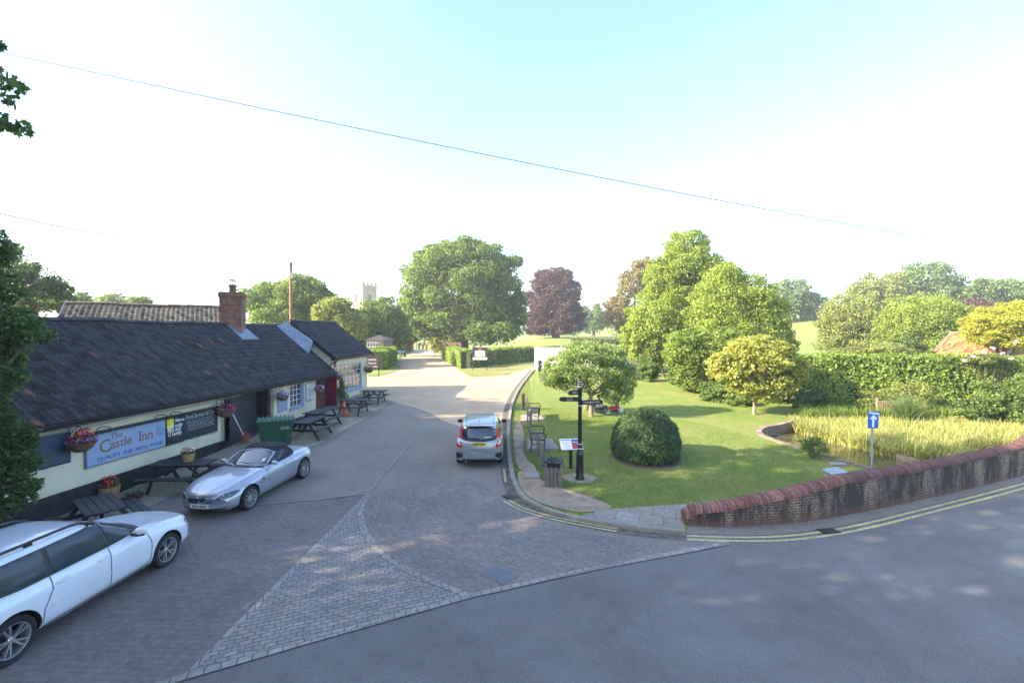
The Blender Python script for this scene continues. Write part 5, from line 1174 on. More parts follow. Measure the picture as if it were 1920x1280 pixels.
class Car:
    def __init__(s, name, label, cat, loc, rz, pitch_=0):
        s.root = thing(name, label, cat, loc, (0, pitch_, rz))
    def body(s, V, Fc, cab, paint, wells, under=darkplastic, cabmat=None, cabname='roof'):
        cut = [cyl(x, z, r, sgn*y0, sgn*1.3) for (x, z, r, y0) in wells for sgn in (1, -1)]
        me = boolean(V, Fc, cut, mats=[paint, under]); me.polygons.foreach_set('use_smooth', [True]*len(me.polygons)); me.set_sharp_from_angle(angle=R(34))
        put('body', me, [], s.root)
        m2 = bpy.data.meshes.new(cabname); m2.from_pydata(cab[0], [], cab[1]); m2.polygons.foreach_set('use_smooth', [True]*len(m2.polygons)); m2.set_sharp_from_angle(angle=R(50))
        put(cabname, m2, cabmat or paint, s.root)
        n = len(V); s.bvh = BVHTree.FromPolygons([Vector(v) for v in V]+[Vector(v) for v in cab[0]], [list(f) for f in Fc]+[[i+n for i in f] for f in cab[1]])
    def decal(s, name, poly, ax, mat, off=.005, res=.045, parent=None, thick=.0, it=0, build=True):
        """poly lies in the plane seen along ax ('+y','-y' side: (x,z); '+x','-x' ends: (y,z); '+z' top: (x,y)); wrapped on the body"""
        if it: poly = smooth_poly(poly, it, True)
        bm = cut_poly(poly, res); A = ax[1]; sg = 1 if ax[0] == '+' else -1; bad = []; D = {'x': Vector((-sg, 0, 0)), 'y': Vector((0, -sg, 0)), 'z': Vector((0, 0, -1))}[A]
        for v in bm.verts:
            a, b = v.co.x, v.co.y; o = {'x': Vector((sg*4, a, b)), 'y': Vector((a, sg*3, b)), 'z': Vector((a, b, 4))}[A]
            h = s.bvh.ray_cast(o, D)
            if h[0] is None: bad.append(v); continue
            nn = h[1] if h[1].dot(D) < 0 else -h[1]; v.co = h[0]+nn*off*.5-D*off*.7
        if bad: bmesh.ops.delete(bm, geom=bad, context='VERTS')
        for f in bm.faces:
            f.smooth = True
            if f.normal.dot(D) > 0: f.normal_flip()
        bm.normal_update()
        me = bpy.data.meshes.new(name); bm.to_mesh(me); bm.free(); me.update()
        return put(name, me, mat, parent or s.root)
    def line(s, name, pts, ax, w_, mat, off=.007, parent=None):
        pts = densify(pts, .06); return s.decal(name, ribbon_poly(pts, -w_/2, w_/2), ax, mat, off, .08, parent)
    def hit(s, o, d):
        h = s.bvh.ray_cast(Vector(o), Vector(d)); return h[0]
    def wheels(s, pos, r, wid, spokes, paint=None, rimr=.72, twin=False, disc=True):
        for (x, y) in pos:
            sg = 1 if y > 0 else -1; T_ = Matrix.Translation((x, y, r)) @ Matrix.Rotation(0 if sg > 0 else math.pi, 4, 'Z')
            rr = r*rimr; mb = MB(); mb.lathe([(0, -.05), (rr*.55, -.05), (rr*.55, -.02), (0, -.02)], 28, axis='Y', T=T_)
            wh = mb.build('wheel', M_disc, s.root, smooth=True)
            mb = MB(); h = wid/2
            mb.lathe([(rr*.97, -h*.9), (rr*1.04, -h), (r*.93, -h), (r*.985, -h*.8), (r, -h*.4), (r, h*.4), (r*.985, h*.8), (r*.93, h), (rr*1.06, h*.98), (rr*.99, h*.9), (rr*.97, -h*.9)], 48, axis='Y', T=T_)
            mb.build('tyre', rubber, wh, smooth=True)
            mb = MB(); mb.lathe([(rr*.99, h*.86), (rr*1.0, h*.92), (rr*.95, h*.9), (rr*.9, h*.6), (rr*.87, -h*.4), (rr*.97, -h*.8), (rr*.99, h*.86)], 48, axis='Y', T=T_)
            mb.lathe([(0, h*.62), (rr*.13, h*.64), (rr*.2, h*.56), (rr*.2, h*.2), (0, h*.2)], 20, axis='Y', T=T_)
            for k in range(spokes):
                t0 = 2*math.pi*k/spokes
                for dt in ((-.13, .13) if twin else (0,)):
                    a0 = t0+dt*.55; a1 = t0+dt*(1.5 if twin else 1); w0, w1 = (rr*.055, rr*.05) if twin else (rr*.075, rr*.06)
                    p0 = (rr*.16*math.cos(a0), rr*.16*math.sin(a0)); p1 = (rr*.93*math.cos(a1), rr*.93*math.sin(a1)); dx, dz = p1[0]-p0[0], p1[1]-p0[1]; l = math.hypot(dx, dz); nx_, nz_ = -dz/l, dx/l
                    vs = [(p0[0]+nx_*w0, h*.62, p0[1]+nz_*w0), (p0[0]-nx_*w0, h*.62, p0[1]-nz_*w0), (p1[0]-nx_*w1, h*.84, p1[1]-nz_*w1), (p1[0]+nx_*w1, h*.84, p1[1]+nz_*w1)]
                    vs += [(v[0]*.99, v[1]-.045, v[2]*.99) for v in vs]; mb.add(vs, [(0, 1, 2, 3), (7, 6, 5, 4), (0, 4, 5, 1), (1, 5, 6, 2), (2, 6, 7, 3), (3, 7, 4, 0)], 0, T_)
            mb.build('rim', alloy, wh, smooth=True, ang=30)
M_disc = M('brake_disc', (.06, .06, .065), .5, .6)
def M_car(name, c, metal=.0, rough=.35, coat=1.0, flake=0):
    m = M(name, c, rough, metal, var=.03, vs=2, coat=coat); return m
def mirror(mb, x, y, z, sg, l=.2, h=.13):
    bm = bmesh.new(); bmesh.ops.create_uvsphere(bm, u_segments=14, v_segments=10, radius=1)
    for v in bm.verts:
        v.co.x *= .075 if v.co.x > 0 else .045; v.co.y *= l/2*.95; v.co.z *= h/2
    mb.bm(bm, 0, Matrix.Translation((x, y+sg*l*.42, z)))
glass_s = M('car_side_glass', (.025, .04, .06), .12, var=.02, spec=.35)
m_seam = M('panel_gap', (.03, .035, .04), .7); m_red = M('tail_lamp_red', (.5, .015, .01), .15, coat=1); m_plate_y = M('plate_yellow', (.62, .46, .03), .4); m_plate_w = M('plate_white', (.72, .72, .7), .4)
m_lens = M_glass('lamp_lens', (.035, .04, .045), .05); m_ink2 = M('plate_ink', (.01, .01, .01), .5)
def heading(a, b): return math.atan2(b.y-a.y, b.x-a.x)
def plate(car, txt, x, z, w_, h, sg, mat, y0=0, tilt=0):
    """number plate facing +x (sg=1) or -x"""
    T_ = Matrix.Translation((x, y0, z)) @ Matrix.Rotation(R(90)*sg, 4, 'Z') @ Matrix.Rotation(R(tilt), 4, 'X')
    mb = MB(); mb.box((0, 0, 0), (w_, .012, h), 0, T=T_, bev=.004)
    text_mb(mb, txt, h*.82, T_ @ Matrix.Translation((0, -.0075, -h*.29)) @ TXT, 1, .001, 'CENTER', .003, .88)
    mb.build('number_plate', [mat, m_ink2], car.root)
# ---- white estate car
est = Car('estate_car', 'white estate car with black roof rails parked nearest the viewpoint', 'car', (-8.32, 8.43, 0), heading(G(30, 1238), G(308, 1063)))
f0 = G(308, 1063); r0 = G(30, 1238); hd = (f0-r0).normalized(); lf = Vector((-hd.y, hd.x, 0)); c0 = (f0+r0)/2+lf*.86; est.root.location = (c0.x, c0.y, .01); est.root.rotation_euler = (0, 0, math.atan2(hd.y, hd.x))
wp_ = M_car('white_car_paint', (.62, .66, .72), 0, .3)
#     x     zb   zmid  zs    zt    wlow  wmid  ws   wt
ES = [(-2.44, .45, .60, .78, .84, .70, .74, .72, .60), (-2.40, .32, .58, .84, .95, .78, .84, .80, .66), (-2.2, .24, .56, .86, 1.0, .82, .90, .86, .72), (-1.4, .22, .58, .88, 1.02, .84, .925, .89, .74), (-.4, .20, .58, .87, 1.0, .84, .92, .885, .74), (.5, .20, .58, .86, .98, .84, .92, .88, .74), (1.0, .20, .58, .84, .975, .84, .92, .87, .72), (1.5, .21, .57, .80, .93, .83, .92, .86, .66), (2.0, .22, .52, .74, .85, .80, .885, .82, .58), (2.28, .26, .46, .66, .78, .74, .82, .76, .52), (2.36, .36, .48, .60, .70, .68, .74, .70, .46)]
V, Fc = loft_body(ES, 2.36, -2.44, .34, .16)
cabE = loft_cabin([(.90, 1.10, -2.36, .835), (1.0, .98, -2.32, .825), (1.15, .72, -2.24, .785), (1.32, .42, -2.14, .735), (1.43, .18, -2.05, .69), (1.465, .04, -1.98, .665)], 5.2, crown=.065)
est.body(V, Fc, cabE, wp_, [(1.41, .34, .385, .62), (-1.41, .34, .385, .62)])
est.wheels([(1.41, .80), (1.41, -.80), (-1.41, .80), (-1.41, -.80)], .335, .21, 5, twin=True)
for ax in ('-y', '+y'):
    est.decal('side_window', [(.86, 1.01), (.20, 1.01), (.16, 1.38), (.24, 1.40), (.46, 1.33), (.70, 1.17)], ax, glass_s, .010)
    est.decal('side_window', [(.13, 1.005), (-.78, 1.005), (-.80, 1.41), (.10, 1.41)], ax, glass_s, .010)
    est.decal('side_window', [(-.88, 1.01), (-1.95, 1.07), (-1.82, 1.32), (-1.55, 1.39), (-.87, 1.41)], ax, glass_s, .010)
    est.decal('window_surround', [(.96, .99), (-.1, .982), (-1.2, .985), (-2.06, 1.05), (-1.88, 1.35), (-1.55, 1.42), (.0, 1.44), (.26, 1.43), (.50, 1.35), (.76, 1.17)], ax, darkplastic, .005)
    est.line('door_seam', [(.93, .93), (.99, .7), (.97, .35), (.9, .3)], ax, .012, m_seam)
    est.line('door_seam', [(.16, .99), (.12, .7), (.12, .3)], ax, .012, m_seam)
    est.line('door_seam', [(-.84, .99), (-.86, .80), (-1.0, .55), (-1.02, .33)], ax, .012, m_seam)
    est.line('sill_line', [(.92, .285), (-.98, .285)], ax, .012, m_seam)
    est.line('trim_strip', [(.9, .56), (-.9, .545)], ax, .03, wp_, .02)
    est.line('trim_strip', [(1.02, .235), (-1.02, .225)], ax, .05, wp_, .02)
    for hx in (.0, -.70):
        mb = MB(); sg = 1 if ax[0] == '+' else -1; h = est.hit((hx, sg*3, .86), (0, -sg, 0)); mb.tube([(hx+.09, h.y, .862), (hx+.07, h.y+sg*.028, .865), (hx-.07, h.y+sg*.028, .858), (hx-.1, h.y, .855)], .016, 8)
        mb.build('door_handle', wp_, est.root, smooth=True)
    sg = 1 if ax[0] == '+' else -1; mb = MB(); mirror(mb, .68, sg*.86, 1.04, sg, .25, .16); mm = mb.build('wing_mirror', wp_, est.root, smooth=True)
    mb = MB(); mb.tube([(.66, sg*.80, .985), (.66, sg*.9, .965), (.66, sg*1.06, .99)], [.03, .026, .02], 8); mb.build('mirror_base', darkplastic, mm, smooth=True)
    pts = []
    for x in np.linspace(.12, -2.0, 16): h = est.hit((x, sg*.60, 3), (0, 0, -1)); pts.append((x, sg*.60, h.z+.055-.05*max(0, abs((x+.94)/1.06)**8)))
    mb = MB(); mb.tube(pts, .025, 8)
    for x in (.02, -.95, -1.9): h = est.hit((x, sg*.60, 3), (0, 0, -1)); mb.box((x, sg*.60, h.z+.02), (.12, .035, .06), bev=.008)
    mb.build('roof_rail', black, est.root, smooth=True)
est.decal('windscreen', smooth_poly([(-.72, 1.0), (.72, 1.0), (.56, 1.38), (-.56, 1.38)], 1, True), '+x', carglass, .004)
est.decal('rear_window', smooth_poly([(-.66, 1.06), (.66, 1.06), (.56, 1.38), (-.56, 1.38)], 1, True), '-x', carglass, .004)
est.decal('scuttle', smooth_poly([(.98, -.70), (1.12, -.45), (1.2, 0), (1.12, .45), (.98, .70), (.90, .68), (.95, 0), (.90, -.68)], 1, True), '+z', darkplastic, .005)
est.decal('headlight', smooth_poly([(-.80, .60), (-.42, .56), (-.40, .66), (-.62, .73), (-.82, .74)], 1, True), '+x', m_lens, .006); est.decal('headlight', smooth_poly([(.80, .60), (.42, .56), (.40, .66), (.62, .73), (.82, .74)], 1, True), '+x', m_lens, .006)
est.decal('indicator', [(2.16, .62), (2.02, .63), (2.0, .72), (2.12, .70)], '-y', M('amber_lens', (.6, .3, .12), .2, coat=1), .006)
est.decal('grille', [(-.30, .46), (.30, .46), (.34, .66), (-.34, .66)], '+x', darkplastic, .006); est.decal('lower_grille', [(-.6, .32), (.6, .32), (.55, .40), (-.55, .40)], '+x', darkplastic, .006)
for s_ in (-1, 1): est.line('bonnet_crease', [(2.15, s_*.36), (1.5, s_*.47), (1.05, s_*.53)], '+z', .012, wp_, .006); est.line('bonnet_seam', [(2.2, s_*.56), (1.6, s_*.70), (1.05, s_*.76)], '+z', .007, m_seam)
for s_ in (-1, 1): est.decal('tail_light', [(s_*.82, .62), (s_*.60, .62), (s_*.64, 1.0), (s_*.76, 1.36), (s_*.84, 1.0)], '-x', m_red, .006)
mb = MB(); h = est.hit((-1.9, 0, 3), (0, 0, -1)); mb.tube([(-1.8, 0, h.z), (-1.9, 0, h.z+.05), (-1.95, 0, h.z+.05)], .02, 6); mb.build('aerial', black, est.root)
# ---- silver roadster
f0 = G(467, 953.5); r0 = G(565, 896); hd = (f0-r0).normalized(); lf = Vector((-hd.y, hd.x, 0)); c0 = (f0+r0)/2-lf*.78
zf_, zr_ = zt(f0.x, f0.y), zt(r0.x, r0.y); c0.z = (zf_+zr_)/2+.01
rd = Car('roadster', 'silver roadster with a black fabric hood parked beside the inn', 'car', c0, math.atan2(hd.y, hd.x), math.atan2(zr_-zf_, 2.5))
sp_ = M_car('silver_car_paint', (.40, .43, .49), .55, .3)
ZS = [(-2.04, .40, .52, .74, .80, .62, .70, .66, .50), (-1.98, .28, .52, .78, .865, .72, .79, .74, .56), (-1.7, .20, .52, .80, .895, .78, .86, .80, .60), (-1.25, .18, .54, .82, .90, .80, .89, .845, .62), (-.6, .17, .54, .78, .89, .79, .845, .80, .64), (.0, .17, .54, .76, .885, .79, .83, .79, .64), (.4, .17, .54, .76, .89, .79, .845, .80, .62), (.9, .18, .54, .76, .875, .80, .88, .83, .56), (1.3, .18, .54, .745, .84, .80, .89, .825, .50), (1.7, .19, .47, .68, .765, .76, .85, .77, .42), (1.95, .21, .40, .59, .67, .68, .77, .68, .34), (2.05, .30, .42, .50, .57, .60, .66, .58, .28)]
V, Fc = loft_body(ZS, 2.05, -2.04, .40, .30)
cabZ = loft_cabin([(.80, .42, -1.42, .70), (.90, .28, -1.36, .69), (1.0, .10, -1.26, .665), (1.1, -.08, -1.12, .63), (1.2, -.27, -.98, .58), (1.235, -.34, -.92, .555)], 3.0, crown=.045)
m_hood = M('fabric_hood', (.014, .014, .018), .85, var=.2, vs=40, bmp=.2, bs=300)
rd.body(V, Fc, cabZ, sp_, [(1.25, .325, .372, .58), (-1.25, .325, .372, .58)], cabmat=m_hood, cabname='fabric_hood')
rd.wheels([(1.25, .775), (1.25, -.775), (-1.25, .79), (-1.25, -.79)], .32, .22, 10, rimr=.76, twin=False)
for ax in ('-y', '+y'):
    sg = 1 if ax[0] == '+' else -1
    rd.decal('side_window', smooth_poly([(.22, .915), (-.70, .925), (-.66, 1.12), (-.35, 1.175), (-.12, 1.12)], 1, True), ax, glass_s, .005)
    a = Vector((.40, sg*.69, .885)); b = Vector((-.30, sg*.555, 1.225)); pts = [a.lerp(b, t) for t in np.linspace(0, 1, 7)]
    for i, p in enumerate(pts): h = rd.hit((p.x-.02, sg*3, p.z), (0, -sg, 0)); pts[i] = Vector((p.x-.02, h.y, p.z)) if h else p
    mb = MB(); mb.tube(pts, .019, 8); mb.build('windscreen_pillar', sp_, rd.root, smooth=True)
    rd.line('door_seam', [(.44, .84), (.46, .6), (.38, .27)], ax, .011, m_seam); rd.line('door_seam', [(-.70, .88), (-.76, .66), (-.66, .40), (-.5, .27), (.3, .25)], ax, .011, m_seam)
    rd.line('crease', [(.98, .66), (.3, .60), (-.5, .66), (-.9, .74)], ax, .02, sp_, .013)
    rd.line('crease', [(.80, .30), (.2, .27), (-.4, .31), (-.85, .50)], ax, .028, sp_, .018)
    rd.decal('side_badge', smooth_poly([(.70+.045*math.cos(t), .655+.045*math.sin(t)) for t in np.linspace(0, 6.28, 13)[:-1]], 1, True), ax, m_seam, .012)
    rd.line('side_slash', [(.72, .56), (.66, .75)], ax, .012, darkplastic, .012)
    mb = MB(); mirror(mb, .16, sg*.74, .955, sg, .22, .13); mb.build('wing_mirror', sp_, rd.root, smooth=True)
    h = rd.hit((-.45, sg*3, .78), (0, -sg, 0)); mb = MB(); mb.tube([(-.36, h.y, .782), (-.38, h.y+sg*.024, .783), (-.53, h.y+sg*.024, .78), (-.56, h.y, .778)], .013, 8); mb.build('door_handle', sp_, rd.root, smooth=True)
    rd.decal('headlight', smooth_poly([(sg*.41, .535), (sg*.56, .495), (sg*.76, .545), (sg*.82, .65), (sg*.70, .675), (sg*.52, .63)], 1, True), '+x', m_lens, .008)
    for yy in (.55, .66):
        h = rd.hit((4, sg*yy, .585), (-1, 0, 0))
        if h: mb = MB(); mb.lathe([(0, .012), (.030, .012), (.036, .0), (.0, 0)], 14, axis='X', c=(h.x, sg*yy, .59)); mb.build('headlight_lens', chrome, rd.root, smooth=True)
    rd.decal('grille', smooth_poly([(sg*.02, .455), (sg*.29, .44), (sg*.34, .52), (sg*.30, .575), (sg*.04, .58)], 1, True), '+x', darkplastic, .010)
    rd.decal('grille_surround', smooth_poly([(sg*.002, .435), (sg*.31, .415), (sg*.38, .525), (sg*.33, .60), (sg*.01, .605)], 1, True), '+x', chrome, .006)
    for k in range(7): rd.line('grille_slat', [(sg*(.06+k*.033), .475), (sg*(.06+k*.033), .55)], '+x', .006, M_disc, .014) if False else None
    rd.line('bonnet_crease', [(1.95, sg*.20), (1.3, sg*.42), (.55, sg*.52)], '+z', .02, sp_, .008)
    rd.line('bonnet_seam', [(1.86, sg*.44), (1.72, sg*.60), (1.2, sg*.70), (.5, sg*.68)], '+z', .008, m_seam)
    rd.decal('tail_light', [(sg*.72, .62), (sg*.45, .64), (sg*.45, .74), (sg*.74, .74)], '-x', m_red, .006)
rd.line('bonnet_seam', [(-.46, .605), (0, .625), (.46, .605)], '+x', .008, m_seam)
rd.decal('lower_grille', smooth_poly([(-.66, .30), (.66, .30), (.60, .235), (-.60, .235)], 1, True), '+x', darkplastic, .006)
rd.decal('windscreen', smooth_poly([(-.70, .89), (.70, .89), (.57, 1.215), (-.57, 1.215)], 1, True), '+x', M_glass('windscreen_glass', (.09, .11, .13), .03), .006)
rd.decal('scuttle', smooth_poly([(.42, -.62), (.52, 0), (.42, .62), (.30, .62), (.36, 0), (.30, -.62)], 1, True), '+z', darkplastic, .008)
mb = MB(); pts = [(-.33, y, 0) for y in np.linspace(-.52, .52, 9)]
for i, p in enumerate(pts): h = rd.hit((4, p[1], 1.222), (-1, 0, 0)); pts[i] = (h.x+.004, p[1], 1.222)
mb.tube(pts, .016, 8); mb.build('windscreen_frame', black, rd.root, smooth=True)
for y0, y1 in ((.05, -.45), (-.02, .50)):
    p0 = rd.hit((4, y0, .925), (-1, 0, 0)); p1 = rd.hit((4, y1, .935), (-1, 0, 0)); mb = MB(); mb.tube([p0+Vector((.02, 0, .01)), (p0+p1)/2+Vector((.03, 0, .01)), p1+Vector((.02, 0, .0))], .008, 6); mb.build('wiper', black, rd.root)
h = rd.hit((4, .40, .99), (-1, 0, 0)); mb = MB(); rd.decal('tax_disc', [(.37, .965), (.45, .965), (.43, 1.025), (.36, 1.025)], '+x', m_plate_w, .012)
rd.decal('badge', [(.032*math.cos(t), .598+.02*math.sin(t)) for t in np.linspace(0, 6.28, 13)[:-1]], '+x', M('badge_blue', (.03, .12, .35), .3), .012)
h = rd.hit((4, 0, .38), (-1, 0, 0)); plate(rd, 'BY56 NKW', h.x+.03, .355, .52, .112, 1, m_plate_w)
mb = MB(); h = rd.hit((-1.75, -.30, 3), (0, 0, -1)); mb.tube([(h.x, h.y, h.z), (h.x-.06, h.y, h.z+.32)], .004, 5); mb.build('aerial', black, rd.root)
# ---- grey green hatchback seen from behind
rl = G(872, 868); rr_ = G(929, 869); mid = (G(861, 866)+G(941, 867))/2; yaw = R(91.2)
zr_ = zt(mid.x, mid.y); fx = (mid.x, mid.y+2.5); pz = math.atan2(zt(*fx)-zr_, 2.53)
hb = Car('hatchback', 'grey silver hatchback parked by the kerb, seen from behind', 'car', (mid.x-.05, mid.y+1.30, zt(mid.x, mid.y+1.30)+.01), yaw, -pz)
gp_ = M_car('grey_car_paint', (.37, .41, .42), .5, .3)
JS = [(-1.98, .40, .50, .60, .70, .64, .74, .74, .60), (-1.95, .28, .52, .66, .90, .74, .80, .78, .66), (-1.80, .24, .55, .80, 1.0, .78, .835, .80, .70), (-1.25, .22, .56, .84, 1.0, .80, .85, .82, .72), (-.3, .20, .56, .84, .98, .79, .845, .82, .72), (.6, .20, .56, .82, .96, .79, .845, .81, .70), (1.1, .21, .56, .80, .97, .79, .845, .80, .66), (1.5, .22, .54, .76, .92, .77, .83, .77, .58), (1.85, .25, .48, .66, .80, .70, .77, .70, .5), (2.0, .34, .46, .58, .68, .6, .68, .62, .42)]
V, Fc = loft_body(JS, 2.0, -1.98, .36, .13)
cabJ = loft_cabin([(.84, 1.45, -1.93, .79), (.95, 1.25, -1.90, .785), (1.1, .95, -1.84, .75), (1.25, .64, -1.76, .71), (1.38, .32, -1.68, .665), (1.455, .08, -1.62, .62)], 4.4, crown=.05)
hb.body(V, Fc, cabJ, gp_, [(1.28, .30, .35, .56), (-1.25, .30, .35, .56)])
hb.wheels([(1.28, .73), (1.28, -.73), (-1.25, .735), (-1.25, -.735)], .30, .185, 6)
for ax in ('-y', '+y'):
    sg = 1 if ax[0] == '+' else -1
    hb.decal('side_window', [(.90, 1.0), (.12, .995), (.10, 1.38), (.30, 1.37)], ax, glass_s, .005); hb.decal('side_window', [(.06, .995), (-.82, 1.02), (-.86, 1.38), (.05, 1.385)], ax, glass_s, .005)
    hb.decal('side_window', [(-.9, 1.03), (-1.35, 1.12), (-1.38, 1.30), (-.92, 1.375)], ax, glass_s, .005)
    hb.line('door_seam', [(.09, .98), (.06, .6), (.06, .3)], ax, .012, m_seam)
    mb = MB(); mirror(mb, .72, sg*.79, 1.02, sg, .24, .16); mb.build('wing_mirror', darkplastic, hb.root, smooth=True)
    hb.decal('tail_light', [(sg*.84, .78), (sg*.60, .73), (sg*.575, .82), (sg*.67, .93), (sg*.62, 1.02), (sg*.565, 1.37), (sg*.67, 1.40), (sg*.775, 1.10), (sg*.825, 1.02)], '-x', m_red, .012)
    hb.decal('tail_lens', [(sg*.73, .86), (sg*.655, .84), (sg*.70, .93), (sg*.74, .95)], '-x', m_plate_w, .018)
    hb.decal('bumper_vent', [(sg*.80, .42), (sg*.56, .52), (sg*.58, .40), (sg*.76, .34)], '-x', darkplastic, .008)
    hb.decal('bumper_vent', [(sg*.81, .56), (sg*.60, .54), (sg*.64, .40), (sg*.78, .36)], '-x', darkplastic, .009)
    hb.line('bumper_crease', [(sg*.80, .63), (sg*.5, .555), (0, .55)], '-x', .022, gp_, .018)
    hb.line('roof_groove', [(.2, sg*.50), (-1.5, sg*.50)], '+z', .014, m_seam, .003)
hb.decal('rear_window', smooth_poly([(-.60, 1.03), (.60, 1.03), (.56, 1.37), (-.56, 1.37)], 1, True), '-x', carglass, .008)
hb.decal('rear_window_trim', smooth_poly([(-.66, 1.0), (-.4, .95), (0, .93), (.4, .95), (.66, 1.0), (.59, 1.405), (-.59, 1.405)], 1, True), '-x', black, .004)
hb.decal('diffuser', smooth_poly([(-.62, .36), (.62, .36), (.56, .24), (-.56, .24)], 1, True), '-x', darkplastic, .008)
hb.line('chrome_strip', [(-.55, .345), (.55, .345)], '-x', .022, chrome, .02)
mb = MB(); mb.box((-1.68, 0, 1.455), (.2, 1.06, .03), bev=.012); mb.box((-1.785, 0, 1.45), (.012, .34, .022), 1); mb.build('spoiler', [gp_, m_red], hb.root)
mb = MB(); hh = hb.hit((-4, 0, 1.02), (1, 0, 0)); mb.tube([(hh.x-.02, 0, 1.03), (hh.x-.03, .15, 1.06), (hh.x-.01, .36, 1.075)], .012, 6); mb.build('wiper', black, hb.root)
hh = hb.hit((-4, 0, .86), (1, 0, 0)); plate(hb, 'AX66 CNO', hh.x-.02, .865, .52, .115, -1, m_plate_y)
mb = MB(); T_ = Matrix.Translation((hh.x-.035, 0, .96)) @ Matrix.Rotation(-R(90), 4, 'Z') 
mb.box((-.028, 0, 0), (.012, .01, .07), T=T_); mb.box((.028, 0, 0), (.012, .01, .07), T=T_); mb.box((0, 0, 0), (.05, .009, .012), T=T_); mb.build('badge', chrome, hb.root)
hb.decal('sticker', [(-.20, 1.06), (-.44, 1.06), (-.43, 1.095), (-.20, 1.095)], '-x', M('sticker', (.45, .55, .5), .5), .014)
mb = MB(); mb.tube([(-1.35, 0, 1.50), (-1.45, 0, 1.60)], .008, 6); mb.build('aerial', black, hb.root)
mb = MB(); mb.tube([(-1.85, .45, .27), (-2.0, .45, .26)], .03, 12); mb.build('exhaust_pipe', chrome, hb.root, smooth=True)
# ---------------------------------------------------------------- street furniture and small things
# wheeled bin
bq = G(513, 838); grn = M('green_plastic', (.012, .075, .042), .5, var=.1); grn2 = M('green_lid', (.025, .11, .065), .45, var=.08)
t = thing('wheeled_bin', 'large green wheeled rubbish bin with ribbed lid behind the silver roadster', 'rubbish bin', (G(512, 842).x, G(512, 842).y+.25, zt(0, 19)+.01), WA+R(-58))
t.location.z = zt(t.location.x, t.location.y)+.015
mb = MB(); vs = [(-.52, -.36, .14), (.52, -.36, .14), (.52, .36, .14), (-.52, .36, .14), (-.64, -.46, 1.12), (.64, -.46, 1.12), (.64, .46, 1.12), (-.64, .46, 1.12)]
mb.add(vs, [(0, 3, 2, 1), (4, 5, 6, 7), (0, 1, 5, 4), (1, 2, 6, 5), (2, 3, 7, 6), (3, 0, 4, 7)]); mb.box((0, -.47, 1.08), (1.34, .05, .09), bev=.01); mb.box((0, .47, 1.08), (1.34, .05, .09), bev=.01)
mb.box((-.655, 0, 1.08), (.05, .96, .09), bev=.01); mb.box((.655, 0, 1.08), (.05, .96, .09), bev=.01)
for x in (-.35, 0, .35): mb.box((x, -.41, .6), (.05, .05, .8), bev=.01)
mb.build('body', grn, t)
mb = MB(); n = 9
for i in range(n):
    x = -.62+1.24*i/(n-1); mb.box((x, 0, 1.20), (.045, .9, .05), bev=.01)
vs = []
for i in range(9):
    y = -.48+.96*i/8; z = 1.135+.07*math.sin(math.pi*i/8)
    vs += [(-.67, y, z), (.67, y, z)]
mb.add(vs, [(2*i, 2*i+1, 2*i+3, 2*i+2) for i in range(8)]); mb.add([(v[0], v[1], v[2]-.03) for v in vs], [(2*i+2, 2*i+3, 2*i+1, 2*i) for i in range(8)])
mb.box((0, -.49, 1.135), (1.3, .04, .05), bev=.01)
mb.build('lid', grn2, t)
for x, y in ((-.45, -.3), (.45, -.3), (-.45, .3), (.45, .3)):
    mb = MB(); mb.lathe([(0, -.025), (.08, -.025), (.085, 0), (.08, .025), (0, .025)], 18, (x, y, .085), 'Y'); mb.box((x, y, .15), (.07, .07, .06)); mb.build('wheel', rubber, t)
mb = MB(); text_mb(mb, 'RECYCLE', .07, Matrix.Translation((.33, -.462, .84)) @ TXT, 0, .002, 'CENTER'); mb.box((.33, -.452, .8), (.36, .01, .012)); mb.build('lettering', white, t)
# cone
q = G(646, 780); t = thing('traffic_cone', 'orange traffic cone standing at the edge of the pub forecourt', 'traffic cone', (q.x, q.y, zt(q.x, q.y)+.02))
org = M('cone_orange', (.75, .12, .02), .45, var=.08)
mb = MB(); mb.lathe([(.17, .035), (.155, .06), (.045, .72), (.03, .74), (0, .74)], 24); mb.lathe([(.098, .40), (.062, .60)], 24, mi=0); cn = mb.build('cone', org, t, smooth=True)
mb = MB(); mb.box((0, 0, .02), (.44, .44, .04), bev=.015); mb.build('base', org, t)
mb = MB(); mb.lathe([(.132, .21), (.092, .45)], 24); mb.build('sleeve', M('cone_sleeve', (.72, .2, .08), .5), cn, smooth=True)
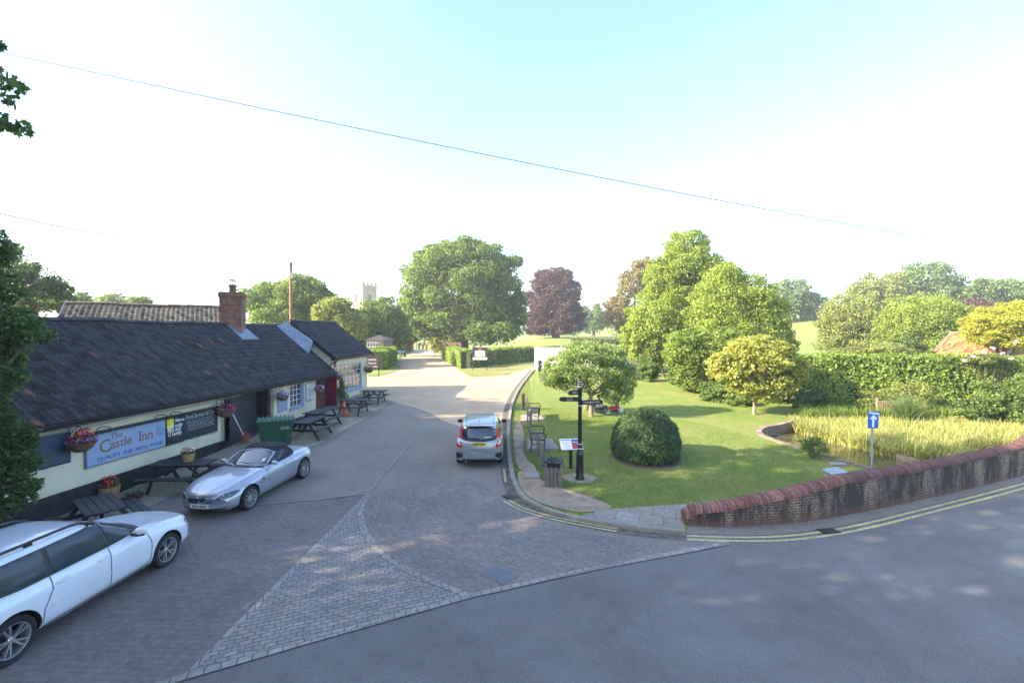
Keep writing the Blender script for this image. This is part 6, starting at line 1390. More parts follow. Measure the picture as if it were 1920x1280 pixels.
# half barrel flower tubs
m_tub = M('tub_wood', (.42, .27, .12), .8, var=.3, vs=14, bmp=.4, bs=40)
def tub(px, py, label, cols, sc=1, seed=1, z=None, rz=0, gr='flower tubs in front of the inn'):
    p = G(px, py) if z is None else P(px, py, z[0]); b = Vector((p.x, p.y, (zt(p.x, p.y)+.015) if z is None else z[1]))
    t = thing('flower_tub', label, 'flower tub', b, rz, gr); mb = MB(); n = 16
    for i in range(n):
        a0, a1 = 2*math.pi*(i+.04)/n, 2*math.pi*(i+.96)/n; vs = []
        for r_, z_ in ((.17, 0), (.235, .32), (.215, .32), (.15, 0)):
            vs += [(r_*sc*math.cos(a0), r_*sc*math.sin(a0), z_*sc), (r_*sc*math.cos(a1), r_*sc*math.sin(a1), z_*sc)]
        mb.add(vs, [(0, 1, 3, 2), (2, 3, 5, 4), (4, 5, 7, 6), (6, 7, 1, 0), (0, 2, 4, 6), (1, 7, 5, 3)])
    mb.build('staves', m_tub, t)
    mb = MB(); mb.lathe([(0, .27*sc), (.205*sc, .27*sc)], 16); mb.build('soil', m_soil, t)
    rng = np.random.default_rng(seed); V, Fc = cloud(rng, [(0, 0, .36*sc)], np.array([[.24*sc, .24*sc, .13*sc]]), 260, .07); put('foliage', np_mesh('foliage', V, Fc), L_dark, t)
    flowers(t, rng, (0, 0, .42*sc), .22*sc, cols, 150, .06); return t
tub(205, 935, 'wooden flower tub of red begonias against the plinth beside the nearest picnic table', [RED, (.5, .02, .05)], 1.15, 1)
p2_ = Vector((T2.x+.12, T2.y+.1, T2.z+.765)); 
t = tub(0, 0, 'flower tub of white and yellow flowers on the picnic table beside the roadster', [WHT, YEL, PINK], .8, 2, (10, 0)); t.location = p2_
# heather plant on the forecourt, wall shrub, red pot
q = G(248, 948); bush('small_plant', 'small dark purple leaved plant on the forecourt beside the red flower tub', 'plant', q, [(q.x, q.y, q.z+.2, .26, .24, .22)], .045, 900, L_copper, 31, rag=.5)
q = PUBM @ Vector((PW(628, 772)[0]-.1, -.45, 0)); q.z = zt(q.x, q.y); bush('wall_shrub', 'green shrub growing against the inn between door and wide window', 'shrub', q, [(q.x, q.y, q.z+.5, .42, .34, .5), (q.x, q.y+.1, q.z+1.15, .16, .14, .4)], .07, 2600, L_mid, 32, rag=.3)
q = PUBM @ Vector((sA+.75, -.35, 0)); t = thing('flower_pot', 'small terracotta pot at the foot of the dark recess behind the roadster', 'flower pot', (q.x, q.y, zt(q.x, q.y)+.02))
mb = MB(); mb.lathe([(0, 0), (.11, 0), (.15, .28), (.165, .28), (.165, .33), (.14, .33), (.13, .28), (0, .28)], 18); mb.build('pot', M('terracotta', (.45, .14, .06), .8), t, smooth=True); flowers(t, np.random.default_rng(4), (0, 0, .38), .13, [RED, PINK], 60, .05)
q = PUBM @ Vector((sA+.35, -.1, 0)); t = tag(MB().tube([(q.x-.02, q.y-.1, 1.75), (q.x+.35, q.y+.35, .35)], .022, 8).build('leaning_pole', white), 'white pole leaning in the opening of the dark recess', 'pole')
# fingerpost
q = G(1087, 898); fp = thing('fingerpost', 'tall black fingerpost with three arms on the lawn corner', 'signpost', q, 0)
gloss = M('gloss_black', (.013, .014, .016), .3, var=.1); bandw = M('white_band', (.6, .6, .58), .5)
mb = MB(); mb.lathe([(.16, -.1), (.155, .05), (.125, .12), (.115, .75), (.12, .78), (.12, .84), (.085, .9), (.068, 1.2), (.06, 2.9), (.075, 2.93), (.06, 2.98), (.06, 3.18), (.07, 3.2), (.05, 3.26), (.03, 3.3), (.045, 3.36), (.03, 3.42), (0, 3.5)], 20); mb.build('pole', gloss, fp, smooth=True, ang=60)
for z in (1.02, 1.17, 3.05, 3.13, 3.2, 2.42):
    r_ = .080 if z < 1.5 else .068; mb = MB(); mb.lathe([(r_-.01, z-.012), (r_+.006, z-.012), (r_+.006, z+.012), (r_-.01, z+.012)], 20); mb.build('band', bandw, fp, smooth=True)
def arm(ang, z, L_, lines, h=.15, flip=False):
    T_ = Matrix.Translation((0, 0, z)) @ Matrix.Rotation(ang, 4, 'Z'); mb = MB()
    poly = [(.04, -h/2), (L_-.08, -h/2), (L_, -h/4), (L_, h/4), (L_-.08, h/2), (.04, h/2)]
    mb.prism(poly, -.012, .012, 0, T_ @ Matrix.Rotation(R(90), 4, 'X'))
    for s_, rot in ((-1, 0), (1, 1)):
        for k, tx in enumerate(lines):
            zz = (h*.12 if k == 0 else -h*.34) if len(lines) == 2 else -h*.12
            TT = T_ @ (Matrix.Translation((L_*.5, -.0125, zz)) @ TXT if not rot else Matrix.Translation((L_*.5, .0125, zz)) @ Matrix.Rotation(math.pi, 4, 'Z') @ TXT)
            text_mb(mb, tx, h*.36 if len(lines) == 2 else h*.5, TT, 1, .001, 'CENTER', .001)
    mb.build('sign_arm', [gloss, bandw], fp)
arm(R(182), 2.63, .68, ['Car Park', 'Castle Inn']); arm(R(12), 2.52, .80, ['Framlingham Walk']); arm(R(215), 2.86, .50, ['Castle']); arm(R(75), 2.78, .5, ['College'])
# information board
q = G(1070, 878); t = thing('information_board', 'tilted white and red information board on a dark post left of the fingerpost', 'information board', q, R(8))
mb = MB(); mb.box((0, 0, .35), (.1, .1, .9), bev=.006); mb.build('post', gloss, t)
Tb = Matrix.Translation((0.02, -.02, .86)) @ Matrix.Rotation(R(-2), 4, 'Z') @ Matrix.Rotation(R(38), 4, 'X')
mb = MB(); mb.box((0, 0, -.02), (.82, .5, .03), 0, T=Tb, bev=.004); mb.build('board', gloss, t)
mb = MB(); mb.box((0, 0, .002), (.80, .48, .008), 0, T=Tb); mb.box((.2, -.07, .0075), (.38, .28, .003), 1, T=Tb); mb.box((.2, .15, .0075), (.38, .12, .003), 2, T=Tb); mb.box((-.2, .18, .0075), (.34, .03, .003), 2, T=Tb)
for k in range(6): mb.box((-.2, .1-k*.05, .0075), (.30-.04*(k % 3), .012, .003), 3, T=Tb)
mb.build('panel', [white, M('panel_red', (.35, .06, .07), .5), M('panel_blue', (.1, .14, .3), .5), M('panel_grey', (.5, .52, .55), .5)], t)
# timber litter bin
q = G(1039, 913); t = thing('litter_bin', 'square slatted timber litter bin with a black plastic liner over the rim', 'litter bin', (q.x, q.y+.2, zt(q.x, q.y)+.0), R(-6))
grwood = M('grey_timber', (.17, .145, .12), .85, var=.3, vs=8, bmp=.5, bs=30)
mb = MB(); hw = .245
for k in range(4):
    Tk = Matrix.Rotation(k*math.pi/2, 4, 'Z')
    for i in range(4): mb.box((-hw+.062+i*.122, -hw, .38), (.104, .03, .76), T=Tk, bev=.006)
    mb.box((0, -hw+.022, .1), (.47, .02, .1), T=Tk); mb.box((0, -hw+.022, .66), (.47, .02, .1), T=Tk); mb.box((-hw, -hw, .38), (.06, .06, .78), T=Tk, bev=.006)
mb.build('slats', grwood, t)
mb = MB(); mb.box((0, 0, .4), (.40, .40, .68)); 
mb.build('liner_can', darkplastic, t)
rng = np.random.default_rng(3); mb = MB(); K = 40; rings = [(.20, .62), (.215, .80), (.27, .82), (.285, .77), (.28, .68), (.265, .63)]; vs = []
for i, (r_, z_) in enumerate(rings):
    for k in range(K):
        a = 2*math.pi*k/K; sq = 1/max(abs(math.cos(a)), abs(math.sin(a))); sq = min(sq, 1.32); j = 1+.05*math.sin(k*2.7+i)+.03*rng.normal(); vs.append((r_*sq*math.cos(a)*j, r_*sq*math.sin(a)*j, z_+.02*math.sin(k*1.9+i*2)))
mb.add(vs, [(i*K+k, i*K+(k+1) % K, (i+1)*K+(k+1) % K, (i+1)*K+k) for i in range(5) for k in range(K)]); mb.add([(v[0]*.98, v[1]*.98, .70) for v in vs[:K]], [tuple(range(K))])
mb.build('bin_bag', M('bin_bag', (.012, .013, .02), .25, coat=.4), t, smooth=True, ang=80)
# wooden posts
def post(px, py, h, w_, label, m=oldwood, name='wooden_post', cat='post', lean=0, round_=False, top=None):
    q = G(px, py); t = thing(name, label, cat, q, R(7), ); t.rotation_euler = (0, R(lean), R(7)); mb = MB()
    if round_: mb.lathe([(w_/2, -.2), (w_/2*.97, h-.12), (w_/2*.8, h-.12), (w_/2*.8, h-.08), (w_/2, h-.08), (w_/2*.95, h-.02), (0, h+.02)], 16)
    else: mb.box((0, 0, h/2-.1), (w_, w_, h+.2), bev=.015)
    mb.build('post', m, t, smooth=round_); return t
post(1017, 879, .92, .15, 'thick round grey timber post behind the litter bin', grwood, round_=True)
post(1009, 857, .85, .13, 'grey timber post beside the near bench armrest', grwood, round_=True)
post(995, 797, .72, .13, 'grey timber post between the two park benches', grwood, round_=True)
post(989, 795, .7, .05, 'thin pale stake beside the far park bench', barkpale)
post(981, 769, .92, .16, 'dark timber post at the roadside beyond the far bench', M('dark_timber', (.06, .045, .035), .8, var=.3), round_=False)
post(1001, 731, .75, .03, 'thin stake on the lawn near the gravel path', oldwood); post(988, 722, .7, .04, 'thin pale stake beside the gravel path', barkpale)
t = post(1012, 708, 1.5, .1, 'dark timber notice post at the park entrance', blackwood); mb = MB(); mb.box((.02, 0, 1.05), (.34, .05, .95), bev=.01); mb.box((.0, -.03, 1.05), (.02, .02, .9)); mb.build('notice', blackwood, t)
post(1018, 716, 1.0, .07, 'white post beside the dark notice post', white)
# benches, cast iron ends with timber slats, facing the lawn
def bench(px, py, rz, label, L_=1.5):
    q = G(px, py); t = thing('park_bench', label, 'bench', (q.x, q.y, zt(q.x, q.y)+.045), rz, 'park benches along the kerb')
    iron = black; wd = M('bench_slat', (.20, .16, .12), .8, var=.3, vs=12, bmp=.3)
    mb = MB()
    for i in range(5): mb.box((0, -.20+i*.1, .44), (L_, .08, .03), bev=.006)
    mb.build('seat', wd, t); mb = MB()
    for i in range(4): mb.box((0, .26+i*.035, .54+i*.1), (L_, .025, .075), bev=.006)
    mb.build('backrest', wd, t)
    for x in (-L_/2+.03, L_/2-.03):
        mb = MB(); mb.tube([(x, -.27, 0), (x, -.25, .2), (x, -.27, .42), (x, -.30, .60), (x, -.2, .67), (x, .1, .66), (x, .3, .66)], .022, 8)
        mb.tube([(x, .30, 0), (x, .24, .22), (x, .24, .44), (x, .40, .92)], .022, 8); mb.tube([(x, -.26, .42), (x, .0, .40), (x, .24, .43)], .02, 8); mb.tube([(x, -.25, .2), (x, 0, .28), (x, .24, .22)], .015, 6)
        mb.tube([(x, -.27, .50), (x, -.16, .58), (x, -.08, .50), (x, -.16, .45)], .012, 6); mb.build('iron_end', iron, t, smooth=True)
    return t
bench(1008, 838, R(88), 'nearer of the two park benches by the kerb, on the larger slab', 1.45); bench(1001, 786, R(84), 'farther park bench by the kerb, before the dark timber post', 1.4)
# ahead-only sign
q = Vector((G(1637, 905).x, G(1637, 905).y, 0)); q = P(1637, 880, 14.6); q.z = zt(q.x, q.y); topz = P(1631, 770, 14.6).z
t = thing('ahead_sign', 'small blue one way arrow sign on a grey pole behind the parapet wall', 'road sign', q, 0)
mb = MB(); mb.tube([(0, 0, -.9), (-.06, 0, topz-q.z-.02)], .032, 12); mb.build('pole', M('galvanised', (.32, .34, .36), .5, .4), t, smooth=True)
hz = topz-q.z; Ts = Matrix.Translation((-.06, -.05, hz-.28)) @ Matrix.Rotation(R(5), 4, 'Z') @ Matrix.Rotation(R(1.5), 4, 'Y')
mb = MB(); mb.box((0, 0, 0), (.36, .012, .54), 0, T=Ts, bev=.003); mb.box((0, .02, .1), (.3, .025, .05), 2, T=Ts); mb.box((0, .02, -.12), (.3, .025, .05), 2, T=Ts)
mb.box((0, -.009, -.07), (.075, .005, .32), 1, T=Ts); mb.add([(-.13, -.011, .04), (0, -.011, .18), (.13, -.011, .04), (.085, -.011, .0), (0, -.011, .09), (-.085, -.011, .0)], [(0, 1, 4, 5), (1, 2, 3, 4)], 1, Ts)
mb.box((0, -.009, .215), (.35, .005, .05), 1, T=Ts @ Matrix.Rotation(R(6), 4, 'Y'))
mb.build('sign_plate', [M('sign_blue', (.01, .12, .55), .35), M('sign_white', (.75, .76, .78), .4), chrome], t)
# grey cabinet top just behind the wall
q = P(1568, 885, 13.6); t = thing('utility_cabinet', 'low grey cabinet with a sloping lid behind the parapet wall', 'cabinet', (q.x, q.y, zt(q.x, q.y)), R(20)); top_ = q.z-zt(q.x, q.y)
mb = MB(); mb.box((0, 0, top_/2-.1), (.6, .3, top_+.1), bev=.01); mb.build('cabinet_body', M('cabinet_grey', (.2, .24, .28), .6), t); mb = MB(); mb.add([(-.34, -.2, top_-.05), (.34, -.2, top_-.05), (.34, .2, top_+.05), (-.34, .2, top_+.05), (-.34, -.2, top_-.02), (.34, -.2, top_-.02), (.34, .2, top_+.08), (-.34, .2, top_+.08)], [(0, 3, 2, 1), (4, 5, 6, 7), (0, 1, 5, 4), (1, 2, 6, 5), (2, 3, 7, 6), (3, 0, 4, 7)]); mb.build('lid', M('lid_grey', (.27, .31, .34), .5), t)
# manhole and gully
mp = gpx([(900, 1078), (932, 1062), (974, 1078), (945, 1100)]); mc = Vector((sum(p[0] for p in mp)/4, sum(p[1] for p in mp)/4, 0))
t = thing('manhole_cover', 'blue grey square steel manhole cover set diamondwise in the paving', 'manhole cover', (mc.x, mc.y, .012)); mb = MB()
mb.prism(ccw([(p[0]-mc.x, p[1]-mc.y) for p in mp]), -.05, .012); mb.build('frame', M('frame_concrete', (.22, .19, .16), .8, var=.2), t)
mb = MB(); mb.prism(ccw([((p[0]-mc.x)*.93, (p[1]-mc.y)*.93) for p in mp]), -.02, .017); mb.build('plate', M('steel_plate', (.13, .145, .17), .5, .3, var=.15, vs=6, bmp=.5, bs=160), t)
q = G(958, 931); t = thing('drain_grate', 'iron drain grate in the gutter beside the kerb bend', 'drain', (q.x, q.y, .016), R(35)); mb = MB(); mb.box((0, 0, 0), (.45, .4, .01)); mb.build('hole_shade', M('black_hole', (.01, .01, .01), .9), t); mb = MB()  # flat black plate; the darkness below the grate is put into its colour
for i in range(7): mb.box((-.18+i*.06, 0, .01), (.028, .38, .014))
mb.box((0, -.19, .01), (.45, .03, .015)); mb.box((0, .19, .01), (.45, .03, .015)); mb.build('grate', M('rusty_iron', (.07, .05, .04), .8, var=.3), t)
q = G(1560, 1000); t = thing('drain_grate', 'drain grate on the yellow lines under the parapet wall', 'drain', (q.x, q.y+.12, .018), R(8)); mb = MB(); mb.box((0, 0, 0), (.46, .26, .01)); mb.build('hole_shade', M('black_hole', (.01, .01, .01), .9), t); mb = MB()  # black plate again, with the drain's inner shade as its colour
for i in range(7): mb.box((-.19+i*.063, 0, .01), (.034, .24, .014))
mb.build('grate', M('rusty_iron', (.05, .045, .04), .8, var=.3), t)
# entrance signs
def board_sign(px, y0, y1, w_px, Y, label, paint_fn, name='entrance_sign', legs=True, rz=0, cat='sign', mat=None):
    b = P(px, y1, Y); b.z = zt(b.x, b.y); k = Y/F; top = P(px, y0, Y).z-b.z; w_ = w_px*k; bot = P(px, y1, Y).z-b.z
    t = thing(name, label, cat, b, rz)
    if legs:
        for s_ in (-1, 1): mb = MB(); mb.box((s_*(w_/2-.04), .03, top/2-.1), (.07, .06, top+.15)); mb.build('leg', mat or blackwood, t)
    paint_fn(t, w_, bot, top); return t
def ent(t, w_, z0, z1):
    h = z1-z0; mb = MB(); mb.box((0, -.02, z0+h*.55), (w_, .05, h*.9)); bd = mb.build('board', M('sign_black', (.03, .03, .035), .5), t); mb = MB()
    mb.box((0, -.048, z0+h*.52), (w_*.66, .006, h*.42), 0); mb.box((0, -.052, z0+h*.52), (w_*.5, .004, h*.3), 2); mb.box((0, -.05, z0+h*.16), (w_*.96, .008, h*.17), 0)
    mb.lathe([(0, 0), (.13, 0), (.13, .006), (0, .006)], 12, (0, -.052, z0+h*.88), 'Y', 1); text_mb(mb, 'CASTLE', h*.09, Matrix.Translation((0, -.05, z0+h*.77)) @ TXT, 0, .001, 'CENTER')
    mb.build('print', [white, M('sign_red', (.6, .03, .03), .5), M('sign_tan', (.5, .42, .3), .6)], bd)
board_sign(900, 651, 676, 28, 47, 'tall black and white entrance sign with a small red emblem before the clipped hedge', ent)
def hs(t, w_, z0, z1):
    mb = MB(); mb.box((0, -.02, (z0+z1)/2), (w_, .04, z1-z0)); bd = mb.build('board', M('sign_brown', (.035, .025, .025), .5), t); mb = MB()
    for k, tx in enumerate(('CASTLE', 'Museum', 'Tea Room')): text_mb(mb, tx, .22, Matrix.Translation((0, -.043, z1-.32-k*.3)) @ TXT, 0, .001, 'CENTER')
    mb.build('print', [white], bd)
board_sign(698, 669, 690, 26, 40.5, 'dark brown sign with white writing standing at the small clipped hedge', hs, 'information_sign')
def ts(t, w_, z0, z1):
    mb = MB(); mb.box((0, 0, z1-.16), (w_, .07, .28), bev=.01); mb.build('sign_arm', white, t); mb = MB(); mb.box((0, .0, z1/2-.2), (.16, .1, z1+.1)); mb.build('post', white, t); mb = MB(); text_mb(mb, 'WAY OUT', .19, Matrix.Translation((0, -.037, z1-.24)) @ TXT, 0, .001, 'CENTER'); mb.build('print', black, t)
board_sign(750, 657, 672, 16, 62, 'short white wooden direction sign beside the castle lane', ts, 'direction_sign', legs=False)
# telegraph pole and wires
pp_ = P(546, 600, 36); pz_ = zt(pp_.x, pp_.y); ptop = P(546, 493, 36).z; t = thing('telegraph_pole', 'brown wooden telegraph pole rising behind the inn roof', 'telegraph pole', (pp_.x, pp_.y, pz_))
mb = MB(); mb.tube([(0, 0, -.3), (0, 0, ptop-pz_)], [.16, .11], 12); mb.build('pole', M('pole_wood', (.22, .13, .075), .85, var=.3, vs=3, bmp=.4), t, smooth=True)
mb = MB(); mb.box((.14, -.05, ptop-pz_-1.0), (.2, .16, .5), bev=.02); mb.box((0, 0, ptop-pz_+.02), (.2, .2, .1), bev=.02); mb.build('junction_box', M('box_grey', (.2, .2, .2), .6), t)
def wire(label, pts, r, name='overhead_wire'):
    mb = MB(); mb.tube(pts, r, 5); tag(mb.build(name, M('wire', (.13, .13, .14), .7), smooth=True), label, 'wire')
def sagline(a, b, mid, n=40):
    a, b = Vector(a), Vector(b); return [a.lerp(b, t)+Vector((0, 0, -mid*4*t*(1-t))) for t in np.linspace(-.0, 1, n)]
wa, wb = P(-60, 85, 13), P(2000, 488, 26); wire('long overhead wire crossing the whole sky', sagline(wa, wb, .35), [.011+.015*i/39 for i in range(40)])
wire('short drooping overhead wire from the left edge to the telegraph pole', sagline(P(-40, 392, 20), Vector((pp_.x, pp_.y, ptop-.15)), .25), .026)
# ---------------------------------------------------------------- buildings in the distance
def house(name, label, cat, a, b, depth, ez, rz, wallm, tile, roofbase, over=.3, win=None, amp=.03, wt=.25, hip=False):
    """ridge from a to b (plan points), eaves at height ez"""
    A = Vector(a); B = Vector(b); d = (B-A); ln = d.length; ang = math.atan2(d.y, d.x); base = (A.x, A.y, 0); t = thing(name, label, cat, (A.x, A.y, zt(A.x, A.y)), ang); z0 = zt(A.x, A.y); h = ez-z0; r = rz-z0; dp = depth/2
    mb = MB(); mb.add([(0, -dp, -.6), (ln, -dp, -.6), (ln, dp, -.6), (0, dp, -.6), (0, -dp, h), (ln, -dp, h), (ln, dp, h), (0, dp, h), (0, 0, r-.1), (ln, 0, r-.1)], [(0, 3, 2, 1), (0, 1, 5, 4), (1, 2, 6, 9, 5), (2, 3, 7, 6), (3, 0, 4, 8, 7)]); mb.build('wall', wallm, t)
    ov = over*(r-h)/dp; rf = put('roof', pantiles(-over*.4, ln+over*.4, -dp-over, h-ov, 0, r, wt=wt, ht=.35, seed=7, base=roofbase, amp=amp), tile, t)
    back = pantiles(-over*.4, ln+over*.4, dp+over, h-ov, 0, r, wt=wt*2, ht=.7, seed=8, base=roofbase, amp=amp); put('roof', back, tile, t)
    mb = MB(); ridge(mb, -over*.4, ln+over*.4, 0, r+.05, .13, 3); mb.build('ridge_tiles', M('clay_ridge', (.22, .14, .1), .8, var=.3), rf)
    mb = MB()
    for x in (-over*.4-.03, ln+over*.4):
        mb.add([(x, -dp-over, h-ov-.12), (x, 0, r-.12), (x, 0, r+.06), (x, -dp-over, h-ov+.06), (x+.04, -dp-over, h-ov-.12), (x+.04, 0, r-.12), (x+.04, 0, r+.06), (x+.04, -dp-over, h-ov+.06)], [(0, 1, 2, 3), (7, 6, 5, 4), (0, 4, 5, 1), (1, 5, 6, 2), (2, 6, 7, 3), (3, 7, 4, 0)])
    mb.build('barge_board', lead, t); return t
m_tile2 = M_tint('brown_pantile', (.2, .15, .1), .8, moss=(.16, .13, .08)); m_tile3 = M_tint('orange_tile', (.3, .11, .05), .9, spec=.1)
A_ = P(128, 573, 25.5); B_ = P(411, 572, 29.5)
house('outbuilding', 'brick outbuilding with a long brown pantiled roof behind the inn', 'building', (A_.x, A_.y), (B_.x, B_.y), 5.5, 5.0, (A_.z+B_.z)/2, brickred, m_tile2, (.19, .15, .10), amp=.035, wt=.24)
A_ = P(1785, 624, 38); B_ = P(1900, 624, 40)
house('cottage', 'cottage with a plain orange tiled roof beyond the tall hedge', 'house', (A_.x, A_.y), (A_.x+1.1, A_.y-4.3), 6.5, 2.3, A_.z, brickred, m_tile3, (.30, .10, .045), wt=.2, amp=.008)
# garden kiosk by the lane
q = P(712, 650, 60); t = thing('kiosk', 'small brick kiosk with a hipped tiled roof and paned window by the castle lane', 'kiosk', (q.x, q.y, zt(q.x, q.y)), R(-14)); hk = P(712, 640, 60).z-zt(q.x, q.y)+.2
mb = MB(); mb.box((0, 0, hk/2), (2.5, 2.4, hk)); mb.build('wall', M_brick('brown_brick', (.3, .2, .15), (.24, .17, .13), (.3, .26, .22)), t)
mb = MB(); mb.add([(-1.5, -1.45, hk), (1.5, -1.45, hk), (1.5, 1.45, hk), (-1.5, 1.45, hk), (0, 0, hk+.7)], [(0, 1, 4), (1, 2, 4), (2, 3, 4), (3, 0, 4), (3, 2, 1, 0)]); mb.build('roof', M('kiosk_tile', (.27, .19, .15), .85, var=.3, vs=5, bmp=.6), t)
mb = MB(); mb.box((-.25, -1.215, hk*.6), (1.7, .03, hk*.62)); wn = mb.build('window', white, t); mb = MB()
for i in range(4):
    for j in range(3): mb.box((-.25-.62+i*.413, -1.235, hk*.4+j*hk*.2), (.34, .02, hk*.165))
mb.build('pane', winglass, wn)
# castle tower with battlements
q = P(681, 640, 150); tz = P(681, 536, 150).z; z0 = zt(q.x, q.y); t = thing('castle_tower', 'pale stone battlemented church tower above the trees', 'tower', (q.x, q.y, z0), R(-28)); hh = tz-z0; stone = M('pale_stone', (.40, .32, .20), .9, var=.2, vs=.5, bmp=.4, bs=6, dirt=(.26, .23, .18)); tw = 3.1
mb = MB(); mb.box((0, 0, hh/2-1), (tw*2, tw*2, hh+2)); mb.box((0, 0, hh-.9), (tw*2+.3, tw*2+.3, .25)); mb.build('masonry', stone, t)
mb = MB()
for k in range(4):
    Tk = Matrix.Rotation(k*math.pi/2, 4, 'Z')
    for i in range(4): mb.box((-tw+.55+i*(2*tw-1.1)/3, -tw+.2, hh+.45), (.95, .4, .9), T=Tk)
    for i in range(1): mb.box((-tw+.3, -tw+.3, hh+.5), (.75, .75, 1.1), T=Tk)
mb.build('battlement', stone, t)
mb = MB()
for k in range(4):
    Tk = Matrix.Rotation(k*math.pi/2, 4, 'Z'); mb.box((0, -tw-.01, hh-4.2), (1.3, .1, 2.6), T=Tk)
mb.build('belfry_opening', M('dark_louvre', (.09, .08, .07), .9), t)
q2 = P(668, 540, 150); mb = MB(); mb.tube([(-tw*.6, -tw*.4, hh), (-tw*.6, -tw*.4, hh+2.0), (-tw*.6, -tw*.4, hh+2.8)], [.4, .25, .1], 8); mb.build('turret', stone, t)
# gate piers and wall at the far end of the lane
for sg, lb in ((-1, 'left stone gate wall at the end of the castle lane'), (1, 'right stone gate wall at the end of the castle lane')):
    px = 776 if sg < 0 else 812; q = P(px, 650, 112); t = thing('gate_wall', lb, 'wall', (q.x, q.y, zt(q.x, q.y))); mb = MB(); mb.box((sg*-.0, 0, 1.6), (1.3, 1.2, 3.6)); mb.box((0, 0, 3.5), (1.5, 1.4, .25)); mb.build('pier', stone, t); mb = MB(); mb.box((sg*4.6, .1, 1.3), (8, .7, 3.2)); mb.build('masonry', brickred, t)
# white garden wall and dark ended shed beyond the drooping tree
q0, q1 = G(1003, 690), G(1180, 692); a = P(1003, 690, 50.5); b = P(1105, 690, 48.5)
t = thing('white_wall', 'bright white rendered garden wall running behind the drooping lawn tree', 'wall', (a.x, a.y, zt(a.x, a.y)), math.atan2(b.y-a.y, b.x-a.x)); ln = (b-a).length; tp = P(1003, 652, 50.5).z-zt(a.x, a.y)
mb = MB(); mb.box((ln/2, 0, tp/2-.2), (ln, .3, tp+.3)); mb.build('render', M('white_render', (.72, .72, .72), .8, var=.04), t); mb = MB(); mb.box((ln/2, 0, tp), (ln+.1, .42, .08)); mb.build('coping', white, t)
a = P(1200, 690, 45); t = thing('garden_shed', 'small dark gabled shed between the white wall and the park trees', 'shed', (a.x, a.y, zt(a.x, a.y)), R(20)); mb = MB(); mb.add([(-1.2, -1.5, -.3), (1.2, -1.5, -.3), (1.2, 1.5, -.3), (-1.2, 1.5, -.3), (-1.2, -1.5, .7), (1.2, -1.5, .7), (1.2, 1.5, .7), (-1.2, 1.5, .7), (0, -1.5, 1.75), (0, 1.5, 1.75)], [(0, 3, 2, 1), (0, 1, 5, 8, 4), (1, 2, 6, 5), (2, 3, 7, 9, 6), (3, 0, 4, 7)]); mb.build('wall', blackwood, t)
mb = MB(); mb.add([(-1.35, -1.6, .6), (0, -1.6, 1.82), (0, 1.6, 1.82), (-1.35, 1.6, .6)], [(0, 1, 2, 3)]); mb.add([(1.35, -1.6, .6), (0, -1.6, 1.82), (0, 1.6, 1.82), (1.35, 1.6, .6)], [(3, 2, 1, 0)]); mb.build('roof', M('shed_roof', (.06, .055, .055), .8, var=.2), t)
# little fence at the back of the pond
a = P(1644, 780, 23.6); b = P(1697, 780, 23.3); t = thing('picket_fence', 'short pale wooden fence between the reeds and the tall hedge', 'fence', (a.x, a.y, zt(a.x, a.y)), math.atan2(b.y-a.y, b.x-a.x)); ln = (b-a).length
for x in (0, ln): mb = MB(); mb.box((x, 0, .4), (.1, .1, 1.1), bev=.01); mb.build('post', barkpale, t)
for z in (.78, .3): mb = MB(); mb.box((ln/2, 0, z), (ln-.1, .05, .06)); mb.build('rail', barkpale, t)
for i in range(11): mb = MB(); mb.box((.12+i*(ln-.24)/10, -.035, .4), (.045, .02, .8)); mb.build('picket', barkpale, t)
# rose shrub with white and pink flowers over the hedge
rngf = np.random.default_rng(9); c = P(1850, 664, 24.2); t = bush('rose_shrub', 'rambling rose with pale pink flowers on top of the tall hedge', 'shrub', gp(c.x, c.y), [(c.x, c.y, c.z-.25, 1.3, .6, .35)], .1, 2600, L_olive, 99)
C = [P(x, y, 23.9)-t.location for x, y in ((1862, 652), (1880, 662), (1845, 660), (1825, 668), (1810, 676), (1870, 670), (1896, 672), (1906, 640))]
V, Fc = cloud(rngf, np.array([tuple(v) for v in C]), np.array([[.12, .12, .08]]*len(C)), 260, .08, shell=.2); put('flowers', np_mesh('flowers', V, Fc), petal((.78, .6, .6)), t)
# unseen house, added behind and left of the viewpoint to shade the road
t = thing('shadow_house', 'unseen tall brick house added on the near side of the main road to shade it', 'house', (-9, -9, 0), R(10)); mb = MB(); mb.add([(-6, -4, -.5), (6, -4, -.5), (6, 4, -.5), (-6, 4, -.5), (-6, -4, 6), (6, -4, 6), (6, 4, 6), (-6, 4, 6), (-6, 0, 10), (6, 0, 10)], [(0, 3, 2, 1), (0, 1, 5, 4), (1, 2, 6, 9, 5), (2, 3, 7, 6), (3, 0, 4, 8, 7)]); mb.build('wall', brickred, t)
mb = MB(); addslab(mb, -6.3, 6.3, -4.5, 5.6, 0, 10.1, .1); addslab(mb, -6.3, 6.3, 4.5, 5.6, .003, 10.1, .1); mb.build('roof', M('red_roof', (.2, .08, .05), .85, var=.3, vs=4, bmp=.6), t)
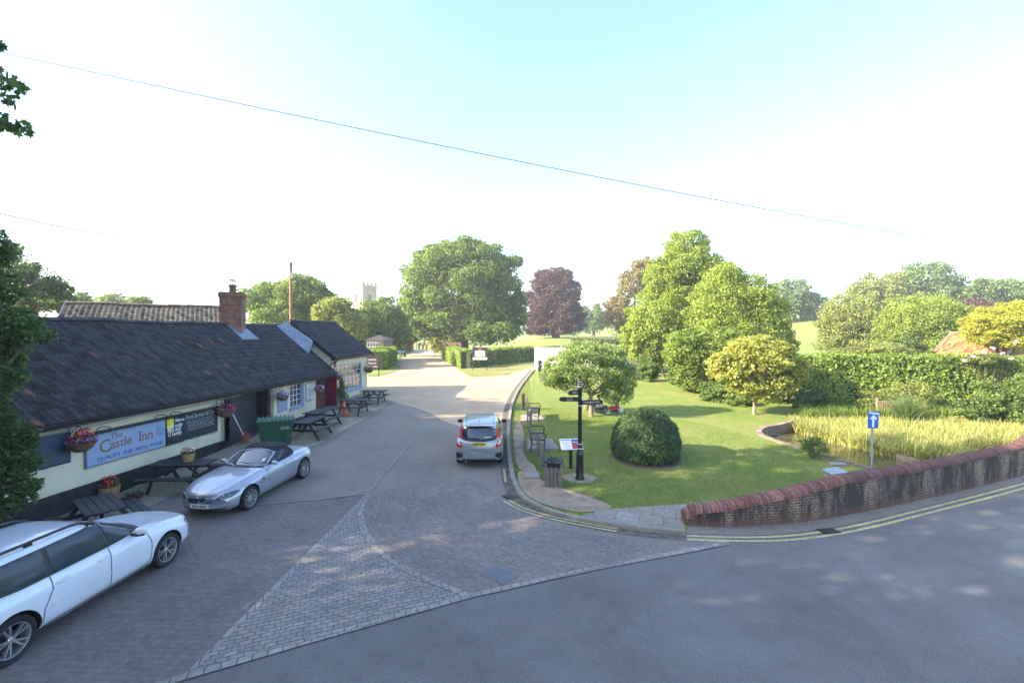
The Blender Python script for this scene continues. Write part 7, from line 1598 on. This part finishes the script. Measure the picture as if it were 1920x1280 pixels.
# ---------------------------------------------------------------- people
skin_m = M('skin', (.50, .30, .21), .55, var=.05); hairs = {'dark': M('hair_dark', (.03, .02, .015), .7, var=.4), 'fair': M('hair_fair', (.3, .2, .1), .7, var=.3)}
def skinmesh(verts, edges, root=0, lv=2):
    me = bpy.data.meshes.new('sk'); me.from_pydata([v[:3] for v in verts], edges, []); o = bpy.data.objects.new('sk', me); COL.objects.link(o)
    o.modifiers.new('s', 'SKIN'); md = o.modifiers.new('u', 'SUBSURF'); md.levels = md.render_levels = lv
    for i, v in enumerate(verts):
        sv_ = me.skin_vertices[0].data[i]; r = v[3]; sv_.radius = r if hasattr(r, '__len__') else (r, r); sv_.use_root = (i == root)
    bpy.context.view_layer.update(); out = bpy.data.meshes.new_from_object(o.evaluated_get(bpy.context.evaluated_depsgraph_get())); bpy.data.objects.remove(o); bpy.data.meshes.remove(me)
    out.polygons.foreach_set('use_smooth', [True]*len(out.polygons)); return out
def person(label, loc, rz, pose, top, bottom, hair='dark', shoe=(.6, .6, .6), group=None):
    """pose: dict of joint positions in metres, z up, facing +x"""
    t = thing('person', label, 'person', loc, rz, group); J = {k: Vector(v) for k, v in pose.items()}
    order = ['pelvis', 'waist', 'chest', 'neck', 'head0', 'head1', 'shL', 'elL', 'wrL', 'paL', 'shR', 'elR', 'wrR', 'paR', 'hiL', 'knL', 'anL', 'toL', 'hiR', 'knR', 'anR', 'toR']
    rad = dict(pelvis=(.15, .115), waist=(.125, .10), chest=(.155, .11), neck=.052, head0=.07, head1=.088, shL=.062, elL=.042, wrL=.028, paL=.034, shR=.062, elR=.042, wrR=.028, paR=.034, hiL=.088, knL=.056, anL=.036, toL=.036, hiR=.088, knR=.056, anR=.036, toR=.036)
    ch = [('pelvis', 'waist'), ('waist', 'chest'), ('chest', 'neck'), ('neck', 'head0'), ('head0', 'head1'), ('chest', 'shL'), ('shL', 'elL'), ('elL', 'wrL'), ('wrL', 'paL'), ('chest', 'shR'), ('shR', 'elR'), ('elR', 'wrR'), ('wrR', 'paR'), ('pelvis', 'hiL'), ('hiL', 'knL'), ('knL', 'anL'), ('anL', 'toL'), ('pelvis', 'hiR'), ('hiR', 'knR'), ('knR', 'anR'), ('anR', 'toR')]
    V = [tuple(J[k])+(rad[k],) for k in order]; E = [(order.index(a), order.index(b)) for a, b in ch]
    for s in 'LR':                                   # fingers, each its own chain from the palm
        w0, p0 = J['wr'+s], J['pa'+s]; d = (p0-w0).normalized(); sd = d.cross(Vector((0, 0, 1))); sd = sd.normalized() if sd.length > .1 else Vector((0, 1, 0))
        for k, (o_, l_) in enumerate(((-.028, .055), (-.010, .066), (.009, .062), (.027, .048))):
            a = len(V); pi = order.index('pa'+s); m1 = p0+d*.03+sd*o_; V.append(tuple(m1)+(.009,)); V.append(tuple(m1+d*l_*.6+Vector((0, 0, -.008)))+(.008,)); V.append(tuple(m1+d*l_+Vector((0, 0, -.02)))+(.006,)); E += [(pi, a), (a, a+1), (a+1, a+2)]
        a = len(V); V.append(tuple(p0-d*.02+sd*.035)+(.011,)); V.append(tuple(p0+d*.02+sd*.058)+(.009,)); E += [(order.index('pa'+s), a), (a, a+1)]
    hd_ = (J['head1']-J['head0']).normalized()
    put('body', skinmesh(V, E), skin_m, t)
    def shell(name, keys, ex, col, ends=None):
        kk = [k for k in keys]; VV = []; 
        for k in kk:
            r = rad[k]; r = (r[0]+ex, r[1]+ex) if hasattr(r, '__len__') else r+ex; p = J[k]
            if ends and k in ends: a = J[ends[k][0]]; p = a.lerp(p, ends[k][1])
            VV.append(tuple(p)+(r,))
        EE = [(kk.index(a), kk.index(b)) for a, b in ch if a in kk and b in kk]; put(name, skinmesh(VV, EE), M('cloth', col, .85, var=.1, vs=20), t)
    shell('top', ['pelvis', 'waist', 'chest', 'shL', 'elL', 'shR', 'elR', 'neck'], .018, top, {'elL': ('shL', .7), 'elR': ('shR', .7), 'neck': ('chest', .45)})
    shell('trousers', ['pelvis', 'hiL', 'knL', 'anL', 'hiR', 'knR', 'anR'], .02, bottom, {'anL': ('knL', .75), 'anR': ('knR', .75)})
    mb = MB()
    for s in 'LR':
        a, b = J['an'+s], J['to'+s]; mb.tube([a-Vector((0, 0, .02)), a.lerp(b, .5)-Vector((0, 0, .01)), b, b+(b-a).normalized()*.03], [.045, .052, .045, .02], 8)
    mb.build('shoe', M('shoe', shoe, .6), t, smooth=True)
    c = J['head0'].lerp(J['head1'], .75); bm = bmesh.new(); bmesh.ops.create_uvsphere(bm, u_segments=16, v_segments=12, radius=.115); bmesh.ops.delete(bm, geom=[v for v in bm.verts if v.co.x > .03 and v.co.z < .045 or v.co.z < -.075], context='VERTS'); mb = MB(); mb.bm(bm, 0, Matrix.Translation(c+Vector((-.012, 0, .012)))); mb.build('hair', hairs[hair], t, smooth=True)
    f = MB(); c2 = J['head0'].lerp(J['head1'], .5)
    f.box(tuple(c2+Vector((.1, 0, -.01))), (.03, .022, .045), bev=.008); fc = f.build('nose', skin_m, t)
    for y in (-.033, .033): f = MB(); f.box(tuple(c2+Vector((.088, y, .02))), (.014, .022, .01)); f.build('eye', black, t); f = MB(); f.box(tuple(c2+Vector((0, y*2.8, 0))), (.03, .014, .05), bev=.006); f.build('ear', skin_m, t)
    f = MB(); f.box(tuple(c2+Vector((.09, 0, -.052))), (.012, .045, .01)); f.build('mouth', M('lips', (.35, .1, .09), .5), t)
    return t
SIT = dict(pelvis=(0, 0, .13), waist=(-.02, 0, .32), chest=(-.01, 0, .52), neck=(.02, 0, .68), head0=(.03, 0, .76), head1=(.045, 0, .87), shL=(-.01, .18, .61), elL=(.08, .24, .38), wrL=(.28, .14, .30), paL=(.34, .12, .29), shR=(-.01, -.18, .61), elR=(-.14, -.25, .36), wrR=(-.2, -.26, .12), paR=(-.22, -.27, .07), hiL=(.05, .1, .12), knL=(.42, .2, .38), anL=(.62, .14, .09), toL=(.75, .15, .05), hiR=(.05, -.1, .12), knR=(.45, -.16, .1), anR=(.82, -.1, .07), toR=(.94, -.08, .09))
CROSS = dict(SIT, knL=(.36, .3, .16), anL=(.2, -.02, .08), toL=(.12, -.1, .07), knR=(.36, -.3, .16), anR=(.26, .06, .09), toR=(.2, .16, .08), elR=(.06, -.26, .36), wrR=(.26, -.16, .26), paR=(.32, -.13, .25))
STAND = dict(pelvis=(0, 0, .95), waist=(0, 0, 1.12), chest=(0, 0, 1.32), neck=(.01, 0, 1.48), head0=(.015, 0, 1.56), head1=(.03, 0, 1.67), shL=(0, .18, 1.41), elL=(-.02, .23, 1.13), wrL=(.08, .24, .90), paL=(.1, .24, .83), shR=(0, -.18, 1.41), elR=(.0, -.23, 1.13), wrR=(.1, -.23, .92), paR=(.12, -.22, .85), hiL=(0, .09, .92), knL=(.1, .1, .5), anL=(.06, .1, .08), toL=(.18, .11, .04), hiR=(0, -.09, .92), knR=(-.03, -.1, .5), anR=(-.16, -.1, .1), toR=(-.05, -.11, .04))
gs = 'people sitting on the lawn under the drooping tree'
q = G(1122, 772); person('person in a white top sitting under the drooping tree', gp(q.x, q.y), R(-60), SIT, (.7, .68, .68), (.06, .07, .1), 'dark', group=gs)
q = G(1156, 770); person('person in a brown top and red shorts sitting right of the drooping tree trunk', gp(q.x, q.y), R(200), CROSS, (.22, .12, .09), (.6, .08, .04), 'fair', group=gs)
q = G(1106, 768); person('person in black sitting just behind the drooping tree trunk', gp(q.x, q.y), R(-30), SIT, (.03, .03, .035), (.05, .05, .06), 'dark', group=gs)
q = G(1164, 773); t = thing('picnic_bag', 'small white carrier bag on the grass beside the sitting people', 'bag', gp(q.x, q.y), R(30)); mb = MB(); mb.box((0, 0, .12), (.3, .18, .24), bev=.05, taper=.8); mb.build('bag_body', white, t); mb = MB(); mb.tube([(-.06, 0, .22), (-.04, 0, .31), (.04, 0, .31), (.06, 0, .22)], .008, 6); mb.build('handle', white, t)
gl = 'people walking on the castle lane'
for k, (px, c, lb) in enumerate(((786, (.04, .04, .05), 'leftmost person walking at the far castle gate, in black'), (793, (.09, .08, .12), 'middle person walking at the far castle gate, in dark blue'), (800, (.03, .03, .03), 'rightmost person walking at the far castle gate, in black trousers and red top'))):
    q = P(px, 655, 100); person(lb, gp(q.x, q.y), R(90 if k else -90), STAND, c if k < 2 else (.4, .05, .04), (.04, .04, .06), group=gl)
q = P(1479, 625, 120); person('lone person in white standing on the far meadow', gp(q.x, q.y), R(-90), STAND, (.75, .74, .72), (.7, .7, .68))
q = P(945, 640, 80); q2 = P(952, 640, 81)
person('person in pink lying back on the meadow beside the huge round tree', gp(q.x, q.y), R(-90), SIT, (.7, .35, .35), (.6, .5, .5), 'fair')
# ---------------------------------------------------------------- summer haze, also added to imitate lens glare
hzo = MB(); hzo.box((40, 420, 14), (1300, 1080, 38)); hz_ = hzo.mesh('haze'); hm = bpy.data.materials.new('haze'); hm.use_nodes = True; ht = hm.node_tree; ht.nodes.clear()
ho = ht.nodes.new('ShaderNodeOutputMaterial'); hv = ht.nodes.new('ShaderNodeVolumePrincipled'); hv.inputs['Color'].default_value = (.93, .96, 1, 1); hv.inputs['Density'].default_value = .0010; hv.inputs['Anisotropy'].default_value = .3
ht.links.new(hv.outputs[0], ho.inputs['Volume']); tag(put('haze', hz_, hm), 'thin warm summer haze in the distance, also added to imitate lens glare', 'haze', kind='stuff')
